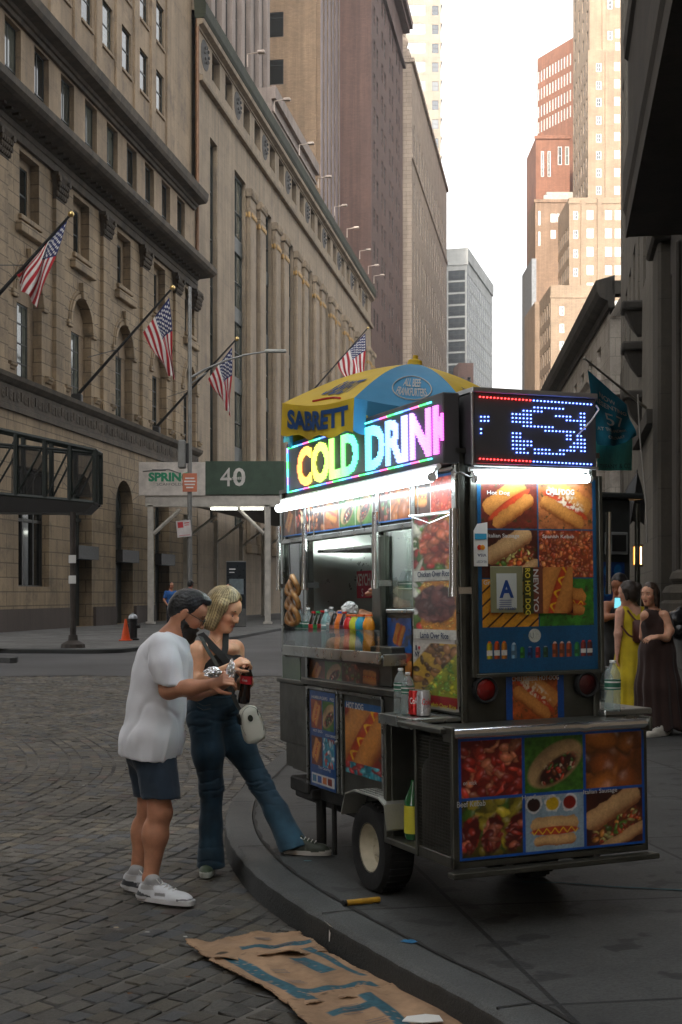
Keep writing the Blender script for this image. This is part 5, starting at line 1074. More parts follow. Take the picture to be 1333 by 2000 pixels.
for k in range(22): y_ = .03+k*.31/21; mb.box(.0045, .0065, y_-.0016, y_+.0016, zb0+.05, zb1-.03)
mb.build('mesh_panel', DSTEEL, box)
mb = MB(); p = CL(882, 1434, l=-.045); q = CL(1262, 1420, l=-.045); mb.tube([(p.x-.0, -.045, p.z), (q.x*.62, -.045, p.z), (q.x*.66, -.043, p.z-.006), (q.x*.7, -.045, p.z), (q.x+.0, -.045, p.z)], .0215, 14); mb.build('handle_bar', CHROME, box, smooth=40)
mb = MB()
for x_ in (p.x-.014, q.x): MB().bbox(x_, x_+.016, -.075, .01, p.z-.035, p.z+.03, .003).build('handle_bracket', DSTEEL, box)
mb.bbox(p.x-.04, p.x+.03, -.02, .42, p.z+.0, p.z+.022, .004); mb.build('edge_rail', DSTEEL, box)
im6 = grid_img([chunks(76, 84, [(190, 60, 40), (160, 40, 25), (215, 130, 90)], seed=101, n=70, size=.12, bg=(120, 30, 20)), gyro(76, 84, 110), chunks(76, 84, [(150, 85, 30), (120, 60, 20)], seed=103, n=14, size=.4, bg=(120, 65, 25)), None, None, gyro(76, 84, 122)], 1, 1) if False else None
bk_ = chunks(76, 84, [(60, 90, 25), (190, 170, 50)], seed=104, n=30, size=.2, bg=(90, 80, 20))
for cx_ in (.12, .5, .88):
    s_ = chunks(76, 84, [(170, 50, 35), (120, 30, 20), (200, 110, 80)], seed=int(cx_*100), n=60, size=.12, bg=(90, 20, 15)); mk_, u, v = ell(76, 84, cx_, .62, .2, .4, .25, .2); blend(bk_, mk_, s_)
x, y = uv(76, 84); bk_ *= (1-.6*np.clip((y-.75)*4, 0, 1))[..., None]
hs = canvas(76, 84, (150, 175, 190))
for cx_, c in ((.14, (50, 25, 20)), (.46, (220, 180, 30)), (.76, (140, 30, 20))): blend(hs, ell(76, 84, cx_, .16, .16, .16, 0, .08)[0], (225, 225, 225)); blend(hs, ell(76, 84, cx_, .16, .13, .13, 0, .1)[0], c)
bun(hs, .5, .55, .46, .16, 0, 3, (235, 190, 130), (170, 110, 60)); mk_, u, v = ell(76, 84, .5, .66, .5, .085, 0, .15); blend(hs, mk_, (190, 70, 40)); x, y = uv(76, 84); blend(hs, np.clip((.02-np.abs((y-.66)-.05*(np.abs(((x*7) % 1)-.5)*4-1)))/.012, 0, 1)*(np.abs(x-.5) < .4), (245, 200, 40)); bun(hs, .5, .83, .42, .1, 0, 5, (235, 190, 130), (170, 110, 60))
six = [chunks(76, 84, [(190, 60, 40), (160, 40, 25), (215, 130, 90)], seed=101, n=80, size=.12, bg=(120, 30, 20)), gyro(76, 84, 110), chunks(76, 84, [(165, 95, 35), (130, 68, 25)], seed=103, n=16, size=.4, bg=(120, 65, 25)), bk_, hs, roll(76, 84, 122)]
gi = grid_img(six, 2, 3, 4, (20, 85, 175)); poster('food_photographs', gi, (.028, -.004, zb0+.035), (1, 0, 0), (0, 0, 1), BW-.05, zb1-zb0-.065, box)
tx = MB()
for s_, px, py, hp, wp in (('on stick', 905, 1534, 8, 27), ('Beef Kebab', 893, 1578, 12, 56), ('Hot Sausage', 1020, 1566, 12, 60), ('Italian Sausage', 1140, 1554, 11, 66)):
    T2(s_, px, py, hp, .012, wp, tx, -.008)
tx.build('lettering', mat('pale_ink', (.5, .5, .48), .6), box)
# side counter with the cans, and the one on the far side
mb = MB(); mb.bbox(-.01, WB+.01, .37, .745, zb1+.004, zb1+.03, .005); mb.bbox(-.012, .0, .37, .745, zb1-.02, zb1+.03, .003); CE('side_counter', mb, STEEL)
mb = MB(); mb.bbox(WR-.005, WR+.27, .3, 1.6, zb1-.0, zb1+.03, .006); mb.bbox(WR-.004, WR+.25, .34, 1.5, zb1-.3, zb1, .006); CE('far_side_counter', mb, STEEL)
# running gear
def wheel(x, y, name='wheel'):
    mb = MB(); Mx = Matrix.Rotation(R(-90), 3, 'Y'); rr = .222
    pr_ = [(.118, -.07), (.16, -.085), (.205, -.078), (.22, -.05), (.223, 0), (.22, .05), (.205, .078), (.16, .085), (.118, .07)]; mb.lathe(pr_, (x, y, rr), 36, M=Mx, caps=False)
    for k in range(36): 
        a = 2*math.pi*k/36; c_, s_ = math.cos(a), math.sin(a); mb.box(-.055, .055, -.006, .006, .218, .2275, M=Matrix.Translation((x, y, rr)) @ Matrix.Rotation(a, 4, 'X'))
    o = CE(name, mb, RUBBER, smooth=35)
    mb = MB(); mb.lathe([(0, .015), (.03, .02), (.045, .03), (.06, .01), (.095, .012), (.11, .05), (.122, .072), (.127, .07), (.12, .06), (.118, -.06)], (x, y, rr), 32, M=Mx, caps=False)
    for k in range(5): a = 2*math.pi*k/5; mb.sphere((x-.028, y+.042*math.cos(a), rr+.042*math.sin(a)), .008, 6, 4)
    mb.build('rim', mat('cream_rim', (.42, .38, .28), .6, bmp=.2, scale=9, var=.3), o, smooth=40)
wheel(.085, .93); wheel(.92, .93)
p = CL(740, 1550, w=.0); fd = MB(); Lc = .93
prof = [(Lc-.30, .36), (Lc-.27, .475), (Lc-.2, .50), (Lc+.1, .50), (Lc+.21, .47), (Lc+.27, .36)]
fd.ring([[(x_, a, b) for a, b in prof]+[(x_, a*.985+Lc*.015, b-.008) for a, b in prof[::-1]] for x_ in (-.025, .2)]); f_ = CE('fender', fd, mat('tread_plate', (.42, .42, .38), .4, .7, bmp=.5, bscale=90))
fd = MB()
for i in range(12):
    for j in range(7): fd.box(-.015+j*.03, .0+j*.03, Lc-.17+i*.022, Lc-.165+i*.022, .5, .503, M=None)
fd.build('tread_pattern', STEEL, f_)
mb = MB(); mb.bbox(.18, .82, .3, 2.5, .3, .385, .01); mb.bbox(.25, .3, .0, 2.6, .24, .3, .01); mb.bbox(.7, .75, .0, 2.6, .24, .3, .01); CE('chassis', mb, DIRT); mb = MB(); mb.tube([(.1, .93, .222), (.9, .93, .222)], .025); CE('axle', mb, DIRT)
jx = CL(628, 1600, w=.2); mb = MB(); mb.tube([(.2, jx.y, .0), (.2, jx.y, .32)], .03); mb.bbox(.13, .27, jx.y-.05, jx.y+.05, .3, .36, .01); mb.lathe([(.07, 0), (.07, .01), (.03, .03)], (.2, jx.y, 0), 14); mb.tube([(.2, jx.y-.2, .0), (.2, jx.y-.2, .3)], .015); mb.bbox(.12, .2, jx.y-.01, jx.y+.07, .33, .4, .01); CE('jack_stand', mb, DIRT)
# wiring that droops at the corner
mb = MB(); p0, p1, p2, p3 = CL(886, 918, w=.1), CL(893, 925, w=.1), CL(900, 922, w=.12), CL(922, 933, l=LR-.05); mb.tube([p0, p1, p2, p3], .004, 6); a = CL(884, 925, w=.12)
pts = [a+Vector((.01*math.sin(i*1.4), .012*math.cos(i*1.1), -.011*i)) for i in range(9)]; mb.tube(pts, .0022, 5); CE('wires', mb, mat('grey_wire', (.4, .42, .42), .5))
mb = MB(); mb.tube([CL(566, 1062, w=.17), CL(568, 1150, w=.16), CL(567, 1240, w=.15)], .004, 6); mb.sphere(CL(566, 1062, w=.17), .008); CE('bungee_cord', mb, BLACK)
# small torn bracket holding the poster
mb = MB(); q = CL(845, 1010, w=.19); mb.tube([CL(800, 1008, w=.2), CL(880, 1001, w=.2)], .004, 6); mb.tube([CL(805, 1010, w=.17), CL(840, 1022, w=.17), CL(885, 1003, w=.17)], .0035, 6); CE('poster_rail', mb, CHROME)
# hanging vent hood edge inside the big window
mb = MB(); mb.box(WB+.05, WR-.05, lB+.05, lA-.02, zhead-.07, zhead-.055); CE('vent_hood', mb, STEEL)
# ================================================================== drinks and small goods standing on the cart
PET = newmat('pet_bottle'); m, nt, b = PET; PET = m; tr = N(nt, 'BsdfTransparent'); tr.inputs[0].default_value = (.86, .92, .92, 1); mx = N(nt, 'MixShader'); b.inputs['Base Color'].default_value = (.6, .68, .68, 1); b.inputs['Roughness'].default_value = .08
mx.inputs[0].default_value = .3; nt.links.new(tr.outputs[0], mx.inputs[1]); nt.links.new(b.outputs[0], mx.inputs[2]); nt.links.new(mx.outputs[0], nt.nodes['Material Output'].inputs[0])
def liquid(name, c): return mat(name, c, .12, var=.1, spec=.6, coat=.5)
CARTRZ = CR
def cartpt(v): return CM @ Vector(v)
def bottle(loc, h, r, kind, label, cat='bottle', group=None, tilt=0, liq=None, cap=(.8, .8, .8), lab=(.03, .2, .12), lz_=(.45, .66), labtxt=None, name='drink_bottle'):
    o = empty(name, loc, CARTRZ, label, cat, group); o.rotation_euler = (0, tilt, CARTRZ)
    prof = {'water': [(0, 0), (.9, .0), (1, .02), (.95, .12), (1, .15), (.95, .2), (1, .25), (.96, .32), (1, .38), (.98, .68), (.9, .76), (.5, .88), (.36, .92), (.36, .965)],
            'soda': [(0, 0), (.85, 0), (1, .06), (1, .2), (.86, .36), (.9, .48), (1, .62), (.98, .72), (.6, .86), (.36, .93), (.36, .965)],
            'sport': [(0, 0), (.9, 0), (1, .03), (1, .3), (.88, .36), (.88, .6), (1, .68), (.95, .8), (.62, .9), (.56, .93), (.56, .94)]}[kind]
    pr = [(a*r, z*h) for a, z in prof]
    mb = MB(); mb.lathe(pr, (0, 0, 0), 20)
    if liq is None: mb.build('bottle_body', PET, o, smooth=50)
    else: mb.build('bottle_body', liquid('liquid_%.2f_%.2f_%.2f' % liq, liq), o, smooth=50)
    cr = r*(.4 if kind != 'sport' else .62); mb = MB(); mb.lathe([(0, .95*h), (cr, .95*h), (cr, .995*h), (cr*.9, h), (0, h)], (0, 0, 0), 16); mb.build('cap', mat('cap_%.2f_%.2f_%.2f' % cap, cap, .4), o, smooth=40)
    if lab:
        rr = r*1.012; mb = MB(); mb.lathe([(rr, lz_[0]*h), (rr, lz_[1]*h)], (0, 0, 0), 20, caps=False); L_ = mb.build('paper_label', mat('label_%.2f_%.2f_%.2f' % lab, lab, .5, var=.3, scale=30), o, smooth=60)
        if kind == 'water':
            mb = MB(); mb.lathe([(rr*1.01, (lz_[0]+.03)*h), (rr*1.01, (lz_[0]+.05)*h)], (0, 0, 0), 20, caps=False); mb.lathe([(rr*1.01, (lz_[1]-.06)*h), (rr*1.01, (lz_[1]-.03)*h)], (0, 0, 0), 20, caps=False); mb.build('label_band', WHITE, L_)
    return o
def onpx(px, py, w): return cartpt(CL(px, py, w=w))
# side counter: two water bottles, two cans
zc_ = zb1+.031
def onh(px, py, h): return cartpt(CL(px, py, h=h))
bottle(onh(783, 1393, zc_), .215, .033, 'water', 'taller clear water bottle with green label beside the cans on the cart corner', lab=(.02, .13, .08), lz_=(.5, .68), group='drinks on the cart corner')
bottle(onh(797, 1396, zc_), .2, .032, 'water', 'shorter clear water bottle between the taller one and the red can', lab=(.02, .13, .08), lz_=(.5, .68), group='drinks on the cart corner')
def can(loc, c, label, txt, tc, rz):
    o = empty('drink_can', loc, rz, label, 'can', 'drinks on the cart corner'); mb = MB(); mb.lathe([(.024, 0), (.033, .006), (.033, .105), (.028, .118)], (0, 0, 0), 24); mb.build('can_body', mat('can_%.2f' % c[1], c, .28, .4, .06), o, smooth=40)
    mb = MB(); mb.lathe([(.0285, .117), (.0285, .121), (.026, .121), (.025, .117), (0, .117)], (0, 0, 0), 24); mb.build('can_lid', mat('aluminium', (.42, .43, .43), .35, .8), o)
    t_ = MB(); vs, fs, asp = text_tris(txt, .02); wd = .05; hh = .03
    t_.add([(.0336*math.cos(-math.pi/2+(v[0]-.5)*wd/.0336), .0336*math.sin(-math.pi/2+(v[0]-.5)*wd/.0336), .055+v[1]*hh) for v in vs], fs); t_.build('lettering', mat('can_ink_%.2f' % tc[1], tc, .4), o); return o
can(onh(812, 1397, zc_), (.55, .02, .02), 'red soda can half hidden behind the silver can', 'Coke', (.8, .8, .8), R(-12)); can(onh(828, 1399, zc_), (.5, .5, .52), 'silver soda can with red script standing in front of the red can', 'Coke', (.5, .02, .03), R(25))
# far counter
bottle(onh(1197, 1388, zc_), .24, .038, 'water', 'large clear water bottle on the far side counter near the yellow dress', lab=(.02, .13, .08), lz_=(.42, .62), group='bottles on the far counter')
bottle(onh(1186, 1382, zc_), .2, .032, 'water', 'small clear water bottle behind the large one on the far side counter', lab=(.3, .35, .33), lz_=(.45, .6), group='bottles on the far counter')
# the tray row
T = [(586, 1264, .235, 'water', None, (.85, .85, .85), (.02, .14, .09), 'leftmost clear water bottle in the drinks tray, next to the pretzels'), (602, 1268, .235, 'water', None, (.85, .85, .85), (.02, .14, .09), 'second clear water bottle from the left in the drinks tray'),
     (613, 1272, .215, 'soda', (.012, .006, .005), (.6, .02, .02), (.5, .02, .02), 'dark cola bottle with red label right of the water bottles in the tray'), (622, 1273, .215, 'soda', (.01, .03, .012), (.02, .3, .08), (.03, .25, .06), 'bottle with green cap between the two cola bottles in the tray'), (630, 1274, .22, 'soda', (.012, .006, .005), (.6, .02, .02), (.35, .02, .02), 'second dark cola bottle, left of the pale bluish bottle in the tray'),
     (638, 1275, .225, 'water', (.2, .36, .36), (.85, .85, .85), (.25, .4, .4), 'pale bluish bottle in the middle of the drinks tray'), (648, 1276, .24, 'water', None, (.85, .85, .85), (.35, .45, .45), 'clear bottle with white cap right of the pale bluish bottle'), (654, 1277, .215, 'soda', (.015, .008, .012), (.3, .3, .32), (.3, .12, .1), 'dark soda bottle with grey cap left of the orange one'),
     (664, 1279, .215, 'soda', (.75, .16, .02), (.03, .1, .5), (.8, .2, .02), 'orange soda bottle with blue cap in the tray'), (674, 1281, .215, 'soda', (.03, .008, .02), (.5, .04, .03), (.12, .02, .05), 'dark purple soda bottle with red cap right of the orange soda'),
     (683, 1283, .2, 'sport', (.6, .02, .02), (.8, .16, .02), None, 'red sports drink with wide orange cap in the tray'), (694, 1284, .2, 'sport', (.6, .62, .03), (.8, .16, .02), None, 'yellow green sports drink with wide orange cap in the tray'), (706, 1286, .2, 'sport', (.02, .35, .55), (.8, .16, .02), None, 'blue sports drink with wide orange cap in the tray'), (721, 1289, .2, 'sport', (.8, .3, .02), (.8, .16, .02), None, 'orange sports drink at the near end of the tray')]
for px, py, h, kd, lq, cp, lb, tx_ in T:
    p = CL(px, py, w=.15 if kd != 'sport' else .155); bottle(cartpt((p.x, p.y, tz_+.022)), h*1.02, .03 if kd != 'sport' else .033, kd, tx_, liq=lq, cap=cp, lab=lb, group='drinks in the tray')
for px, w_, lb in ((790, .33, 'green labelled water bottle left inside the lit glass display'), (800, .37, 'green labelled water bottle right inside the lit glass display')):
    p = CL(px, 1180, w=w_); bottle(cartpt((p.x, p.y, zdis+.001)), .2, .033, 'water', lb, lab=(.02, .14, .09), group='bottles in the glass display')
# pretzels on a string rack
for k, (py, lb) in enumerate(((1150, 'upper golden pretzel hanging at the far end of the cart window'), (1178, 'middle golden pretzel hanging under the upper one'), (1206, 'lowest golden pretzel above the drinks tray'))):
    c = CL(572, py, w=.12); mb = MB(); pts = []
    for i in range(40):
        t = i/39*2*math.pi; pts.append((c.x+.012*math.sin(3*t), c.y+.062*math.sin(t)+.02*math.sin(2*t), c.z+.062*math.cos(t)*(.9)+.018*math.cos(2*t)))
    pts = [cartpt(q) for q in pts]; mb.tube(pts, .017, 10); mb.tube([cartpt((c.x, c.y-.04, c.z-.04)), cartpt((c.x-.012, c.y, c.z+.01)), cartpt((c.x, c.y+.045, c.z+.045))], .014, 8)
    o = mb.build('pretzel', mat('baked_crust', (.32, .15, .04), .4, var=.55, scale=18, coat=.4, bmp=.2), None, smooth=60); tag(o, lb, 'pretzel', 'pretzels at the cart window')
# sausages on the griddle edge, small napkins and the vendor's hand
for k in range(4):
    c = CL(725+k*4, 1160-(k % 2)*7, w=.3); mb = MB(); q = [cartpt((c.x, c.y+.06-.02*k, c.z)), cartpt((c.x+.01, c.y+.0-.02*k, c.z+.006)), cartpt((c.x+.02, c.y-.06-.02*k, c.z))]; mb.tube(q, [.012, .015, .012], 8)
    o = mb.build('sausage', mat('sausage_skin', (.4, .12, .04), .35, coat=.3), None, smooth=60); tag(o, ('lowest', 'second', 'third', 'topmost')[k]+' cooked sausage in the small pile on the griddle box', 'sausage', 'sausages on the griddle')
# inside the rear box: gas bottle, green and yellow bottle
p = CL(772, 1640, h=zb0+.032); o = empty('soda_bottle', cartpt((.09, .58, zb0+.032)), CARTRZ, 'green plastic bottle with yellow label inside the open rear box', 'bottle'); mb = MB(); mb.lathe([(0, 0), (.04, 0), (.045, .02), (.045, .18), (.03, .22), (.014, .26), (.014, .28), (0, .28)], (0, 0, 0), 18); mb.build('bottle_body', liquid('liquid_green', (.01, .1, .03)), o, smooth=50); mb = MB(); mb.lathe([(.0456, .03), (.0456, .16)], (0, 0, 0), 18, caps=False); mb.build('paper_label', mat('yellow_label', (.6, .55, .04), .5), o, smooth=60)
o = empty('gas_cylinder', cartpt((.17, .42, zb0+.032)), CARTRZ, 'dark gas cylinder standing inside the open rear box', 'gas cylinder'); mb = MB(); mb.lathe([(0, 0), (.1, 0), (.115, .03), (.115, .3), (.09, .38), (.04, .42), (.04, .44), (0, .44)], (0, 0, 0), 24); mb.build('tank', mat('tank_paint', (.09, .085, .075), .5), o, smooth=50); mb = MB(); mb.lathe([(.07, .4), (.07, .48), (.062, .48), (.062, .4)], (0, 0, 0), 20); mb.build('collar', DSTEEL, o)
# ================================================================== the parasol above the cart
um = empty('parasol', (.405-.225, 7.5, .13), 0, 'yellow and blue octagonal parasol with lettering standing over the far end of the cart', 'parasol')
UC = Vector((.47, 7.5)); um.rotation_euler = (0, R(5), 0); Rr, Zr, Zt = .765, 2.605-.13, 2.93-.13; a0_ = math.atan2(-.7, -.33)
YEL, BLU = mat('yellow_canvas', (.68, .47, .03), .6, var=.12, bmp=.15, bscale=14), mat('blue_canvas', (.045, .27, .5), .6, var=.12, bmp=.15, bscale=14)
SHM = {0: YEL, 1: BLU}
def canopy_pt(k, s, t):      # panel k, s along rim 0..1, t from top 0 to rim 1
    A = a0_+k*math.pi/4; B = A+math.pi/4; ra = Vector((math.cos(A), math.sin(A))); rb = Vector((math.cos(B), math.sin(B))); d = (ra*(1-s)+rb*s)*Rr*t
    sag = -.035*math.sin(math.pi*s)*t*(1)+.0; return Vector((d.x, d.y, Zt-(Zt-Zr)*(t**1.12)+sag*.8+.035*math.sin(math.pi*t)))
for k in range(8):
    mb = MB(); n = 10
    for th in (0, -.006):
        b0 = len(mb.v)
        for i in range(n+1):
            for j in range(n+1): p = canopy_pt(k, j/n, .06+.94*i/n); mb.v.append((p.x, p.y, p.z+th))
        for i in range(n):
            for j in range(n): q = b0+i*(n+1)+j; mb.f.append((q, q+1, q+n+2, q+n+1)); mb.m.append(0)
    mt = BLU if k % 2 == 0 else YEL; pn = mb.build('canopy_panel', mt, um, smooth=180)
    mb = MB(); m_ = 22
    for th in (0, .004):
        b0 = len(mb.v)
        for i in range(5):
            for j in range(m_+1):
                s = j/m_; p = canopy_pt(k, s, 1.0); o_ = Vector((p.x, p.y, 0)).normalized(); drop = i/4*(.17+.012*math.sin(s*19+k)); wv = .012*math.sin(s*11+k*2)*(i/4)
                mb.v.append((p.x+o_.x*(wv+.004-th-.02*i/4), p.y+o_.y*(wv+.004-th-.02*i/4), p.z-drop))
        for i in range(4):
            for j in range(m_): q = b0+i*(m_+1)+j; mb.f.append((q, q+1, q+m_+2, q+m_+1)); mb.m.append(0)
    vl = mb.build('valance', mt, um, smooth=180)
def val_pt(k, s, z, off=.009):
    p = canopy_pt(k, s, 1.0); o_ = Vector((p.x, p.y, 0)).normalized(); fr_ = (-z)/.17; wv = .012*math.sin(s*11+k*2)*fr_
    return Vector((p.x+o_.x*(wv+.004-.02*fr_+off), p.y+o_.y*(wv+.004-.02*fr_+off), p.z+z))
NAVY = mat('navy_print', (.01, .06, .2), .6); REDP = mat('red_print', (.5, .03, .03), .6); YP = mat('yellow_print', (.7, .5, .05), .6)
def val_text(k, body, s0, s1, z0, z1, mt, bold=.03, nm='lettering'):
    vs, fs, asp = text_tris(body, bold); mb = MB(); mb.add([val_pt(k, s0+(s1-s0)*v[0], z0+(z1-z0)*v[1]) for v in vs], fs); mb.build(nm, mt, um)
def top_text(k, body, s0, s1, t0, t1, mt, bold=.02, nm='lettering'):
    vs, fs, asp = text_tris(body, bold); mb = MB(); mb.add([canopy_pt(k, s0+(s1-s0)*v[0], t0+(t1-t0)*v[1])+Vector((0, 0, .006)) for v in vs], fs); mb.build(nm, mt, um)
val_text(7, 'SABRETT', .1, .93, -.135, -.03, NAVY, .05); val_text(0, "WE'RE ON A ROLL", .12, 1.25 if False else .95, -.13, -.075, YP, .03)
val_text(5, 'SABRETT', .1, .93, -.135, -.03, NAVY, .05); val_text(2, "WE'RE ON A ROLL", .1, .95, -.13, -.075, YP, .03); val_text(1, 'SABRETT', .1, .93, -.135, -.03, NAVY, .05)
top_text(7, 'SABRETT', .3, .75, .86, .62, NAVY, .03); top_text(0, 'ALL BEEF', .38, .62, .72, .58, PI_, .02); top_text(0, 'FRANKFURTERS', .33, .67, .86, .74, PI_, .02); top_text(1, 'SABRETT', .3, .75, .86, .62, NAVY, .03)
mb = MB()
for i in range(33):
    t = i/32*2*math.pi; 
rg = [canopy_pt(0, .5+.24*math.cos(2*math.pi*i/32), .72+.19*math.sin(2*math.pi*i/32))+Vector((0, 0, .006)) for i in range(33)]; mb.tube(rg, .0035, 5); mb.build('oval_print', PI_, um)
mb = MB()
pa = [canopy_pt(7, .35+.4*i/10, .95-.04*math.sin(i/10*3.14))+Vector((0, 0, .006)) for i in range(11)]; mb.tube(pa, .006, 5); mb.build('red_swoosh', REDP, um)
mb = MB(); mb.lathe([(.0, .0), (.045, .0), (.04, .03), (.015, .04), (.015, .06), (0, .065)], (0, 0, Zt-.01), 14); mb.build('finial', YEL, um, smooth=40)
mb = MB(); mb.tube([(0, 0, zroof+.03), (0, 0, Zt-.01)], .02)
for k in range(8): p = canopy_pt(k, 0, 1.0); mb.tube([(0, 0, Zt-.04), (p.x, p.y, p.z-.012)], .006, 6)
mb.build('frame_and_pole', STEEL, um)
# ================================================================== people: one continuous surface each, grown from tapered limbs
class Sdf:
    def __init__(s): s.p = []
    def rc(s, a, b, r1, r2, k=.03): s.p.append(('rc', np.array(a, float), np.array(b, float), r1, r2, k)); return s
    def path(s, pts, rs, k=.03):
        for i in range(len(pts)-1): s.rc(pts[i], pts[i+1], rs[i], rs[i+1], k)
        return s
    def el(s, c, r, M=None, k=.03): s.p.append(('el', np.array(c, float), np.array(r, float), np.eye(3) if M is None else np.array(M), 0, k)); return s
    def sub(s, c, r, M=None, k=.01): s.p.append(('sub', np.array(c, float), np.array(r, float), np.eye(3) if M is None else np.array(M), 0, k)); return s
    def cut(s, fn): s.p.append(('cut', fn)); return s
    def mesh(s, h=.008, pad=.03):
        lo = np.full(3, 1e9); hi = -lo
        for p in s.p:
            if p[0] == 'rc': lo = np.minimum(lo, np.minimum(p[1]-p[3], p[2]-p[4])); hi = np.maximum(hi, np.maximum(p[1]+p[3], p[2]+p[4]))
            elif p[0] == 'el': r = max(p[2]); lo = np.minimum(lo, p[1]-r); hi = np.maximum(hi, p[1]+r)
        lo -= pad; hi += pad; n = np.ceil((hi-lo)/h).astype(int)+1; D = np.full(n, .2, np.float32); ax = [lo[i]+h*np.arange(n[i]) for i in range(3)]
        for p in s.p:
            if p[0] == 'cut':
                X, Y, Z = np.meshgrid(*ax, indexing='ij'); D = np.maximum(D, p[1](X, Y, Z).astype(np.float32)); continue
            if p[0] == 'rc': a, b = np.minimum(p[1]-p[3], p[2]-p[4]), np.maximum(p[1]+p[3], p[2]+p[4])
            else: r = max(p[2]); a, b = p[1]-r, p[1]+r
            m = p[5]+3*h; i0 = np.clip(((a-m-lo)/h).astype(int), 0, n-1); i1 = np.clip(((b+m-lo)/h).astype(int)+2, 1, n); sl_ = tuple(slice(i0[i], i1[i]) for i in range(3))
            X, Y, Z = np.meshgrid(*[ax[i][sl_[i]] for i in range(3)], indexing='ij')
            if p[0] == 'rc':
                ba = p[2]-p[1]; L2 = max(ba@ba, 1e-9); t = np.clip(((X-p[1][0])*ba[0]+(Y-p[1][1])*ba[1]+(Z-p[1][2])*ba[2])/L2, 0, 1)
                d = np.sqrt((X-p[1][0]-t*ba[0])**2+(Y-p[1][1]-t*ba[1])**2+(Z-p[1][2]-t*ba[2])**2)-(p[3]+(p[4]-p[3])*t)
            else:
                P = np.stack([X-p[1][0], Y-p[1][1], Z-p[1][2]], -1) @ p[3]; k0 = np.sqrt(((P/p[2])**2).sum(-1)); k1 = np.sqrt(((P/p[2]**2)**2).sum(-1))+1e-9; d = k0*(k0-1)/k1
            d = d.astype(np.float32); k = p[5]; c = D[sl_]
            if p[0] == 'sub': e = -d; hh = np.maximum(k-np.abs(c-e), 0)/k; D[sl_] = np.maximum(c, e)+hh*hh*k*.25
            else: hh = np.maximum(k-np.abs(c-d), 0)/k; D[sl_] = np.minimum(c, d)-hh*hh*k*.25
        D[0] = D[-1] = .2; D[:, 0] = D[:, -1] = .2; D[:, :, 0] = D[:, :, -1] = .2
        g = openvdb.FloatGrid(.2); g.copyFromArray(D); out = g.convertToPolygons(0.0, 0.0) if hasattr(g, 'convertToPolygons') else None
        pts, tri, quad = out; V = pts*h+lo; return V, tri, quad
def normals(V, Fq):
    a, b, c, d = (V[Fq[:, i]] for i in range(4)); n = np.cross(c-a, d-b); N_ = np.zeros_like(V)
    for i in range(4): np.add.at(N_, Fq[:, i], n)
    return N_/(np.linalg.norm(N_, axis=1, keepdims=True)+1e-12)
def grow(sdf, name, mtl, parent, color=None, h=.008, disp=None, origin=None, smoothit=1):
    V, T, Q = sdf.mesh(h); V = V.astype(float)
    if len(T): Q = np.concatenate([Q, np.stack([T[:, 0], T[:, 1], T[:, 2], T[:, 2]], 1)]) if len(Q) else np.stack([T[:, 0], T[:, 1], T[:, 2], T[:, 2]], 1)
    for _ in range(smoothit):       # light relaxation
        S = np.zeros_like(V); C = np.zeros(len(V))
        for i in range(4): j = (i+1) % 4; np.add.at(S, Q[:, i], V[Q[:, j]]); np.add.at(C, Q[:, i], 1); np.add.at(S, Q[:, j], V[Q[:, i]]); np.add.at(C, Q[:, j], 1)
        V = .5*V+.5*S/np.maximum(C, 1)[:, None]
    N_ = normals(V, Q)
    if disp is not None: V = V-N_*0+N_*disp(V, N_)[:, None]*(1 if True else 0)
    o3 = np.zeros(3) if origin is None else np.array(origin); mb = MB(); mb.v = [tuple(p) for p in (V-o3)]; mb.f = [tuple(q) if q[2] != q[3] else tuple(q[:3]) for q in Q.tolist()]; mb.m = [0]*len(mb.f)
    if color is not None: c = np.ones((len(V), 4)); c[:, :3] = color(V, N_); mb.c = c
    return mb.build(name, mtl, parent, smooth=180)
def orient_sign():           # which way the grid mesher winds its faces
    s = Sdf().el((0, 0, 0), (.1, .1, .1)); V, T, Q = s.mesh(.02); n = normals(V.astype(float), Q); return 1 if (n*V).sum() > 0 else -1
OS = orient_sign(); _n = normals
def normals(V, Fq): return _n(V, Fq)*OS
m, nt, b = newmat('skin'); a = N(nt, 'Attribute', attribute_name='Col'); v = mapped(nt); c = mix(nt, a.outputs['Color'], ramp(nt, noise(nt, v, 22, 4), [(.3, .86), (.7, 1.1)]), 1.0, 'MULTIPLY'); nt.links.new(c, b.inputs['Base Color']); b.inputs['Roughness'].default_value = .5
b.inputs['Subsurface Weight'].default_value = .12; b.inputs['Subsurface Radius'].default_value = (.012, .005, .003); b.inputs['Subsurface Scale'].default_value = .6; bump(nt, b, noise(nt, v, 160, 3), .15, .002); SKIN = m
def fabric(name, rough=.85, fine=260, bs=.25, var=(.8, 1.08), sc=7):
    m, nt, b = newmat(name); a = N(nt, 'Attribute', attribute_name='Col'); v = mapped(nt); c = mix(nt, a.outputs['Color'], ramp(nt, noise(nt, v, sc, 5), [(.3, var[0]), (.7, var[1])]), 1.0, 'MULTIPLY'); nt.links.new(c, b.inputs['Base Color']); b.inputs['Roughness'].default_value = rough
    b.inputs['Sheen Weight'].default_value = .15; bump(nt, b, noise(nt, v, fine, 2), bs, .002); return m
COTTON = fabric('cotton'); DENIM = fabric('denim', .8, 300, .4, (.6, 1.25), 9); HAIRM = fabric('hair', .45, 120, .5, (.7, 1.3), 40)
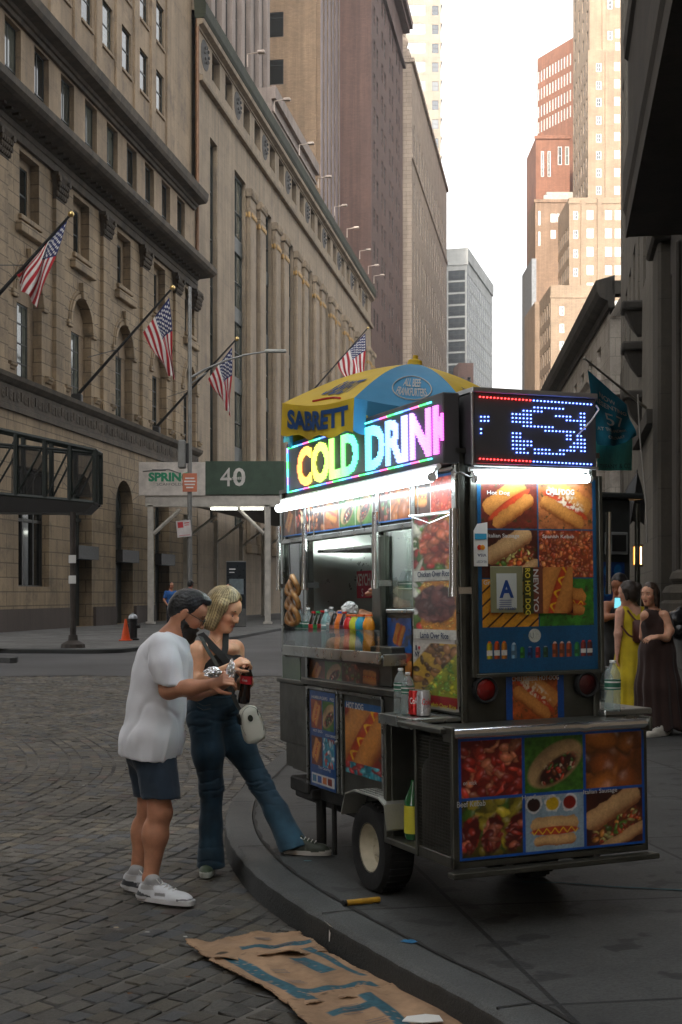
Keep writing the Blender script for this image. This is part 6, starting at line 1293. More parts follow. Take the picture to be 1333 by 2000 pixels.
m, nt, b = newmat('hair_strands'); a = N(nt, 'Attribute', attribute_name='Col'); v = mapped(nt, (60, 60, 9)); c = mix(nt, a.outputs['Color'], ramp(nt, noise(nt, v, 1.6, 4), [(.3, .72), (.7, 1.25)]), 1.0, 'MULTIPLY'); nt.links.new(c, b.inputs['Base Color']); b.inputs['Roughness'].default_value = .42; bump(nt, b, noise(nt, v, 2.2, 3), .35, .005); HAIRS = m
def frame(f, up=(0, 0, 1)):
    f = Vector(f).normalized(); s = Vector(up).cross(f).normalized(); u = f.cross(s); return np.array([[f.x, s.x, u.x], [f.y, s.y, u.y], [f.z, s.z, u.z]])     # columns: forward, left, up
class Head:
    def __init__(s, c, fwd, up=(0, 0, 1), k=1.0): s.c = np.array(c, float); s.M = frame(fwd, up); s.k = k
    def at(s, x, y, z): return s.c+s.M @ (np.array((x, y, z))*s.k)
    def loc(s, V): return (V-s.c) @ s.M/s.k
    def skin(s, S):
        k = s.k; M = s.M; e = lambda c, r, kk=.02: S.el(s.at(*c), np.array(r)*k, M, kk)
        e((-.005, 0, .03), (.096, .075, .095), .03); e((.03, 0, -.055), (.062, .056, .062), .04); e((.055, 0, .035), (.042, .055, .05), .03)
        S.rc(s.at(.092, 0, .008), s.at(.113, 0, -.030), .007*k, .0115*k, .012); e((.104, .011, -.034), (.009, .008, .007), .006); e((.104, -.011, -.034), (.009, .008, .007), .006)
        e((.083, 0, .026), (.014, .045, .009), .012); e((.072, 0, -.103), (.022, .024, .017), .025); e((.09, 0, -.062), (.012, .024, .0065), .008); e((.088, 0, -.074), (.011, .02, .0065), .008)
        for y in (-1, 1):
            e((.068, y*.036, -.026), (.026, .024, .024), .02); e((-.006, y*.082, -.008), (.019, .012, .031), .008); S.sub(s.at(-.002, y*.096, -.002), np.array((.010, .006, .016))*k, M, .004); S.sub(s.at(.09, y*.031, .004), np.array((.012, .017, .011))*k, M, .012); e((.0785, y*.031, .004), (.012, .0145, .0095), .005)
        return S
    def eyes(s, parent, col=(.05, .03, .02)):
        for y in (-1, 1):
            mb = MB(); mb.sphere(s.at(.0805, y*.031, -.002), .0092*s.k, 10, 8); o = mb.build('eye', mat('eye_white', (.55, .5, .47), .2), parent, smooth=180); mb = MB(); mb.sphere(s.at(.0868, y*.031, -.0045), .0042*s.k, 8, 6); mb.build('iris', mat('iris', col, .15), o, smooth=180)
    def brows(s, parent, c):
        for y in (-1, 1):
            mb = MB(); mb.tube([s.at(.097, y*.012, .024), s.at(.096, y*.03, .03), s.at(.083, y*.05, .024)], [.0035*s.k, .004*s.k, .002*s.k], 6); mb.build('eyebrow', mat('brow', c, .8), parent)
def hand(S, wrist, d, nrm, side, curl=.6, k=1.0, thumb=.5, spread=.12):
    """palm from the wrist along d, back of the hand facing nrm, thumb on +side"""
    d = Vector(d).normalized(); n = Vector(nrm); n = (n-d*n.dot(d)).normalized(); t = d.cross(n)*side; w_ = Vector(wrist)
    P = lambda a, b, c: np.array(w_+(d*a+t*b+n*c)*k)
    for b_ in (-.026, -.008, .01, .028): S.rc(P(.01, b_*.6, 0), P(.078, b_, 0), .016*k, .0125*k, .012)
    L = [(.028, .044, .03, .022, .0088), (.01, .048, .033, .023, .009), (-.008, .045, .031, .022, .0087), (-.026, .036, .024, .019, .0078)]
    for i, (b_, l1, l2, l3, r) in enumerate(L):
        cu = curl*(1+.12*(i-1)); p = Vector(P(.082, b_*1.05, .002)); an = 0; dirn = d+t*(b_*spread*14)
        dirn.normalize()
        for l, f, rr in ((l1, .75, r), (l2, 1.05, r*.93), (l3, .7, r*.85)):
            an += cu*f; v_ = (dirn*math.cos(an)-n*math.sin(an)); q = p+v_*l*k; S.rc(np.array(p), np.array(q), rr*k, rr*.93*k, .0035); p = q
    p = Vector(P(.022, .03, -.006)); q = p+(d*.75+t*.75-n*.35*thumb).normalized()*.038*k; r_ = q+(d*.95+t*.15-n*.8*thumb).normalized()*.03*k; u_ = r_+(d*.95-t*.15-n*.9*thumb).normalized()*.024*k
    S.rc(np.array(p), np.array(q), .014*k, .0115*k, .01); S.rc(np.array(q), np.array(r_), .0112*k, .0098*k, .004); S.rc(np.array(r_), np.array(u_), .0098*k, .0082*k, .004)
def shoe(name, parent, heel, toe, z, w=.047, ht=.085, L=None, upper=(.6, .6, .6), sole=(.6, .6, .58), patch=None, h=.0055, collar=True):
    """trainer pointing from heel to toe, sole on height z"""
    a, b_ = Vector(heel), Vector(toe); a.z = b_.z = 0; d = (b_-a).normalized(); s_ = Vector((-d.y, d.x, 0)); ln = (b_-a).length
    M = np.array([[d.x, s_.x, 0], [d.y, s_.y, 0], [0, 0, 1]]); P = lambda t, q, hh: np.array((a.x+d.x*ln*t+s_.x*q, a.y+d.y*ln*t+s_.y*q, z+hh)); S = Sdf()
    for t, r, hh in ((.12, .8, 1), (.35, .76, 1), (.62, .95, 1), (.82, .9, 1)): S.el(P(t, 0, .02), (ln*.17, w*r, .024), M, .02)
    S.el(P(.14, 0, .05), (ln*.14, w*.7, .05), M, .02); S.el(P(.42, 0, .05), (ln*.24, w*.68, .038), M, .025); S.el(P(.72, 0, .035), (ln*.22, w*.82, .028), M, .025)
    S.rc(P(.2, 0, .06), P(.24, 0, ht), w*.68, w*.74, .02); S.rc(P(.36, 0, .065), P(.33, 0, ht+.012), w*.42, w*.4, .015); S.cut(lambda X, Y, Z: z+.002-Z)
    def col(V, N_):
        q = V-np.array((a.x, a.y, z)); t = (q @ M)[:, 0]/ln; sd_ = (q @ M)[:, 1]; zz = q[:, 2]; c = np.tile(np.array(upper), (len(V), 1)).astype(float); so_ = zz < .023+.006*np.cos(t*6); c[so_] = sole
        if patch:
            for fn, cc in patch: c[fn(t, sd_, zz) & ~so_] = cc
        return c
    o = grow(S, name, fabric('shoe_leather', .55, 200, .15, (.9, 1.05), 14) if 'shoe_leather' not in bpy.data.materials else bpy.data.materials['shoe_leather'], parent, col, h)
    mb = MB(); n_ = 28; ol = []
    for i in range(n_):
        A_ = 2*math.pi*i/n_; t = .5-.5*math.cos(A_); wd_ = w*(.74+.26*math.sin(max(0, t-.25)*2.1))*(abs(math.sin(A_))**.6)*(1 if math.sin(A_) > 0 else -1); ol.append((-.015+t*1.03, wd_*1.06))
    mb.ring([[P(t, s__, zz_) for t, s__ in ol] for zz_ in (.0, .006, .020, .024)]); mb.build('sole', mat('sole_%.2f' % sole[0], tuple(sole), .6), o, smooth=40)
    mb = MB()
    for i in range(5):
        t = .36+.075*i; hh = .100-.0062*i; mb.tube([P(t, -.022, hh-.008), P(t+.02, 0, hh+.002), P(t+.0, .022, hh-.008)], .003, 5)
    mb.tube([P(.33, -.004, ht+.02), P(.37, -.018, ht+.014), P(.42, -.014, ht-.004)], .0028, 5); mb.tube([P(.33, .004, ht+.02), P(.36, .02, ht+.01), P(.42, .016, ht-.006)], .0028, 5)
    mb.build('laces', WHITE, o); return o
def lookup(*stops): pass
# ------------------------------------------------------------------ the man
YM = 6.95
def q(px, py, dy=0.0): return np.array(W(px, py, YM+dy))
man = empty('person', (0, 0, 0), 0, 'bearded man with glasses in white T-shirt and navy shorts, head bowed over foil', 'person')
hd = Head(q(364, 1196, .02), (.88, .12, -.50), (.48, 0, .87), 1.0)
S = Sdf(); hd.skin(S)
S.rc(q(357, 1214, .02), q(333, 1250, .02), .055, .066, .04); S.rc(q(333, 1250, .02), q(318, 1290, 0), .062, .10, .05)
sh_n, el_n, wr_n = q(318, 1274, -.155), q(330, 1347, -.21), q(414, 1336, -.30)
S.path([sh_n, el_n], [.050, .047], .04); S.path([el_n, q(372, 1344, -.25), wr_n], [.046, .041, .027], .03)
sh_f, el_f, wr_f = q(345, 1270, .19), q(352, 1350, .2), q(425, 1345, .0)
S.path([sh_f, el_f], [.048, .043], .04); S.path([el_f, q(385, 1352, .12), wr_f], [.046, .042, .028], .03)
hand(S, wr_n, q(436, 1328, -.33)-wr_n, (.1, -.75, .6), 1, 1.0, .98, 1.1)
hand(S, wr_f, q(448, 1330, -.08)-wr_f, (.1, -.2, -1), 1, 1.0, 1.0, .8)
S.rc(q(318, 1290, 0), q(302, 1400, 0), .10, .10, .05); S.rc(q(302, 1400, 0), q(300, 1480, 0), .10, .09, .05)
kn, an_ = q(313, 1585, -.10), q(294, 1716, -.12); knf, anf = q(292, 1578, .12), q(268, 1706, .12)
S.path([q(303, 1492, -.08), kn], [.075, .060], .03); S.path([kn, q(306, 1632, -.105), an_], [.058, .060, .036], .03); S.path([an_, q(300, 1738, -.12)], [.042, .045], .02)
S.path([q(290, 1492, .085), knf], [.075, .060], .03); S.path([knf, q(283, 1625, .125), anf], [.057, .059, .036], .03); S.path([anf, q(268, 1722, .12)], [.042, .045], .02)
S.el(q(324, 1588, -.10), (.026, .03, .036), None, .03); S.el(q(291, 1630, -.105), (.034, .036, .075), None, .03); S.el(q(268, 1625, .12), (.03, .034, .075), None, .03)
SKM = lin((188, 132, 102)); 
def skin_col(base, heads=(), lip=None, blush=.12, tan=None):
    def f(V, N_):
        c = np.tile(base, (len(V), 1)); c *= (1+.10*n3(V, 23, 3))[:, None]
        for H in heads:
            L = H.loc(V); lp_ = (np.abs(L[:, 1]) < .02)*(np.abs(L[:, 2]+.068) < .009)*(L[:, 0] > .09); c[lp_ > 0] = lip if lip is not None else base*np.array((.8, .5, .5))
            ch = np.exp(-((L[:, 0]-.07)**2+(np.abs(L[:, 1])-.045)**2+(L[:, 2]+.03)**2)/.0012)*blush; c *= np.stack([1+ch*.3, 1-ch, 1-ch], 1)
            soc = np.exp(-((L[:, 0]-.085)**2/.0006+(np.abs(L[:, 1])-.031)**2/.0004+(L[:, 2]-.006)**2/.0001)); c *= (1-.3*soc)[:, None]
        return c
    return f
bodyo = grow(S, 'body', SKIN, man, skin_col(SKM, [hd]), .0055)
hd.eyes(bodyo); hd.brows(bodyo, (.01, .008, .007))
# hair, beard
S = Sdf(); S.el(hd.at(-.008, 0, .036), (.099, .079, .095), hd.M, .02); S.el(hd.at(.040, 0, .108), (.05, .052, .026), hd.M, .03); S.el(hd.at(.066, 0, .098), (.024, .036, .016), hd.M, .02); S.el(hd.at(-.06, 0, -.01), (.042, .060, .06), hd.M, .03)
def hc(X, Y, Z):
    L = hd.loc(np.stack([X, Y, Z], -1)); x, y, z = L[..., 0], L[..., 1], L[..., 2]; return np.maximum(np.minimum(x+.022, .010+.075*np.clip((x-.028)/.028, 0, 1)+.15*np.clip(x-.05, 0, 1)-z), -.075-z)
S.cut(hc); grow(S, 'hair', HAIRS, bodyo, lambda V, N_: np.tile(np.array((.013, .014, .016)), (len(V), 1))*(1+1.6*np.clip(n3(V, 420, 5)*1.5-.3+.3*np.clip(hd.loc(V)[:, 0]*12, 0, 1), 0, 1))[:, None]+np.clip((-hd.loc(V)[:, 2]-.0)*14, 0, 1)[:, None]*np.array((.022, .014, .010)), .005, lambda V, N_: (.0022*n3(V, 420, 8)+.001*n3(V, 150, 9))-.006*np.clip((-hd.loc(V)[:, 2]+.01)*14, 0, 1))
S = Sdf(); S.el(hd.at(.033, 0, -.075), (.072, .066, .06), hd.M, .02); S.el(hd.at(.07, 0, -.118), (.042, .042, .038), hd.M, .04); S.el(hd.at(.09, 0, -.053), (.018, .034, .009), hd.M, .012)
for y in (-1, 1): S.rc(hd.at(.005, y*.068, .01), hd.at(.02, y*.06, -.05), .012, .02, .02)
S.sub(hd.at(.104, 0, -.068), (.012, .02, .007), hd.M, .006)
def bc(X, Y, Z): L = hd.loc(np.stack([X, Y, Z], -1)); return np.maximum(np.minimum(L[..., 2]+.047-.35*np.maximum(.05-L[..., 0], 0), L[..., 0]-.012), -.018-L[..., 0])
S.cut(bc); grow(S, 'beard', HAIRS, bodyo, lambda V, N_: np.tile(np.array((.016, .013, .011)), (len(V), 1)), .005, lambda V, N_: .003*n3(V, 240, 4))
mb = MB()
for y in (-1, 1): c0 = Vector(hd.at(.108, y*.031, .0)); A = Vector(hd.M[:, 1]); B_ = Vector(hd.M[:, 2]); mb.tube([c0+A*.023*math.cos(i/14*6.283)+B_*.017*math.sin(i/14*6.283) for i in range(15)], .002, 5); mb.tube([hd.at(.108, y*.053, .004), hd.at(.09, y*.074, .006), hd.at(.0, y*.088, .01), hd.at(-.012, y*.088, -.012)], .0022, 5)
mb.tube([hd.at(.108, -.009, .004), hd.at(.113, 0, .007), hd.at(.108, .009, .004)], .002, 5); gl_ = mb.build('glasses', BLACK, man)
mb = MB()
for y in (-1, 1): c0 = Vector(hd.at(.109, y*.031, .0)); mb.add([c0]+[c0+A*.021*math.cos(i/12*6.283)+B_*.015*math.sin(i/12*6.283) for i in range(12)], [(0, i+1, (i+1) % 12+1) for i in range(12)])
mb.build('lenses', CLEAR, gl_)
# T-shirt
def folds(a1, s1, a2, s2, seed, stretch=(1, 1, .35)):
    st = np.array(stretch)
    def f(V, N_): n = n3(V*st, s1, seed); n = np.sign(n)*np.abs(n)**.8; return a1*n+a2*n3(V*st[[2, 1, 0]] if False else V*st, s2, seed+7)
    return f
S = Sdf(); ax_ = np.eye(3)
S.el(q(322, 1275, .01), (.125, .185, .085), None, .06); S.el(q(313, 1320, 0), (.145, .185, .15), None, .08); S.el(q(306, 1385, 0), (.155, .175, .15), None, .09); S.el(q(297, 1440, 0), (.16, .18, .12), None, .08); S.rc(q(296, 1448, .1), q(292, 1490, .1), .09, .105, .09); S.rc(q(294, 1448, -.1), q(290, 1490, -.1), .09, .105, .09); S.rc(q(312, 1450, 0), q(312, 1492, 0), .10, .10, .09); S.rc(q(278, 1450, 0), q(268, 1492, 0), .09, .10, .09)
S.rc(q(340, 1250, .02), q(330, 1262, .02), .078, .10, .04)
S.rc(q(320, 1268, -.12), q(320, 1290, -.15), .078, .06, .05); S.rc(q(340, 1268, .13), q(344, 1290, .16), .076, .06, .05)
hemz = W(0, 1474, YM).z; sl0, sl1 = q(301, 1326, -.2), None
def sc1(X, Y, Z):
    px = X/Y*F+CX; hem = hemz+.014*np.sin(X*11+Y*7)-(X-q(290, 0, 0)[0])*.10; g = hem-Z
    return g
S.cut(sc1)
def ncut(X, Y, Z): P_ = np.stack([X, Y, Z], -1)-q(343, 1243, .02); d_ = np.array((.42, 0, .9)); d_ = d_/np.linalg.norm(d_); return (P_ @ d_)-.012
S.cut(ncut)
def shirtfold(V, N_):
    px = V[:, 0]; f = .006*n3(V*np.array((1.0, 1.0, .35)), 26, 21)+.003*n3(V*np.array((1, 1, .5)), 70, 31)
    d_ = (V[:, 2]-hemz); diag = np.sin((V[:, 0]*.8+V[:, 2]*.55)*38+2*np.sin(V[:, 2]*9))*.006*np.clip(d_*2.2, 0, 1)*np.clip(1.6-d_*2.0, 0, 1)
    r_ = np.abs(n3(V*np.array((1.2, 1, .5)), 18, 44)); r2 = np.abs(n3(V*np.array((1.3, 1, .35)), 15, 91)); k_ = np.clip((q(0, 1330)[2]-V[:, 2])*6+.35, .25, 1); return (f*.6+diag-.008*np.exp(-(r_/.13)**2)+.007*np.exp(-(r2/.09)**2))*k_+.004
SHIRT = fabric('tshirt_cotton', .9, 300, .2, (.93, 1.03), 5); shirt_ = grow(S, 'tshirt', SHIRT, man, lambda V, N_: np.tile(np.array((.80, .82, .87)), (len(V), 1)), .0075, shirtfold)
for pts in ((q(318, 1264, -.155), q(323, 1298, -.19), q(333, 1340, -.205)), (q(342, 1262, .15), q(348, 1298, .2), q(353, 1340, .21))):
    S = Sdf(); S.path(pts, [.072, .069, .072], .05); zz_ = q(0, 1330, 0)[2]; S.cut(lambda X, Y, Z: (zz_-Z)-(X-q(325, 0, 0)[0])*.12)
    grow(S, 'sleeve', SHIRT, shirt_, lambda V, N_: np.tile(np.array((.80, .82, .87)), (len(V), 1)), .0075, shirtfold)
mb = MB(); cpt = []
for i in range(20): t = i/20*6.283; cpt.append(np.array(q(343, 1243, .02))+np.array((.9, 0, -.42))*.066*math.cos(t)*.9+np.array((0, 1, 0))*.072*math.sin(t)+np.array((.42, 0, .9))*.008)
mb.tube(cpt+[cpt[0]], .0065, 6); mb.build('collar', mat('shirt_rib', (.78, .8, .84), .9), man, smooth=180)
# shorts
S = Sdf(); S.el(q(295, 1470, 0), (.135, .145, .10), None, .05); S.path([q(304, 1482, -.075), q(316, 1562, -.095)], [.108, .100], .04); S.path([q(288, 1482, .08), q(297, 1556, .11)], [.108, .098], .04)
zs_ = q(0, 1557, 0)[2]; S.cut(lambda X, Y, Z: (zs_-.012*(Y-YM)*6)-Z+.01*np.sin(X*30)*.4); grow(S, 'shorts', fabric('shorts_cloth', .85, 240, .3, (.8, 1.15), 8), man, lambda V, N_: np.tile(np.array((.018, .035, .06)), (len(V), 1)), .0075, lambda V, N_: .006*n3(V*np.array((1, 1, .4)), 34, 12)+.002*n3(V, 90, 2))
wp = [(lambda t, s_, z: (t < .3) & (z < .055-.09*t), (.05, .055, .06)), (lambda t, s_, z: (t > .78) & (z < .034), (.13, .13, .14)), (lambda t, s_, z: (t > .36) & (t < .56) & (np.abs(z-.045-.0*t) < .009), (.25, .25, .26)), (lambda t, s_, z: (z > .088), (.32, .32, .32)), (lambda t, s_, z: (t > .1) & (t < .33) & (z > .06) & (z < .085), (.42, .42, .42))]
h1, t1_ = G(272, 1757, 0), G(379, 1767, 0); shoe('sneaker', man, (h1.x, h1.y-.0, 0), (t1_.x, t1_.y-.03, 0), .004, .052, .1, upper=(.68, .7, .73), sole=(.62, .62, .62), patch=wp, h=.005)
h1, t1_ = G(243, 1736, 0), G(338, 1752, 0); shoe('sneaker', man, (h1.x, h1.y, 0), (t1_.x, t1_.y+.0, 0), .004, .052, .1, upper=(.55, .57, .6), sole=(.55, .55, .55), patch=[(lambda t, s_, z: (t < .45) & (z < .06-.03*t), (.03, .033, .04))]+wp[1:], h=.005)
# foil parcels held in the hand
def foil(px, py, dy, r, sx, sz, seed, label, Yb=YM, cone=False, mt=None, nm='foil_parcel'):
    mb = MB(); c = W(px, py, Yb+dy); n_, k_ = 22, 14; rs = np.random.RandomState(seed); rings = []
    for i in range(1, k_):
        t = math.pi*i/k_; row = []
        for j in range(n_):
            a = 2*math.pi*j/n_; kk = 1+.5*(rs.rand()-.5); w_ = math.sin(t)*(1.0 if not cone else (.35+.65*(1-i/k_))) ; row.append(c+Vector((r*sx*w_*math.cos(a)*kk+(0.02*i/k_ if cone else 0), r*.7*w_*math.sin(a)*kk, -r*sz*math.cos(t)*(1+.15*(rs.rand()-.5)))))
        rings.append(row)
    mb.ring(rings); o = mb.build(nm, mt or FOIL); tag(o, label, nm.replace('_', ' ')); return o
FOIL = mat('crumpled_foil', (.78, .79, .8), .22, 1.0, .1, 20, .3, 60)
foil(416, 1313, -.36, .038, 1.1, .75, 3, 'crumpled silver foil parcel in the man\'s near hand')
foil(447, 1311, -.30, .046, .7, 1.4, 5, 'pointed white silver foil parcel above the man\'s fingers beside the cola', cone=True)
# ------------------------------------------------------------------ the woman beside him
YW = 7.5
def q(px, py, dy=0.0): return np.array(W(px, py, YW+dy))
wom = empty('person', (0, 0, 0), 0, 'blonde woman in black halter top and flared jeans opening a cola bottle', 'person')
hd = Head(q(439, 1192, 0), (.80, -.45, -.36), (.25, -.1, .96), .93)
S = Sdf(); hd.skin(S)
S.rc(q(432, 1215, .02), q(424, 1250, .03), .047, .05, .04); S.el(q(421, 1268, .03), (.13, .12, .045), frame((.62, -.78, 0)).T if False else None, .05)
sL, eL, wL = q(384, 1272, -.10), q(373, 1341, -.14), q(451, 1303, -.24)
sR, eR, wR = q(459, 1268, .13), q(474, 1335, .12), q(484, 1322, -.10)
S.rc(sL, sR, .05, .048, .05); S.path([sL, eL], [.052, .043], .04); S.path([eL, q(408, 1326, -.19), wL], [.045, .041, .026], .03); S.path([sR, eR], [.046, .038], .04); S.path([eR, q(482, 1332, .0), wR], [.038, .035, .025], .03)
MW = frame((.66, -.75, 0)); S.el(q(421, 1300, .02), (.095, .15, .12), MW, .06); S.el(q(420, 1345, .02), (.085, .115, .11), MW, .06)
hand(S, wL, q(474, 1290, -.25)-wL, (-.1, -.6, .8), 1, 1.0, .88, 1.0); hand(S, wR, q(483, 1300, -.15)-wR, (.8, -.5, .1), -1, 1.1, .88, 1.0)
bodyo = grow(S, 'body', SKIN, wom, skin_col(lin((232, 176, 140)), [hd], lip=lin((205, 125, 110))), .0055); hd.eyes(bodyo, (.08, .06, .03)); hd.brows(bodyo, (.12, .08, .04))
S = Sdf(); S.el(hd.at(-.018, 0, .04), (.112, .092, .104), hd.M, .03); S.el(hd.at(-.055, 0, -.045), (.07, .094, .09), hd.M, .05); S.el(hd.at(-.05, 0, -.105), (.062, .088, .05), hd.M, .05)
for y in (-1, 1): S.rc(hd.at(.02, y*.085, .04), hd.at(.012, y*.083, -.10), .026, .022, .03)
def wc(X, Y, Z):
    L = hd.loc(np.stack([X, Y, Z], -1)); x, y, z = L[..., 0], L[..., 1], L[..., 2]; face = np.minimum(np.minimum(x-.03+.15*np.abs(y), .112-z-.55*np.abs(y-.015)), .070-np.abs(y)); return np.maximum(np.minimum(face, 10), -.145-z)
S.cut(wc)
def blonde(V, N_):
    L = hd.loc(V); st_ = np.clip(np.sin(np.arctan2(L[:, 1], L[:, 0]+.02)*38+2.2*n3(V, 14, 3))*.4+.5+.3*np.sin(np.arctan2(L[:, 1], L[:, 0]+.02)*97), 0, 1); top_ = np.clip((L[:, 2]-.02)*9, 0, 1); c = lin((112, 92, 60))*(1-st_)[:, None]+lin((222, 200, 150))*st_[:, None]; return c*(.75+.35*np.clip(n3(V, 60, 2), -1, 1))[:, None]
grow(S, 'hair', HAIRS, bodyo, blonde, .0055, lambda V, N_: .0006*np.sin(np.arctan2(hd.loc(V)[:, 1], hd.loc(V)[:, 0]+.02)*38+2.2*n3(V, 14, 3))+.0025*n3(V, 28, 4))
# halter top: band round the chest and two straps crossed at the throat
S = Sdf(); S.el(q(421, 1300, .02), (.118, .168, .135), MW, .06); S.el(q(420, 1345, .02), (.098, .128, .12), MW, .06); S.el(q(436, 1300, -.07), (.065, .065, .058), MW, .04); S.el(q(455, 1298, .05), (.058, .06, .055), MW, .04)
zt_ = q(0, 1368, 0)[2]
def top_cut(X, Y, Z):
    px = X/Y*F+CX; tl = q(0, 1302, 0)[2]+np.clip((px-392)/42, -.6, 1)*.115-np.clip((px-440)/25, 0, 1)*.05; return np.maximum(Z-tl, zt_-Z)
S.cut(top_cut); TOPM = fabric('black_jersey', .8, 300, .2); grow(S, 'halter_top', TOPM, wom, lambda V, N_: np.tile(np.array((.011, .010, .010)), (len(V), 1)), .0065, lambda V, N_: .004*n3(V, 36, 8))
def strap(pts, wd, nm, mt, parent, th=.004, nrm=(.3, -1, .1)):
    pts = [Vector(p) for p in pts]; pts = smooth_poly(pts, 5); mb = MB(); rings = []; nr = Vector(nrm).normalized()
    for i, p in enumerate(pts):
        d = (pts[min(i+1, len(pts)-1)]-pts[max(i-1, 0)]).normalized(); s_ = d.cross(nr).normalized()*wd/2; rings.append([p-s_, p+s_, p+s_+nr*th, p-s_+nr*th])
    mb.ring(rings); return mb.build(nm, mt, parent)
TB = mat('black_strap', (.012, .011, .011), .8)
strap([q(392, 1237, .0), q(400, 1246, -.055), q(415, 1262, -.105), q(432, 1280, -.125), q(445, 1296, -.13)], .04, 'halter_strap', TB, wom); strap([q(443, 1228, .03), q(441, 1246, -.04), q(440, 1268, -.09), q(434, 1285, -.125), q(422, 1300, -.125)], .036, 'halter_strap', TB, wom)
strap([q(389, 1243, -.02), q(394, 1246, -.10), q(405, 1268, -.145), q(420, 1292, -.165), q(432, 1315, -.17), q(448, 1345, -.17), q(464, 1378, -.17), q(474, 1392, -.18)], .02, 'bag_strap', mat('grey_webbing', (.05, .055, .05), .8), wom)
mb = MB(); mb.tube([q(414, 1245, -.04), q(424, 1257, -.09), q(434, 1247, -.07)], .0015, 5); mb.build('necklace', mat('gold', (.7, .45, .15), .3, 1), wom)
# jeans
S = Sdf(); S.el(q(416, 1385, .02), (.12, .165, .12), MW, .06); S.el(q(408, 1405, .04), (.10, .12, .1), MW, .06); S.rc(q(418, 1360, .02), q(417, 1375, .02), .105, .115, .06)
S.path([q(402, 1408, -.04), q(407, 1470, -.04), q(414, 1540, -.03), q(412, 1610, -.02), q(412, 1690, -.02)], [.10, .088, .066, .062, .085], .04)
S.path([q(436, 1405, .07), q(470, 1460, .05), q(508, 1528, .0), q(540, 1585, -.05), q(578, 1662, -.12)], [.098, .086, .065, .064, .088], .04)
z0w = q(0, 1692, 0)[2]
def jc(X, Y, Z):
    px = X/Y*F+CX; leg2 = px > 470; c1 = z0w-Z; P_ = np.stack([X, Y, Z], -1)-q(574, 1654, -.12); d_ = q(578, 1662, -.12)-q(540, 1585, -.05); d_ = d_/np.linalg.norm(d_); d_ = d_*.6+np.array((0, 0, -1))*.4; c2 = (P_ @ d_)-.01; return np.maximum(np.where(leg2, c2, c1), Z-q(0, 1358, 0)[2])
S.cut(jc)
def jcol(V, N_):
    b_ = np.array((.012, .042, .072)); px = V[:, 0]/V[:, 1]*F+CX; fade = np.clip(n3(V, 9, 5)*.5+.4, 0, 1)*np.clip((px-430)/150, 0.1, 1); c = b_*(1-fade*.5)[:, None]+np.array((.035, .12, .18))*(fade*.75)[:, None]; return c
def jf(V, N_):
    px = V[:, 0]/V[:, 1]*F+CX; kn_ = np.exp(-((V[:, 2]-q(0, 1528, 0)[2])**2)/.01)+np.exp(-((V[:, 2]-q(0, 1400, 0)[2])**2)/.006); hem_ = np.exp(-((V[:, 2]-q(0, 1680, 0)[2])**2)/.02); r_ = np.abs(n3(V*np.array((.7, .7, 1.5)), 30, 4)); return -.007*np.exp(-(r_/.14)**2)*np.clip(kn_+hem_*.6, 0, 1)+.003*n3(V*np.array((1, 1, .4)), 40, 15)
grow(S, 'jeans', DENIM, wom, jcol, .0065, jf)
mb = MB(); wst = [q(418, 1361, .02)+MW @ np.array((.105*math.cos(t), .128*math.sin(t), 0)) for t in np.linspace(0, 6.283, 25)]; mb.tube(wst, .014, 6); mb.build('waistband', mat('denim_band', (.012, .04, .065), .8), wom)
mb = MB()
for z in (1372, 1380): mb.tube([q(385, z, -.12), q(398, z+7, -.15), q(412, z+4, -.16)], .0018, 4)
mb.build('pocket_stitching', mat('tan_thread', (.1, .11, .1), .8), wom)
gp = [(lambda t, s_, z: (z > .07), (.03, .045, .02))]
h1 = G(404, 1688, 0); t1_ = G(404, 1712, 0); shoe('shoe', wom, (h1.x+.02, h1.y+.06, 0), (t1_.x, t1_.y-.06, 0), .004, .045, .08, upper=(.035, .06, .02), sole=(.45, .47, .42), patch=gp, h=.005)
h1 = G(556, 1668, .13); t1_ = G(647, 1671, .13); shoe('shoe', wom, (h1.x, h1.y, 0), (t1_.x, t1_.y, 0), .134, .045, .08, upper=(.02, .028, .014), sole=(.42, .4, .36), patch=gp, h=.005)
bt = q(476, 1374, -.17); cb_ = bottle(bt, .225, .034, 'soda', 'dark cola bottle with red cap and label held by the blonde woman', liq=(.010, .005, .004), cap=(.65, .01, .02), lab=(.6, .02, .03), lz_=(.5, .7)); cb_.rotation_euler = (R(2), R(7), 0)
mb = MB(); text(mb, 'Coca', (-.022, -.0353, .128), (1, 0, 0), (0, 0, 1), w=.03, h=.014, bold=.02); mb.build('lettering', WHITE, cb_)
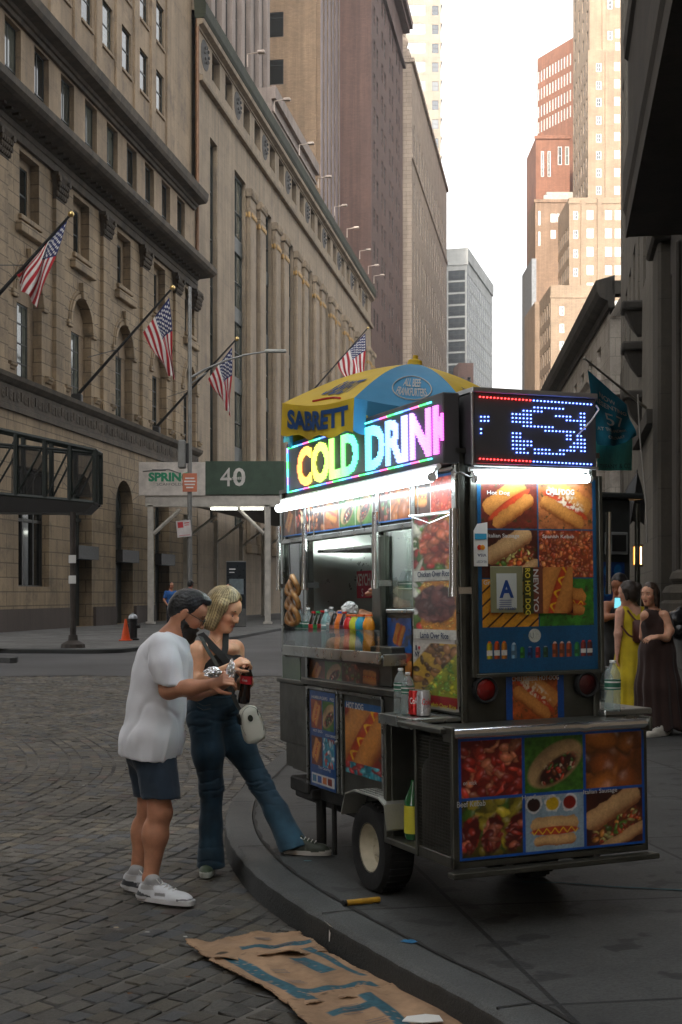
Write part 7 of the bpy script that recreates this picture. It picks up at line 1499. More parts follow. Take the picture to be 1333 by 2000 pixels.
# white shoulder bag
bg_ = empty('shoulder_bag', q(492, 1415, -.16), 0, 'small white oval shoulder bag with dark spots hanging at the woman\'s hip', 'bag'); bg_.rotation_euler = (R(4), R(-16), R(18))
mb = MB(); rings = []
for i in range(13):
    t = i/12; z = -.115+.23*t; wv = .052*(1+.25*(1-t))*math.sqrt(max(0, 1-abs(2*t-1)**5))+.004; th = .034*math.sqrt(max(0, 1-abs(2*t-1)**6))+.003
    rings.append([(wv*math.copysign(abs(math.cos(a))**.7, math.cos(a)), th*math.copysign(abs(math.sin(a))**.7, math.sin(a)), z) for a in [2*math.pi*j/24 for j in range(24)]])
mb.ring(rings); mb.build('bag_body', mat('cream_leather', (.72, .72, .62), .5, var=.06, bmp=.1), bg_, smooth=60)
mb = MB(); mb.lathe([(0, 0), (.015, 0), (.015, .002), (0, .002)], (-.006, -.037, .045), 16, M=Matrix.Rotation(R(90), 3, 'X') @ Matrix.Scale(1.3, 3, Vector((0, 1, 0)))); mb.lathe([(0, 0), (.012, 0), (.012, .002), (0, .002)], (.046, -.026, .062), 16, M=Matrix.Rotation(R(60), 3, 'Z') @ Matrix.Rotation(R(90), 3, 'X') @ Matrix.Scale(1.6, 3, Vector((0, 1, 0)))); mb.build('dark_spots', mat('spot_ink', (.03, .035, .025), .6), bg_)
mb = MB(); mb.tube([(.062*math.cos(a), -.030-.004*math.sin(a), .01+.1*math.sin(a)) for a in np.linspace(-.6, 3.7, 24)], .0022, 5); mb.build('zip', mat('zip_grey', (.3, .3, .25), .5), bg_)
mb = MB(); mb.bbox(-.07, -.05, -.02, .02, .02, .08, .006); mb.build('buckle', BLACK, bg_)
# ------------------------------------------------------------------ women behind the cart
YR = 13.7
def q(px, py, dy=0.0): return np.array(W(px, py, YR+dy))
per = empty('person', (0, 0, 0), 0, 'woman in long dark brown dress with hand on hip, looking back', 'person')
hd = Head(q(1269, 1162, 0), (-.62, -.75, .0), (0, 0, 1), .98); S = Sdf(); hd.skin(S); S.rc(q(1274, 1178, .02), q(1280, 1195, .03), .05, .055, .04)
S.rc(q(1262, 1203, -.05), q(1300, 1205, .08), .06, .06, .06); S.el(q(1282, 1225, .03), (.16, .12, .15), None, .06)
S.path([q(1297, 1202, -.06), q(1308, 1232, -.10)], [.056, .048], .03) ; S.path([q(1308, 1232, -.1), q(1302, 1246, -.15), q(1285, 1244, -.22)], [.046, .04, .028], .03); hand(S, q(1285, 1244, -.22), (-.9, -.2, -.1), (0, -.5, .85), 1, .5, .95); S.path([q(1262, 1204, 0), q(1256, 1245, .05)], [.05, .04], .03)
S.rc(q(1282, 1240, .03), q(1284, 1400, .03), .1, .05, .03); S.rc(q(1283, 1400, 0), q(1283, 1430, -.02), .05, .045, .03); S.rc(q(1300, 1400, .1), q(1302, 1425, .1), .05, .045, .03)
bo = grow(S, 'body', SKIN, per, skin_col(lin((222, 168, 138)), [hd], lip=lin((170, 90, 80))), .008); hd.eyes(bo); hd.brows(bo, (.03, .02, .015))
def hairshape(hd, bo, c, long=.0, strands=True, bun_=False, h=.008):
    S = Sdf(); S.el(hd.at(-.018, 0, .04), (.106, .088, .1), hd.M, .03); S.el(hd.at(-.06, 0, -.03), (.06, .085, .09), hd.M, .05)
    if long: S.el(hd.at(-.06, 0, -.13-long*.4), (.045, .085, .09+long), hd.M, .05)
    for y in (-1, 1): S.rc(hd.at(.01, y*.08, .04), hd.at(.005, y*.082, -.07-long), .02, .018, .03)
    if bun_: S.el(hd.at(-.12, 0, .05), (.045, .045, .045), hd.M, .02)
    def wc(X, Y, Z): L = hd.loc(np.stack([X, Y, Z], -1)); x, y, z = L[..., 0], L[..., 1], L[..., 2]; return np.minimum(np.minimum(x-.035+.2*np.abs(y), .078-z-.3*np.abs(y)), .066-np.abs(y))
    S.cut(wc); return grow(S, 'hair', HAIRS, bo, lambda V, N_: np.tile(np.array(c), (len(V), 1))*(1+.6*n3(V, 120, 2))[:, None], h, lambda V, N_: .003*n3(V, 150, 3))
hairshape(hd, bo, (.05, .03, .02), .04)
S = Sdf(); S.el(q(1283, 1222, .03), (.178, .138, .165), None, .06); S.rc(q(1285, 1250, .02), q(1284, 1272, .02), .145, .18, .08); S.path([q(1284, 1272, .02), q(1286, 1340, .02), q(1290, 1420, .03)], [.185, .22, .27], .06)
S.rc(q(1267, 1203, -.04), q(1295, 1205, .06), .068, .068, .05)
for s_ in (-.1, .12): S.rc(q(1262 if s_ < 0 else 1298, 1196, -.03 if s_ < 0 else .05), q(1268 if s_ < 0 else 1294, 1215, -.06), .03, .05, .04)
zb2 = q(0, 1422, 0)[2]; S.cut(lambda X, Y, Z: zb2-.02*np.sin(X*25)-Z); grow(S, 'dress', fabric('brown_cloth', .9, 200, .2), per, lambda V, N_: np.tile(np.array((.040, .018, .014)), (len(V), 1)), .0095, lambda V, N_: (.012*np.sin(np.arctan2(V[:, 1]-YR-.02, V[:, 0]-q(1286, 0)[0])*13+V[:, 2]*2)+.006*n3(V*np.array((1, 1, .2)), 30, 2))*np.clip((q(0, 1262)[2]-V[:, 2])*2.5, .15, 1.4))
h1, t1_ = G(1305, 1436, .13), G(1259, 1441, .13); shoe('shoe', per, (h1.x, h1.y, 0), (t1_.x, t1_.y-.02, 0), .134, .05, .085, upper=(.6, .57, .5), sole=(.6, .58, .52), h=.007)
h1, t1_ = G(1318, 1433, .13), G(1290, 1437, .13); shoe('shoe', per, (h1.x, h1.y+.15, 0), (t1_.x, t1_.y+.12, 0), .134, .05, .085, upper=(.6, .57, .5), sole=(.6, .58, .52), h=.007)
YR = 14.3
per = empty('person', (0, 0, 0), 0, 'woman in a long yellow sleeveless dress with a red brown backpack seen from behind', 'person')
hd = Head(q(1227, 1158, 0), (-.85, .4, -.15), (0, 0, 1), .98); S = Sdf(); hd.skin(S); S.rc(q(1232, 1172, .02), q(1238, 1190, .03), .05, .055, .04); S.rc(q(1213, 1195, .03), q(1262, 1197, .06), .058, .058, .06); S.el(q(1238, 1220, .04), (.17, .11, .15), None, .06)
S.path([q(1211, 1197, -.02), q(1208, 1238, -.06), q(1206, 1275, -.08)], [.052, .042, .027], .03); hand(S, q(1206, 1275, -.08), (-.05, 0, -1), (-1, 0, 0), 1, .3, .95); S.path([q(1264, 1198, .06), q(1270, 1245, .04)], [.05, .04], .03); S.rc(q(1238, 1240, .04), q(1236, 1370, .03), .09, .06, .03); S.rc(q(1232, 1370, 0), q(1232, 1420, 0), .05, .045, .03); S.rc(q(1248, 1370, 0), q(1248, 1420, 0), .05, .045, .03)
bo = grow(S, 'body', SKIN, per, skin_col(lin((218, 168, 145)), [hd]), .009); hd.eyes(bo); hairshape(hd, bo, (.03, .02, .014), 0, bun_=True, h=.009)
mb = MB(); mb.tube([hd.at(.03, y_, .135-abs(y_)*.75) for y_ in (-.075, -.04, 0, .04, .075)], .007, 6); mb.build('sunglasses', BLACK, per)
S = Sdf(); S.el(q(1238, 1222, .04), (.185, .125, .15), None, .06); S.rc(q(1238, 1245, .04), q(1238, 1268, .04), .14, .165, .08); S.path([q(1238, 1268, .04), q(1236, 1330, .04), q(1232, 1378, .04)], [.19, .235, .27], .06); S.rc(q(1221, 1198, .03), q(1254, 1200, .06), .068, .068, .05); S.rc(q(1222, 1192, .02), q(1228, 1212, .0), .045, .07, .05); S.rc(q(1254, 1192, .05), q(1250, 1212, .03), .045, .07, .05)
zb3 = q(0, 1382, 0)[2]; S.cut(lambda X, Y, Z: zb3-.015*np.sin(X*30)-Z); xc = q(1236, 0)[0]; grow(S, 'dress', fabric('yellow_cloth', .85, 200, .2), per, lambda V, N_: np.tile(np.array((.62, .47, .015)), (len(V), 1)), .0095, lambda V, N_: (.012*np.sin(np.arctan2(V[:, 1]-YR-.04, V[:, 0]-xc)*14+V[:, 2]*2)+.005*n3(V*np.array((1, 1, .2)), 34, 5))*np.clip((q(0, 1255)[2]-V[:, 2])*2.5, .15, 1.4))
mb = MB(); mb.bbox(-.09, .09, -.08, .03, -.13, .12, .04); bp = mb.build('backpack', mat('red_brown_leather', (.09, .022, .016), .5), None, smooth=50); bp.location = q(1252, 1232, -.12); tag(bp, 'small red brown leather backpack worn over the yellow dress', 'backpack')
strap([q(1226, 1192, -.09), q(1236, 1205, -.13), q(1246, 1216, -.16)], .022, 'strap', bpy.data.materials['red_brown_leather'], per); strap([q(1214, 1222, -.12), q(1228, 1240, -.15), q(1244, 1246, -.16)], .022, 'strap', bpy.data.materials['red_brown_leather'], per)
YR = 14.9
per = empty('person', (0, 0, 0), 0, 'dark haired man in a black T-shirt holding up a phone beside the yellow dress', 'person')
hd = Head(q(1210, 1143, 0), (-.5, -.6, -.35), (0, 0, 1), 1.0); S = Sdf(); hd.skin(S); S.rc(q(1208, 1158, .02), q(1206, 1180, .03), .055, .06, .04); S.path([q(1185, 1185, 0), q(1182, 1206, -.1), q(1202, 1203, -.22)], [.055, .045, .03], .03); hand(S, q(1202, 1203, -.22), (.9, 0, .3), (0, -.6, -.8), 1, .5, 1); S.path([q(1225, 1185, 0), q(1230, 1215, 0)], [.055, .045], .03); S.rc(q(1185, 1185, 0), q(1225, 1185, 0), .055, .055, .05)
bo = grow(S, 'body', SKIN, per, skin_col(lin((170, 115, 85)), [hd]), .01); hairshape(hd, bo, (.012, .01, .01), 0, h=.01)
S = Sdf(); S.el(q(1205, 1205, .04), (.2, .13, .2), None, .06); S.rc(q(1205, 1230, .04), q(1205, 1270, .04), .15, .14, .08); S.path([q(1196, 1280, 0), q(1194, 1400, 0)], [.09, .06], .05); S.path([q(1212, 1280, 0), q(1214, 1400, 0)], [.09, .06], .05); grow(S, 'clothes', COTTON, per, lambda V, N_: np.tile(np.array((.008, .008, .009)), (len(V), 1)), .012, lambda V, N_: .006*n3(V, 30, 3))
mb = MB(); mb.bbox(-.045, .045, -.006, .006, -.075, .075, .004); ph = mb.build('tablet', BLACK, None); ph.location = q(1208, 1178, -.25); ph.rotation_euler = (R(-20), 0, R(-20)); tag(ph, 'dark tablet with a pale screen held by the man in black', 'tablet'); mb = MB(); mb.box(-.04, .04, -.0075, -.0065, -.06, .06); mb.build('screen', emis('tablet_glow', (.1, .35, .4), .5), ph)
# the vendor's arm over the griddle
ven = empty('person', (0, 0, 0), 0, 'bare forearm of the vendor holding a white napkin inside the cart window', 'person'); S = Sdf(); A_, B_ = CM @ CL(705, 1206, w=.42), CM @ CL(664, 1201, w=.36); S.path([np.array(A_)+np.array((.18, -.1, -.05)), np.array(A_), np.array(B_)], [.05, .045, .028], .02); hand(S, np.array(B_), np.array(B_)-np.array(A_), (0, -.3, 1), 1, .6, .9); grow(S, 'arm', SKIN, ven, skin_col(lin((200, 140, 105))), .006)
foil(684, 1190, 0, .05, .9, .9, 8, 'white crumpled paper napkin in the vendor\'s hand inside the cart', Yb=(CM @ CL(684, 1190, w=.34)).y, mt=WHITE, nm='paper_napkin')
# ------------------------------------------------------------------ passers-by under the scaffold
def small_person(px, Y, z0, lb, shirt, skin, hairc, fwd, arm=0, k=1.0, pants=(.02, .022, .028)):
    o = empty('person', (0, 0, 0), 0, lb, 'person'); X = (px-CX)/F*Y; f = np.array(fwd, float); f /= np.linalg.norm(f); sd_ = np.array((-f[1], f[0], 0)); P = lambda a, b, c: np.array((X, Y, z0))+(f*a+sd_*b+np.array((0, 0, c)))*k
    hd = Head(P(.03, 0, 1.62), (f[0], f[1], -.15), (0, 0, 1), 1.0*k); S = Sdf(); hd.skin(S); S.rc(P(.01, 0, 1.53), P(0, 0, 1.42), .05, .06, .04)
    S.rc(P(0, 0, 1.42), P(0, 0, .8), .09, .08, .05)
    for s_ in (-1, 1): S.path([P(0, 0, .82), P(0, s_*.09, .5)], [.07, .05], .03); S.path([P(0, s_*.2, 1.4), P(-.02, s_*.25, 1.12), P(.12, s_*.2, .95 if not arm else 1.12)], [.05, .042, .028], .03); hand(S, P(.12, s_*.2, .95 if not arm else 1.12), f+np.array((0, 0, -.5)), sd_*s_, s_, .5, k); S.path([P(0, s_*.09, .5), P(0, s_*.1, .06)], [.05, .04], .03); S.rc(P(-.05, s_*.1, .04), P(.14, s_*.1, .03), .035, .03, .02)
    bo = grow(S, 'body', SKIN, o, skin_col(lin(skin), [hd]), .013); hairshape(hd, bo, hairc, .0, h=.014)
    S = Sdf(); M_ = frame((f[0], f[1], 0)); S.el(P(0, 0, 1.3), (.13*k, .2*k, .17*k), M_, .05); S.el(P(0, 0, 1.08), (.13*k, .17*k, .18*k), M_, .05)
    for s_ in (-1, 1): S.path([P(0, s_*.19, 1.4), P(-.01, s_*.235, 1.22)], [.065, .062], .03)
    grow(S, 'shirt', COTTON, o, lambda V, N_: np.tile(np.array(shirt), (len(V), 1)), .014, lambda V, N_: .005*n3(V, 30, 3)); S = Sdf(); S.el(P(0, 0, .95), (.13*k, .17*k, .12*k), M_, .05)
    for s_ in (-1, 1): S.path([P(0, s_*.09, .92), P(.01, s_*.1, .5), P(0, s_*.1, .1)], [.095, .07, .055], .04)
    grow(S, 'trousers', COTTON, o, lambda V, N_: np.tile(np.array(pants), (len(V), 1)), .014); return o
small_person(334, 50, .13, 'woman in a bright blue cardigan standing under the scaffold shed', (.02, .12, .4), (190, 130, 100), (.02, .015, .012), (.6, -.8, 0), k=1.1)
small_person(372, 46, .13, 'man in a dark cap and pink shirt behind the bearded man\'s head', (.45, .18, .17), (180, 110, 90), (.015, .015, .015), (.3, .9, 0), k=1.13)
small_person(449, 52, .13, 'person in a grey shirt partly hidden behind the blonde woman', (.3, .28, .27), (190, 130, 105), (.03, .02, .015), (-.6, -.7, 0), k=1.08)
# ================================================================== flags
def flagcol(h=52, w=80):
    im = np.zeros((h, w, 3)); RDc, WHc, BLc = lin((178, 30, 42)), lin((228, 226, 222)), lin((28, 40, 92))
    for i in range(h): im[i] = RDc if (i*13//h) % 2 == 0 else WHc
    ch, cw = int(h*7/13), int(w*.4); im[:ch, :cw] = BLc
    for r in range(9):
        n = 6 if r % 2 == 0 else 5
        for c in range(n):
            y = int((r+.75)/9.5*ch); x = int((c+.6+(0 if r % 2 == 0 else .5))/6.2*cw); im[max(y, 0):y+2, x:x+2] = WHc
    return im
FI = flagcol()
def flag(name, plb, lb, base_px, tip_px, H0, H1, F0, F1, cat='flag', group='flags along the bank front', d=21.0, img=FI, amp=.16, polr=.07):
    kb = (base_px[0]-CX)/F; Y = d/(.162-.987*kb); B = W(base_px[0], base_px[1], Y); kt = (tip_px[0]-CX)/F; t = (kt*B.y-B.x)/(.987+.162*kt); T = B+Vector((.987, -.162, 0))*t; T = W(tip_px[0], tip_px[1], T.y)
    ax = (T-B); 
    def onpole(p):     # depth on the pole at that column
        u = (p[0]-base_px[0])/(tip_px[0]-base_px[0]); return W(p[0], p[1], B.y+(T.y-B.y)*u)
    P0, P1 = onpole(H0), onpole(H1); Q0, Q1 = W(F0[0], F0[1], P0.y-.1), W(F1[0], F1[1], P1.y+.15)
    fo = empty(name, P0, 0, lb, cat, group)
    def warp(s, t_):
        v = 1-t_; A = np.array(P0)[None, None]*(1-v[..., None])+np.array(P1)[None, None]*v[..., None]; E_ = np.array(Q0)[None, None]*(1-v[..., None])+np.array(Q1)[None, None]*v[..., None]
        P = A*(1-s[..., None])+E_*s[..., None]; nrm = np.array((.5, -.85, 0)); w_ = np.sin(v*11+s*3.5)*s**.7+.5*np.sin(v*21+s*5+1)*s; P = P+nrm*(amp*w_)[..., None]; side = np.array((.85, .5, 0)); P = P+side*(amp*.5*np.sin(v*9+s*6+.7)*s)[..., None]; P[..., 2] -= .12*amp*8*s*(1-s)*(.5+.5*np.cos(v*6)); return P-np.array(P0)
    poster('flag_cloth', img, (0, 0, 0), (1, 0, 0), (0, 0, 1), 1, 1, fo, CLOTHV, warp)
    po = empty('flagpole', B, 0, 'black angled pole of the '+plb, 'flagpole', 'flagpoles of the bank front'); mb = MB(); mb.tube([(0, 0, 0), T-B], [polr*1.1, polr*.65], 10); mb.bbox(-.16, .3, -.2, .2, -.3, .15, .05); mb.build('pole', BLACK, po); mb = MB(); mb.sphere(T-B+(T-B).normalized()*.12, .12, 12, 8); mb.build('gilt_ball', mat('gilt', (.7, .5, .2), .3, .9), po, smooth=180)
    mb = MB(); mb.tube([(T-B)*.45, (T-B)*.3+ST*-2.0], .018, 5); mb.tube([(T-B)*.45, (T-B)*.3+ST*2.0], .018, 5); mb.build('guy_wires', BLACK, po); return fo
flag('flag', 'leftmost striped flag', 'striped flag with starred blue corner, leftmost on the bank front', (-20, 595), (135, 423), (132, 430), (70, 500), (72, 603), (28, 540), amp=.2)
flag('flag', 'flag above the pale scaffold sign', 'striped flag with starred blue corner above the pale scaffold sign', (148, 776), (334, 566), (331, 581), (280, 649), (342, 742), (326, 728))
flag('flag', 'flag behind the lamp arm', 'striped flag with starred blue corner behind the lamp arm', (302, 838), (460, 665), (454, 678), (407, 740), (450, 815), (440, 790))
flag('flag', 'flag just above the yellow parasol', 'striped flag with starred blue corner just above the yellow parasol', (598, 778), (717, 643), (714, 651), (659, 706), (713, 735), (672, 742), group='flags along the classical front')
# ================================================================== the scaffold shed with two signs
sh = empty('sidewalk_shed', G(283, 1218, .13), 0, 'white posted scaffold shed over the far pavement with a deep sign parapet', 'scaffold shed')
def sp(px, py, Y): v = W(px, py, Y); return v-sh.location
Ys = 63.5; z = lambda py: CH-(py-HY)/F*Ys-.13; x = lambda px, Y=Ys: (px-CX)/F*Y-sh.location.x; y0 = Ys-sh.location.y
WP = mat('chalky_white', (.5, .47, .42), .7)
mb = MB()
for px in (294, 523): mb = MB(); mb.bbox(x(px)-.14, x(px)+.14, y0, y0+.28, 0, z(985), .02); mb.bbox(x(px)-.22, x(px)+.22, y0-.08, y0+.36, 0, .12, .02); mb.build('post', WP, sh)
mb = MB(); mb.bbox(x(284), x(555), y0, y0+.3, z(990), z(968), .02)
for px in (300, 335, 370, 405, 440, 475, 510, 545): mb.box(x(px)-.03, x(px)+.03, y0-.03, y0, z(989), z(970))
mb.build('header_beam', WP, sh)
for a, b_ in (((300, 1042), (352, 994)), ((516, 1042), (466, 994))): MB().tube([(x(a[0]), y0+.14, z(a[1])), (x(b_[0]), y0+.14, z(b_[1]))], .1, 6).build('brace', WP, sh)
dep = 38
for k in range(1, 7):
    for px in (294, 523):
        mb = MB()
        p = Vector((x(px), y0, 0))+ST*(k*6.2); mb.bbox(p.x-.12, p.x+.12, p.y-.12, p.y+.12, 0, z(990), .02)
        if px == 523: mb.tube([(p.x, p.y, z(1042)), (p.x-ST.x*1.9, p.y-ST.y*1.9, z(992))], .08, 6); mb.tube([(p.x, p.y, z(1042)), (p.x+ST.x*1.9, p.y+ST.y*1.9, z(992))], .08, 6)
        else: mb.tube([(p.x, p.y, z(1042)), (p.x+1.6, p.y, z(992))], .08, 6)
        mb.build('post', WP, sh)
mb = MB(); A = Vector((x(283), y0+.31, 0)); B_ = Vector((x(555), y0+.31, 0)); dd = ST*dep
mb.add([A+Vector((0, 0, z(966))), B_+Vector((0, 0, z(966))), B_+dd+Vector((0, 0, z(966))), A+dd+Vector((0, 0, z(966)))]+[A+Vector((0, 0, z(957))), B_+Vector((0, 0, z(957))), B_+dd+Vector((0, 0, z(957))), A+dd+Vector((0, 0, z(957)))], [(0, 1, 2, 3), (4, 5, 6, 7), (0, 1, 5, 4), (1, 2, 6, 5), (2, 3, 7, 6), (3, 0, 4, 7)]); mb.build('deck', mat('plank_deck', (.16, .15, .13), .8), sh)
mb = MB(); mb.bbox(x(272), x(402)-.004, y0-.1, y0-.02, z(968), z(903), .01); s1_ = mb.build('pale_sign_board', mat('cream_board', (.62, .57, .52), .7), sh); mb = MB(); mb.bbox(x(402)+.004, x(556), y0-.1, y0-.02, z(966), z(901), .01); s2b = mb.build('green_sign_board', mat('dark_green_board', (.035, .068, .042), .6), sh)
mb = MB(); p = Vector((x(556), y0-.06, 0)); mb.add([p+Vector((0, 0, z(966))), p+ST*dep+Vector((0, 0, z(966))), p+ST*dep+Vector((0, 0, z(902))), p+Vector((0, 0, z(902)))]+[p+Vector((-.08, 0, z(966))), p+ST*dep+Vector((-.08, 0, z(966))), p+ST*dep+Vector((-.08, 0, z(902))), p+Vector((-.08, 0, z(902)))], [(0, 1, 2, 3), (4, 5, 6, 7), (0, 1, 5, 4), (1, 2, 6, 5), (2, 3, 7, 6), (3, 0, 4, 7)]); mb.build('green_parapet', bpy.data.materials['dark_green_board'], sh)
GRN = mat('sign_green', (.01, .25, .12), .6)
def st_(mbx, body, px, py, hpx, wpx, bold=.02, off=.012): text(mbx, body, (x(px), y0-.1-off, z(py)), (1, 0, 0), (0, 0, 1), w=wpx/F*Ys, h=hpx/F*Ys, bold=bold)
mb = MB(); st_(mb, 'SPRING', 291, 941, 18, 82, .05); mb.build('green_lettering', GRN, s1_); mb = MB(); st_(mb, 'SCAFFOLDING', 307, 949, 5.5, 66, .0); mb.tube([(x(280), y0-.115, z(921)), (x(330), y0-.115, z(917)), (x(352), y0-.115, z(925))], .025, 5); mb.box(x(298), x(325), y0-.115, y0-.105, z(920), z(917)); mb.build('grey_lettering', mat('sign_grey', (.12, .12, .12), .6), s1_)
mb = MB(); st_(mb, '4', 431, 950, 36, 22, .0); st_(mb, '0', 456, 950, 36, 24, .02); mb.build('white_numerals', mat('sign_white', (.6, .58, .54), .6), s2b); mb = MB(); st_(mb, 'WALL STREET', 433, 937, 5, 44, .02, .02); mb.build('small_lettering', mat('sign_white', (.6, .58, .54), .6), s2b)
mb = MB()
for a, b_ in ((412, 463), (470, 514)): mb.box(x(a), x(b_), y0+.1, y0+.25, z(995), z(991.5))
mb.build('shed_lamp', emis('shed_tube', (.95, 1, .9), 3), sh)
mb = MB(); mb.tube([(x(545), y0+6, z(1024)), (x(556), y0+6, z(1024))], .08, 6); mb.build('shed_lamp', emis('shed_tube', (.95, 1, .9), 3), sh)
# notice kiosk
kz = empty('information_board', (x(480)+sh.location.x, 58, .13), R(4), 'dark information board with a small pale picture under the scaffold shed', 'information board'); mb = MB(); s_ = 58/F; mb.bbox(-20*s_, 19*s_, 0, .25, 0, 129*s_, .03); mb.build('board', mat('board_grey', (.12, .12, .115), .5), kz)
mb = MB(); mb.box(-19*s_, 18*s_, -.012, -.002, 36*s_, 127*s_); mb.build('display', mat('board_face', (.012, .018, .024), .3), kz)
mb = MB(); mb.box(-14*s_, 14*s_, -.02, -.013, 64*s_, 94*s_); mb.build('picture', mat('picture_grey', (.16, .2, .22), .4, var=.7, scale=1.5), kz); mb = MB(); mb.box(-13*s_, 6*s_, -.02, -.013, 44*s_, 58*s_); mb.build('pale_panel', mat('picture_teal', (.07, .22, .25), .4), kz); mb = MB(); text(mb, 'Notice', (-14*s_, -.02, 115*s_), (1, 0, 0), (0, 0, 1), h=3*s_) if False else mb.box(-14*s_, -2*s_, -.02, -.013, 112*s_, 114*s_); mb.box(-14*s_, -4*s_, -.02, -.013, 106*s_, 107.5*s_); mb.build('text_lines', WHITE, kz)
bb = empty('barrier', W(700, 1160, 60)*1, 0); bpy.data.objects.remove(bb)
# ================================================================== street lamp
lp_ = G(371, 1232, .13); la = empty('street_lamp', lp_, 0, 'tall grey street lamp pole with a long curved arm, a signal box and small signs', 'street lamp'); Yl = lp_.y
lx = lambda px: (px-CX)/F*Yl-lp_.x; lzz = lambda py: CH-(py-HY)/F*Yl-.13
GP = mat('galvanised', (.25, .25, .24), .5, .5); mb = MB(); mb.tube([(0, 0, 0), (0, 0, lzz(560))], [.11, .07], 12); mb.lathe([(.2, 0), (.2, .5), (.12, .7)], (0, 0, 0), 12); mb.build('pole', GP, la, smooth=40)
mb = MB(); pts = [(lx(373), 0, lzz(738)), (lx(400), 0, lzz(722)), (lx(440), -.05, lzz(705)), (lx(480), -.1, lzz(694)), (lx(520), -.15, lzz(688)), (lx(535), -.15, lzz(687))]; mb.tube(pts, [.055, .048, .042, .038, .034, .03], 8); mb.build('arm', GP, la, smooth=40); mb = MB(); mb.bbox(lx(518), lx(560), -.26, -.02, lzz(690)-.0, lzz(685)+.02, .03); mb.build('lamp_head', mat('lamp_housing_grey', (.4, .4, .37), .5), la)
mb = MB(); mb.tube([(lx(404), 0, lzz(728)), (lx(375), 0, lzz(748))], .03, 6); mb.build('arm_stay', GP, la)
mb = MB(); mb.bbox(lx(349), lx(364), -.25, .12, lzz(915), lzz(860), .05); sg = mb.build('signal_box', mat('signal_grey', (.22, .22, .21), .6), la); mb = MB(); mb.bbox(lx(364), lx(370), -.1, .1, lzz(905), lzz(866), .02); mb.build('signal_bracket', BLACK, sg)
sgn = MB(); sgn.bbox(lx(358), lx(386), -.16, -.13, lzz(961), lzz(925), .01); o1 = sgn.build('orange_sign', mat('orange_sign', (.55, .17, .09), .6), la); mb = MB()
for k, wd in ((0, 18), (1, 22), (2, 20), (3, 14)): mb.box(lx(372-wd/2), lx(372+wd/2), -.165, -.161, lzz(936+k*6), lzz(933.5+k*6))
mb.build('sign_text', WHITE, o1)
sgn = MB(); sgn.bbox(-.3, .28, -.16, -.13, -.33, .33, .01); o2 = sgn.build('parking_sign', mat('sign_white2', (.58, .54, .53), .6), la); o2.location = (lx(361), 0, lzz(1033)); o2.rotation_euler = (0, R(-6), 0); RDS = mat('sign_red', (.5, .03, .04), .6)
mb = MB(); mb.box(-.24, -.02, -.165, -.161, .05, .28); mb.box(-.22, .2, -.165, -.161, -.27, -.25); mb.box(.03, .22, -.165, -.161, .2, .24); mb.box(.03, .2, -.165, -.161, .12, .15); mb.build('red_marks', RDS, o2)
# ================================================================== dark shed on the left with its pole
dl = G(143, 1265, .13); ds = empty('dark_canopy', dl, 0, 'dark canopy frame with mesh parapet carried on one slim pole', 'canopy'); Yd = dl.y
dx = lambda px: (px-CX)/F*Yd-dl.x; dz = lambda py: CH-(py-HY)/F*Yd-.13
DG = mat('dark_green_metal', (.012, .018, .014), .6); mb = MB(); mb.tube([(0, 0, 0), (0, 0, dz(1000))], .085, 10); mb.lathe([(.34, 0), (.32, .1), (.14, .2), (.12, .35)], (0, 0, 0), 12); mb.build('post', mat('rusty_post', (.045, .035, .028), .7, var=.5, scale=3), ds); mb = MB()
for py in (1100, 1140): mb.bbox(-.1, .1, -.1, -.07, dz(py), dz(py)+.22, .01)
mb.build('stickers', WHITE, ds)
mb = MB(); xl, xr = dx(-60), dx(186)
def fr2(x0, z0, x1, z1, y_=0, r=.05): mb.tube([(x0, y_, z0), (x1, y_, z1)], r, 6)
for y_ in (0, .8):
    fr2(xl, dz(808), xr, dz(868), y_) if False else None
    fr2(dx(-60), dz(826), dx(186), dz(880), y_, .07); fr2(dx(-60), dz(862), dx(186), dz(900) if False else dz(884), y_, .04); fr2(dx(-60), dz(960), dx(186), dz(982), y_, .07)
    for px in (-30, 32, 88, 137, 186): fr2(dx(px), dz(965+(px)*.09), dx(px), dz(838+px*.22), y_, .075)
    for a, b_ in ((-30, 32), (32, 88), (88, 137), (137, 186)): fr2(dx(a), dz(965+a*.09), dx(b_), dz(850+b_*.18), y_, .03)
mb.tube([(xr, 0, dz(880)), (xr, .8, dz(880))], .06, 6); mb.build('parapet_frame', DG, ds)
mb = MB(); mb.add([(dx(-60), -.05, dz(965)), (dx(186), -.05, dz(982)), (dx(186), 1.0, dz(982)), (dx(-60), 1.0, dz(965)), (dx(-60), -.05, dz(1000)), (dx(165), -.05, dz(1002)), (dx(165), 1.0, dz(1002)), (dx(-60), 1.0, dz(1000))], [(0, 1, 2, 3), (4, 5, 6, 7), (0, 1, 5, 4), (1, 2, 6, 5), (2, 3, 7, 6), (3, 0, 4, 7)]); mb.build('roof_slab', BLACK, ds)
m, nt, b = newmat('shade_netting'); tr = N(nt, 'BsdfTransparent'); mx = N(nt, 'MixShader'); b.inputs['Base Color'].default_value = (.02, .02, .02, 1); mx.inputs[0].default_value = .45; nt.links.new(tr.outputs[0], mx.inputs[1]); nt.links.new(b.outputs[0], mx.inputs[2]); nt.links.new(mx.outputs[0], nt.nodes['Material Output'].inputs[0])
for c, r_, in ((52, 30), (158, 26)):
    mb = MB(); n = 14; P = [(dx(c-r_), dz(968))]+[(dx(c-r_*math.cos(math.pi*i/n)), dz(895-26*math.sin(math.pi*i/n))) for i in range(n+1)]+[(dx(c+r_), dz(972))]; mb.prism(P, .02, .06, 'y'); mb.build('netting_panel', m, ds)
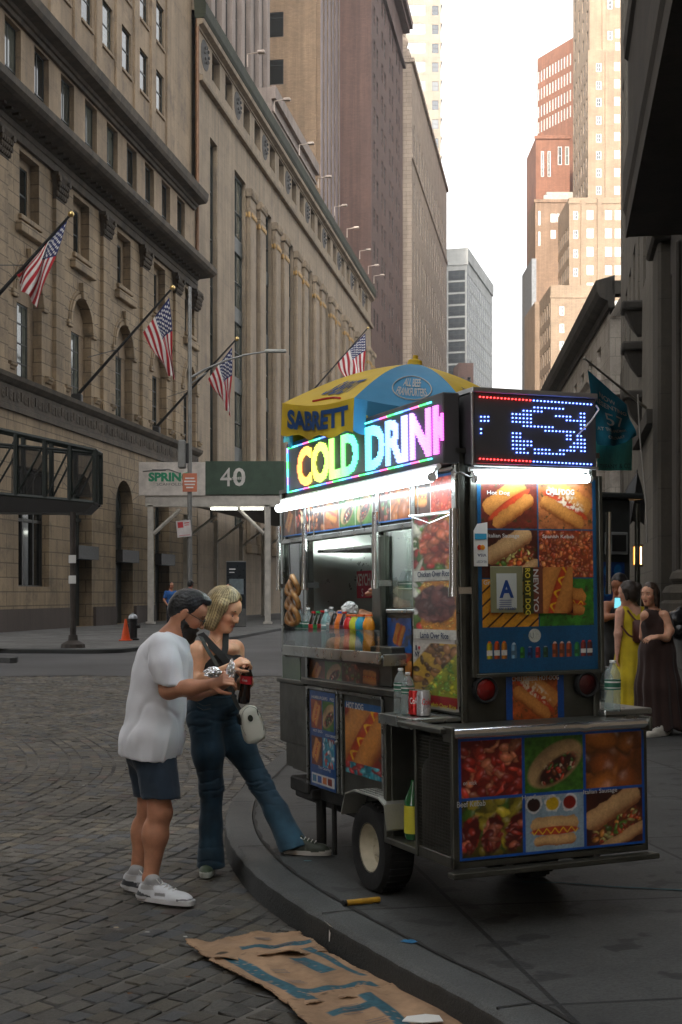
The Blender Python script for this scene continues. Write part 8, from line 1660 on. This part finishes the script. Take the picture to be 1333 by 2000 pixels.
# ================================================================== hydrant and cone
hy = empty('fire_hydrant', G(260, 1250, .13), 0, 'black fire hydrant with silver cap beside the orange cone', 'fire hydrant'); mb = MB(); mb.lathe([(.2, 0), (.2, .05), (.14, .07), (.14, .62), (.17, .64), (.17, .68), (.12, .7)], (0, 0, 0), 18); mb.lathe([(.0, -.24), (.075, -.24), (.075, .24), (0, .24)], (0, 0, .45), 12, M=Matrix.Rotation(R(90), 3, 'Y')); mb.build('barrel', BLACK, hy, smooth=40); mb = MB(); mb.lathe([(.15, .68), (.14, .76), (.08, .82), (.04, .83), (.04, .87), (0, .87)], (0, 0, 0), 18); mb.build('bonnet', mat('silver_paint', (.4, .42, .44), .4, .5), hy, smooth=40)
cn = empty('traffic_cone', G(246, 1251, .13), 0, 'bright orange traffic cone beside the black hydrant', 'traffic cone'); mb = MB(); mb.bbox(-.19, .19, -.19, .19, 0, .03, .01); mb.lathe([(.15, .03), (.03, .68), (.02, .68), (0, .67)], (0, 0, 0), 20); mb.build('cone_body', mat('orange_rubber', (.85, .1, .015), .5), cn, smooth=40)
# ================================================================== teal banners on the right
TEAL, TEALG = (.012, .24, .38), (.12, .6, .52)
def bannerimg(c, h=60, w=40): im = np.zeros((h, w, 3)); im[:] = c; return im
bp0 = W(1262, 797, 26.5); bt0 = W(1142, 700, 24.5); bn = empty('banner', bp0, 0, 'dark teal banner with pale lettering draped from a slanting pole', 'banner'); mb = MB(); mb.tube([(0, 0, 0), bt0-bp0], [.03, .018], 8); mb.sphere(bt0-bp0, .035, 8, 6); mb.build('pole', mat('pale_pole', (.3, .28, .24), .5), bn)
def bpt(px, py, Y): return np.array(W(px, py, Y)-bp0)
C00, C10, C01, C11 = bpt(1148, 722, 24.6), bpt(1224, 790, 25.9), bpt(1166, 868, 24.7), bpt(1240, 852, 26.2)
def bwarp(s, t):
    v = 1-t; A = C00*(1-s[..., None])+C10*s[..., None]; B_ = C01*(1-s[..., None])+C11*s[..., None]; P = A*(1-v[..., None])+B_*v[..., None]; wv = np.sin(s*9+v*6)*.07*v+.05*np.sin(s*17-v*4)*v; P = P+np.array((.3, -1, 0))*wv[..., None]; P[..., 2] -= .10*np.sin(np.pi*s)*v; return P
poster('banner_cloth', bannerimg(TEAL), (0, 0, 0), (1, 0, 0), (0, 0, 1), 1, 1, bn, CLOTHV, bwarp)
def btext(body, s0, s1, t0, t1, bold=.02, nm='lettering'):
    vs, fs, asp = text_tris(body, bold); mb = MB(); S_ = np.array([[s0+(s1-s0)*v[0] for v in vs]]); T_ = np.array([[t0+(t1-t0)*v[1] for v in vs]]); P = bwarp(S_, T_)[0]+np.array((.01, -.02, 0)); mb.add([tuple(p) for p in P], fs); mb.build(nm, PI_, bn)
btext('NOW', .22, .62, .72, .80); btext('PRESENTING', -.0, .9, .60, .68); btext('57', .3, .78, .32, .52, .0); btext('AT THE LANDMARK', .1, .85, .22, .27); btext('OPEN DAILY', .25, .75, .1, .15)
lb_ = empty('banner', bp0, 0, 'light sea green banner lower edge hanging below the dark teal one', 'banner'); D00, D10, D01, D11 = bpt(1162, 858, 25.2), bpt(1234, 852, 26.4), bpt(1166, 919, 25.2), bpt(1235, 919, 26.4)
def lwarp(s, t): v = 1-t; A = D00*(1-s[..., None])+D10*s[..., None]; B_ = D01*(1-s[..., None])+D11*s[..., None]; P = A*(1-v[..., None])+B_*v[..., None]; return P+np.array((.3, -1, 0))*(.03*np.sin(s*8+v*2))[..., None]
poster('banner_cloth', bannerimg(TEALG), (0, 0, 0), (1, 0, 0), (0, 0, 1), 1, 1, lb_, CLOTHV, lwarp)
vs, fs, asp = text_tris('TIFFANY & CO.', .0); mb = MB(); P = lwarp(np.array([[.05+.9*v[0] for v in vs]]), np.array([[.06+.14*v[1] for v in vs]]))[0]+np.array((.01, -.02, 0)); mb.add([tuple(p) for p in P], fs); mb.build('lettering', mat('dark_teal_ink', (.01, .08, .08), .6), lb_)
# black folded umbrella hanging below the banners, and a cord
bu = empty('black_umbrella', W(1245, 960, 21), 0, 'black half folded umbrella hanging under the teal banners', 'umbrella'); s_ = 21/F; mb = MB(); n = 12; rings = []
for t, r_ in ((0, .01), (.25, .12), (.6, .24), (1.0, .3)):
    rings.append([Vector((r_*math.cos(2*math.pi*j/n)*(1 if j % 2 else .72)-.06*t*3, r_*math.sin(2*math.pi*j/n)*(1 if j % 2 else .72), .3-.85*t*(1 if j % 2 else .86))) for j in range(n)])
mb.ring(rings, cap1=False); mb.build('canopy', BLACK, bu); mb = MB(); mb.tube([(0, 0, .35), (-.18, 0, -.75)], .012, 6); mb.build('shaft', BLACK, bu)
cdm = MB(); cdm.tube([W(1246, 770, 22), W(1250, 850, 22), W(1262, 980, 22), W(1264, 1060, 22)], .012, 6); tag(cdm.build('hanging_cord', mat('pale_cord', (.35, .33, .3), .7)), 'pale thin cord hanging down in front of the portico', 'cord')
# ================================================================== second cart further off
c2 = empty('food_cart', (0, 0, 0), 0, 'shadowed food cart behind the yellow dress with blue prints and air conditioner', 'food cart'); Yc = 17.5; p = W(1168, 1160, Yc); c2.location = (p.x, Yc, .13); c2.rotation_euler = (0, 0, R(22)); mb = MB(); mb.bbox(0, .52, 0, 2.6, .3, 2.75, .02); mb.bbox(-.1, .68, -.1, 2.8, 2.75, 2.83, .02); mb.build('body', mat('dim_steel', (.05, .055, .055), .5, .5), c2)
mb = MB(); mb.bbox(.1, .4, -.12, 0, 2.0, 2.3, .01); ac = mb.build('air_conditioner', mat('ac_grey', (.25, .26, .26), .5), c2); mb = MB(); mb.box(.14, .36, -.135, -.121, 2.04, 2.26); mb.build('grille', BLACK, ac)
im = canvas(60, 40, (15, 60, 130)); 
for k, (a, c) in enumerate(((.25, .2), (.7, .2), (.25, .7), (.7, .7))): blend(im, ell(60, 40, a, c, .12, .16, .3, .2)[0], (30, 120, 190))
poster('blue_menu_print', im, (.06, -.004, 1.35), (1, 0, 0), (0, 0, 1), .36, .55, c2); mb = MB(); mb.bbox(.58, .64, -.06, .0, 1.25, 2.7, .01); mb.bbox(-.03, .03, -.06, 0, .3, 2.7, .01); mb.build('corner_post', DSTEEL, c2)
for yy in (0,): 
    for xx in (.05, .45): mb = MB(); mb.lathe([(.1, -.06), (.2, -.06), (.2, .06), (.1, .06)], (xx, .5, .2), 20, M=Matrix.Rotation(R(90), 3, 'Y')); mb.build('wheel', RUBBER, c2)
wl = empty('wall_lantern', W(1247, 1085, 20), 0, 'glowing orange wall lantern between the second cart and the portico', 'lantern'); mb = MB(); mb.bbox(-.06, .07, -.02, .1, -.17, -.14, .01); mb.bbox(-.06, .07, -.02, .1, .14, .17, .01); mb.bbox(-.06, .07, .09, .105, -.15, .15, .003); mb.build('lantern_frame', mat('brass', (.3, .2, .08), .4, .8), wl); mb = MB(); mb.tube([(-.02, .03, -.135), (-.02, .03, .135)], .03, 8); mb.tube([(.04, .03, -.135), (.04, .03, .135)], .018, 8); mb.build('glowing_tube', emis('warm_tube', (1, .55, .2), 2), wl)
# black sacks by the plinth
for i, (px, py, r_) in enumerate(((1322, 1212, .17), (1300, 1222, .15), (1334, 1230, .19))):
    c = W(px, py, 17.6); S = Sdf(); S.el(c, (r_, r_*.9, r_*.8), None, .05); S.el(c+Vector((.05, 0, r_*.6)), (r_*.4, r_*.4, r_*.5), None, .05); o = grow(S, 'black_sack', mat('bin_bag', (.012, .012, .013), .3), None, None, .015, lambda V, N_: .014*n3(V, 26, i+1)+.007*n3(V, 60, 2)); tag(o, ('middle', 'leftmost', 'rightmost')[i]+' black sack resting on the grey plinth at the right edge', 'sack', 'black sacks on the plinth')
# ================================================================== cardboard and litter
def board(name, lb, poly_px, z, blues=(), group='flattened cardboard sheets on the setts', seed=0, tapes=()):
    pts = [G(a, b_, z) for a, b_ in poly_px]; o = empty(name, pts[0], 0, lb, 'cardboard', group); rs = np.random.RandomState(seed); c = sum(pts, Vector())/len(pts)
    # quad patch parametrised by its four corners, edges torn by noise
    A, B_, C_, D_ = pts; n0, n1 = 56, 70; top = []; 
    def P(u, v, edge=True):
        e = Vector((rs.randn(), rs.randn(), 0))*.0025 if edge and (u in (0, 1) or v in (0, 1)) else Vector(); p_ = (A*(1-u)+B_*u)*(1-v)+(D_*(1-u)+C_*u)*v
        w_ = .006*math.sin(u*9+seed)*math.sin(v*7+1)+.004*math.sin(u*23+v*5)+.012*max(0, abs(v-.5)*2-.75)*4*abs(math.sin(u*5+seed)); return p_+e+Vector((.006*math.sin(v*14+seed), .006*math.sin(u*11+seed), w_))-pts[0]
    mb = MB(); 
    for i in range(n1+1):
        for j in range(n0+1): mb.v.append(tuple(P(j/n0, i/n1)))
    for i in range(n1):
        for j in range(n0): k = i*(n0+1)+j; mb.f.append((k, k+1, k+n0+2, k+n0+1)); mb.m.append(0)
    b0 = len(mb.v); mb.v += [(x_, y_, z_-.004) for x_, y_, z_ in mb.v]; mb.f += [tuple(b0+k for k in f[::-1]) for f in mb.f]; mb.m = [0]*len(mb.f)
    ed = [i for i in range(n0+1)]+[i*(n0+1)+n0 for i in range(1, n1+1)]+[n1*(n0+1)+j for j in range(n0-1, -1, -1)]+[i*(n0+1) for i in range(n1-1, 0, -1)]
    for i in range(len(ed)): a, c_ = ed[i], ed[(i+1) % len(ed)]; mb.f.append((a, c_, b0+c_, b0+a)); mb.m.append(0)
    col = []
    for i in range(n1+1):
        for j in range(n0+1):
            u, v = j/n0, i/n1; cc = np.array((.36, .225, .13))*(1+.12*math.sin(u*7+v*3+seed)+.03*rs.randn())
            if (.02 > u or u > .98 or v < .02 or v > .98) and rs.rand() < .25: cc = cc*.5
            for (u0, u1, v0, v1) in blues:
                if u0 < u < u1 and v0 < v < v1 and rs.rand() < .96: cc = np.array((.03, .105, .14))*(1+.12*rs.randn())
            for (u0, v0, r_) in tapes:
                if (u-u0)**2+(v-v0)**2 < r_*r_: cc = np.array((.05, .035, .02))
            col.append((*np.clip(cc, 0, 1), 1))
    mb.c = np.array(col*2); o2 = mb.build('sheet', bpy.data.materials['card'] , o, smooth=40)
    mbx = MB()
    for k in range(3):
        u0, v0 = .2+.5*rs.rand(), .2+.5*rs.rand()
        for r__ in range(3):
            p_ = P(u0, v0+.03*r__, False); q_ = P(u0+.14, v0+.03*r__, False); mbx.add([p_+Vector((0, 0, .004)), q_+Vector((0, 0, .004)), q_+Vector((.0, .006, .004)), p_+Vector((.0, .006, .004))], [(0, 1, 2, 3)])
    mbx.build('faded_print', mat('faded_ink', (.13, .12, .12), .8), o2); return o
m, nt, b = newmat('card'); a = N(nt, 'Attribute', attribute_name='Col'); v = mapped(nt); c = mix(nt, a.outputs['Color'], ramp(nt, noise(nt, v, 6, 6, .7), [(.3, .65), (.7, 1.15)]), 1.0, 'MULTIPLY'); nt.links.new(c, b.inputs['Base Color']); b.inputs['Roughness'].default_value = .9; wv = N(nt, 'TexWave'); wv.inputs['Scale'].default_value = 55; nt.links.new(mapped(nt, rot=(0, 0, .6)), wv.inputs['Vector']); bump(nt, b, wv.outputs[0], .12, .003)
board('cardboard_sheet', 'small brown cardboard flap nearest the shoes with one blue tape strip', [(360, 1841), (585, 1818), (640, 1858), (420, 1876)], .02, blues=[(.35, .98, .45, .62)], seed=2, tapes=[(.15, .7, .05)])
board('cardboard_sheet', 'middle brown cardboard sheet with several blue tape strips', [(412, 1874), (622, 1852), (815, 1938), (585, 1965)], .014, blues=[(.1, .22, .0, .95), (.62, .76, .12, .5) , (.2, .85, .72, .82), (.85, .93, .0, .6)], seed=5)
board('cardboard_sheet', 'large brown cardboard sheet with a torn white patch, nearest the kerb', [(560, 1955), (800, 1915), (1010, 2025), (700, 2120)], .02, blues=[(.5, .62, .1, .8), (.2, .6, .2, .28)], seed=9, tapes=[(.9, .1, .06)])
mb = MB(); c = G(833, 1990, .034); mb.prism([(c.x-.09, c.y-.03), (c.x-.02, c.y-.05), (c.x+.06, c.y-.035), (c.x+.05, c.y+.03), (c.x+.0, c.y+.045), (c.x-.07, c.y+.02)], .034, .038); tag(mb.build('white_tape_patch', WHITE), 'torn white tape patch stuck on the nearest cardboard', 'tape')
hm = empty('hammer_handle', G(705, 1762, .145), R(14), 'yellow wooden handle with dark end lying beside the kerb under the wheel', 'tool handle'); mb = MB(); mb.tube([(-.075, 0, .0), (.1, .03, 0)], .014, 10); mb.build('handle', mat('yellow_handle', (.5, .27, .02), .5, var=.3, scale=20), hm, smooth=40); mb = MB(); mb.tube([(-.085, -.002, 0), (-.07, .001, 0)], .0155, 10); mb.build('end_cap', BLACK, hm)
mb = MB()
def drip(px0, px1, py0, py1):
    a = G(px0, py0, .134); w_ = (px1-px0)/F*a.y; zz = .134-(py1-py0)/F*a.y; mb.box(a.x, a.x+w_, a.y-.012, a.y+.012, .1335, .1345)
for px, l_ in ((704, .07), (722, .09)):
    a = G(px, 1793, .13); b_ = np.interp(a.y, KY, KX)
    mb.prism([(0, 0)]*3, 0, 0) if False else None
    y_ = a.y; i = min(range(len(K)), key=lambda k: (K[k]-Vector((a.x, a.y, .13))).length); d = (K[i+1]-K[i-1]); d.z = 0; d.normalize(); n_ = Vector((-d.y, d.x, 0)); p = K[i]+d*((a-K[i]).dot(d))
    for (u, r0, r1) in ((0, .0, 1),):
        pts = [p-d*.012-n_*-.03+Vector((0, 0, .003)), p+d*.012-n_*-.03+Vector((0, 0, .003)), p+d*.012+n_*.0045-Vector((0, 0, .02)), p-d*.012+n_*.0045-Vector((0, 0, .02))]; mb.add(pts, [(0, 1, 2, 3)])
        pts = [p-d*.012+n_*.0045-Vector((0, 0, .02)), p+d*.012+n_*.0045-Vector((0, 0, .02)), p+d*.004+n_*.009-Vector((0, 0, .02+l_)), p-d*.004+n_*.009-Vector((0, 0, .02+l_))]; mb.add(pts, [(0, 1, 2, 3)])
tag(mb.build('kerb_paint_drips', WHITE), kind='structure')
def blob(px, py, rx, ry, zz, mt, nm):
    c = G(px, py, zz); mb = MB(); n = 18; rs = np.random.RandomState(px); mb.add([c]+[c+Vector((rx*math.cos(6.283*i/n)*(.7+.5*rs.rand()), ry*math.sin(6.283*i/n)*(.7+.5*rs.rand()), 0)) for i in range(n)], [(0, i+1, (i+1) % n+1) for i in range(n)]); tag(mb.build(nm, mt), kind='structure')
blob(800, 1838, .035, .03, .1345, mat('blue_spray', (.01, .14, .3), .7), 'blue_paint_mark'); blob(601, 1681, .03, .012, .1325, mat('pale_teal', (.08, .2, .22), .7), 'pavement_chip')
mb = MB(); pts = [G(1020, 1722, .1325), G(1100, 1724, .1325), G(1190, 1731, .1325), G(1333, 1738, .1325), G(1440, 1745, .1325)]
mb.add([p+Vector((0, .012, 0)) for p in pts]+[p-Vector((0, .012, 0)) for p in pts], [(i, i+1, 6+i, 5+i) for i in range(4)]); tag(mb.build('blue_chalk_line', mat('chalk_blue', (.04, .11, .13), .8)), kind='structure')
# a few scraps on the setts
rs = np.random.RandomState(21)
for i in range(16):
    px, py = rs.randint(20, 560), rs.randint(1500, 1990); c = G(px, py, .004); mb = MB(); r0 = .008+.01*rs.rand(); mb.add([c+Vector((r0*math.cos(a), r0*.7*math.sin(a), .004*rs.rand())) for a in np.linspace(0, 5.2, 6)], [tuple(range(6))]); tag(mb.build('litter_scrap', mat('scrap_%d' % (i % 3), ((.3, .26, .2), (.14, .07, .03), (.4, .4, .38))[i % 3], .8)), kind='structure')
# ================================================================== air
hz = MB(); hz.box(-720, 720, -130, 920, -2.4, 215); m, nt, b = newmat('haze_air'); nt.nodes.remove(b); pv = N(nt, 'VolumePrincipled'); pv.inputs['Color'].default_value = (.93, .96, 1, 1); pv.inputs['Density'].default_value = .0003; pv.inputs['Anisotropy'].default_value = .3
nt.links.new(pv.outputs[0], nt.nodes['Material Output'].inputs['Volume']); tag(hz.build('haze', m), kind='stuff')
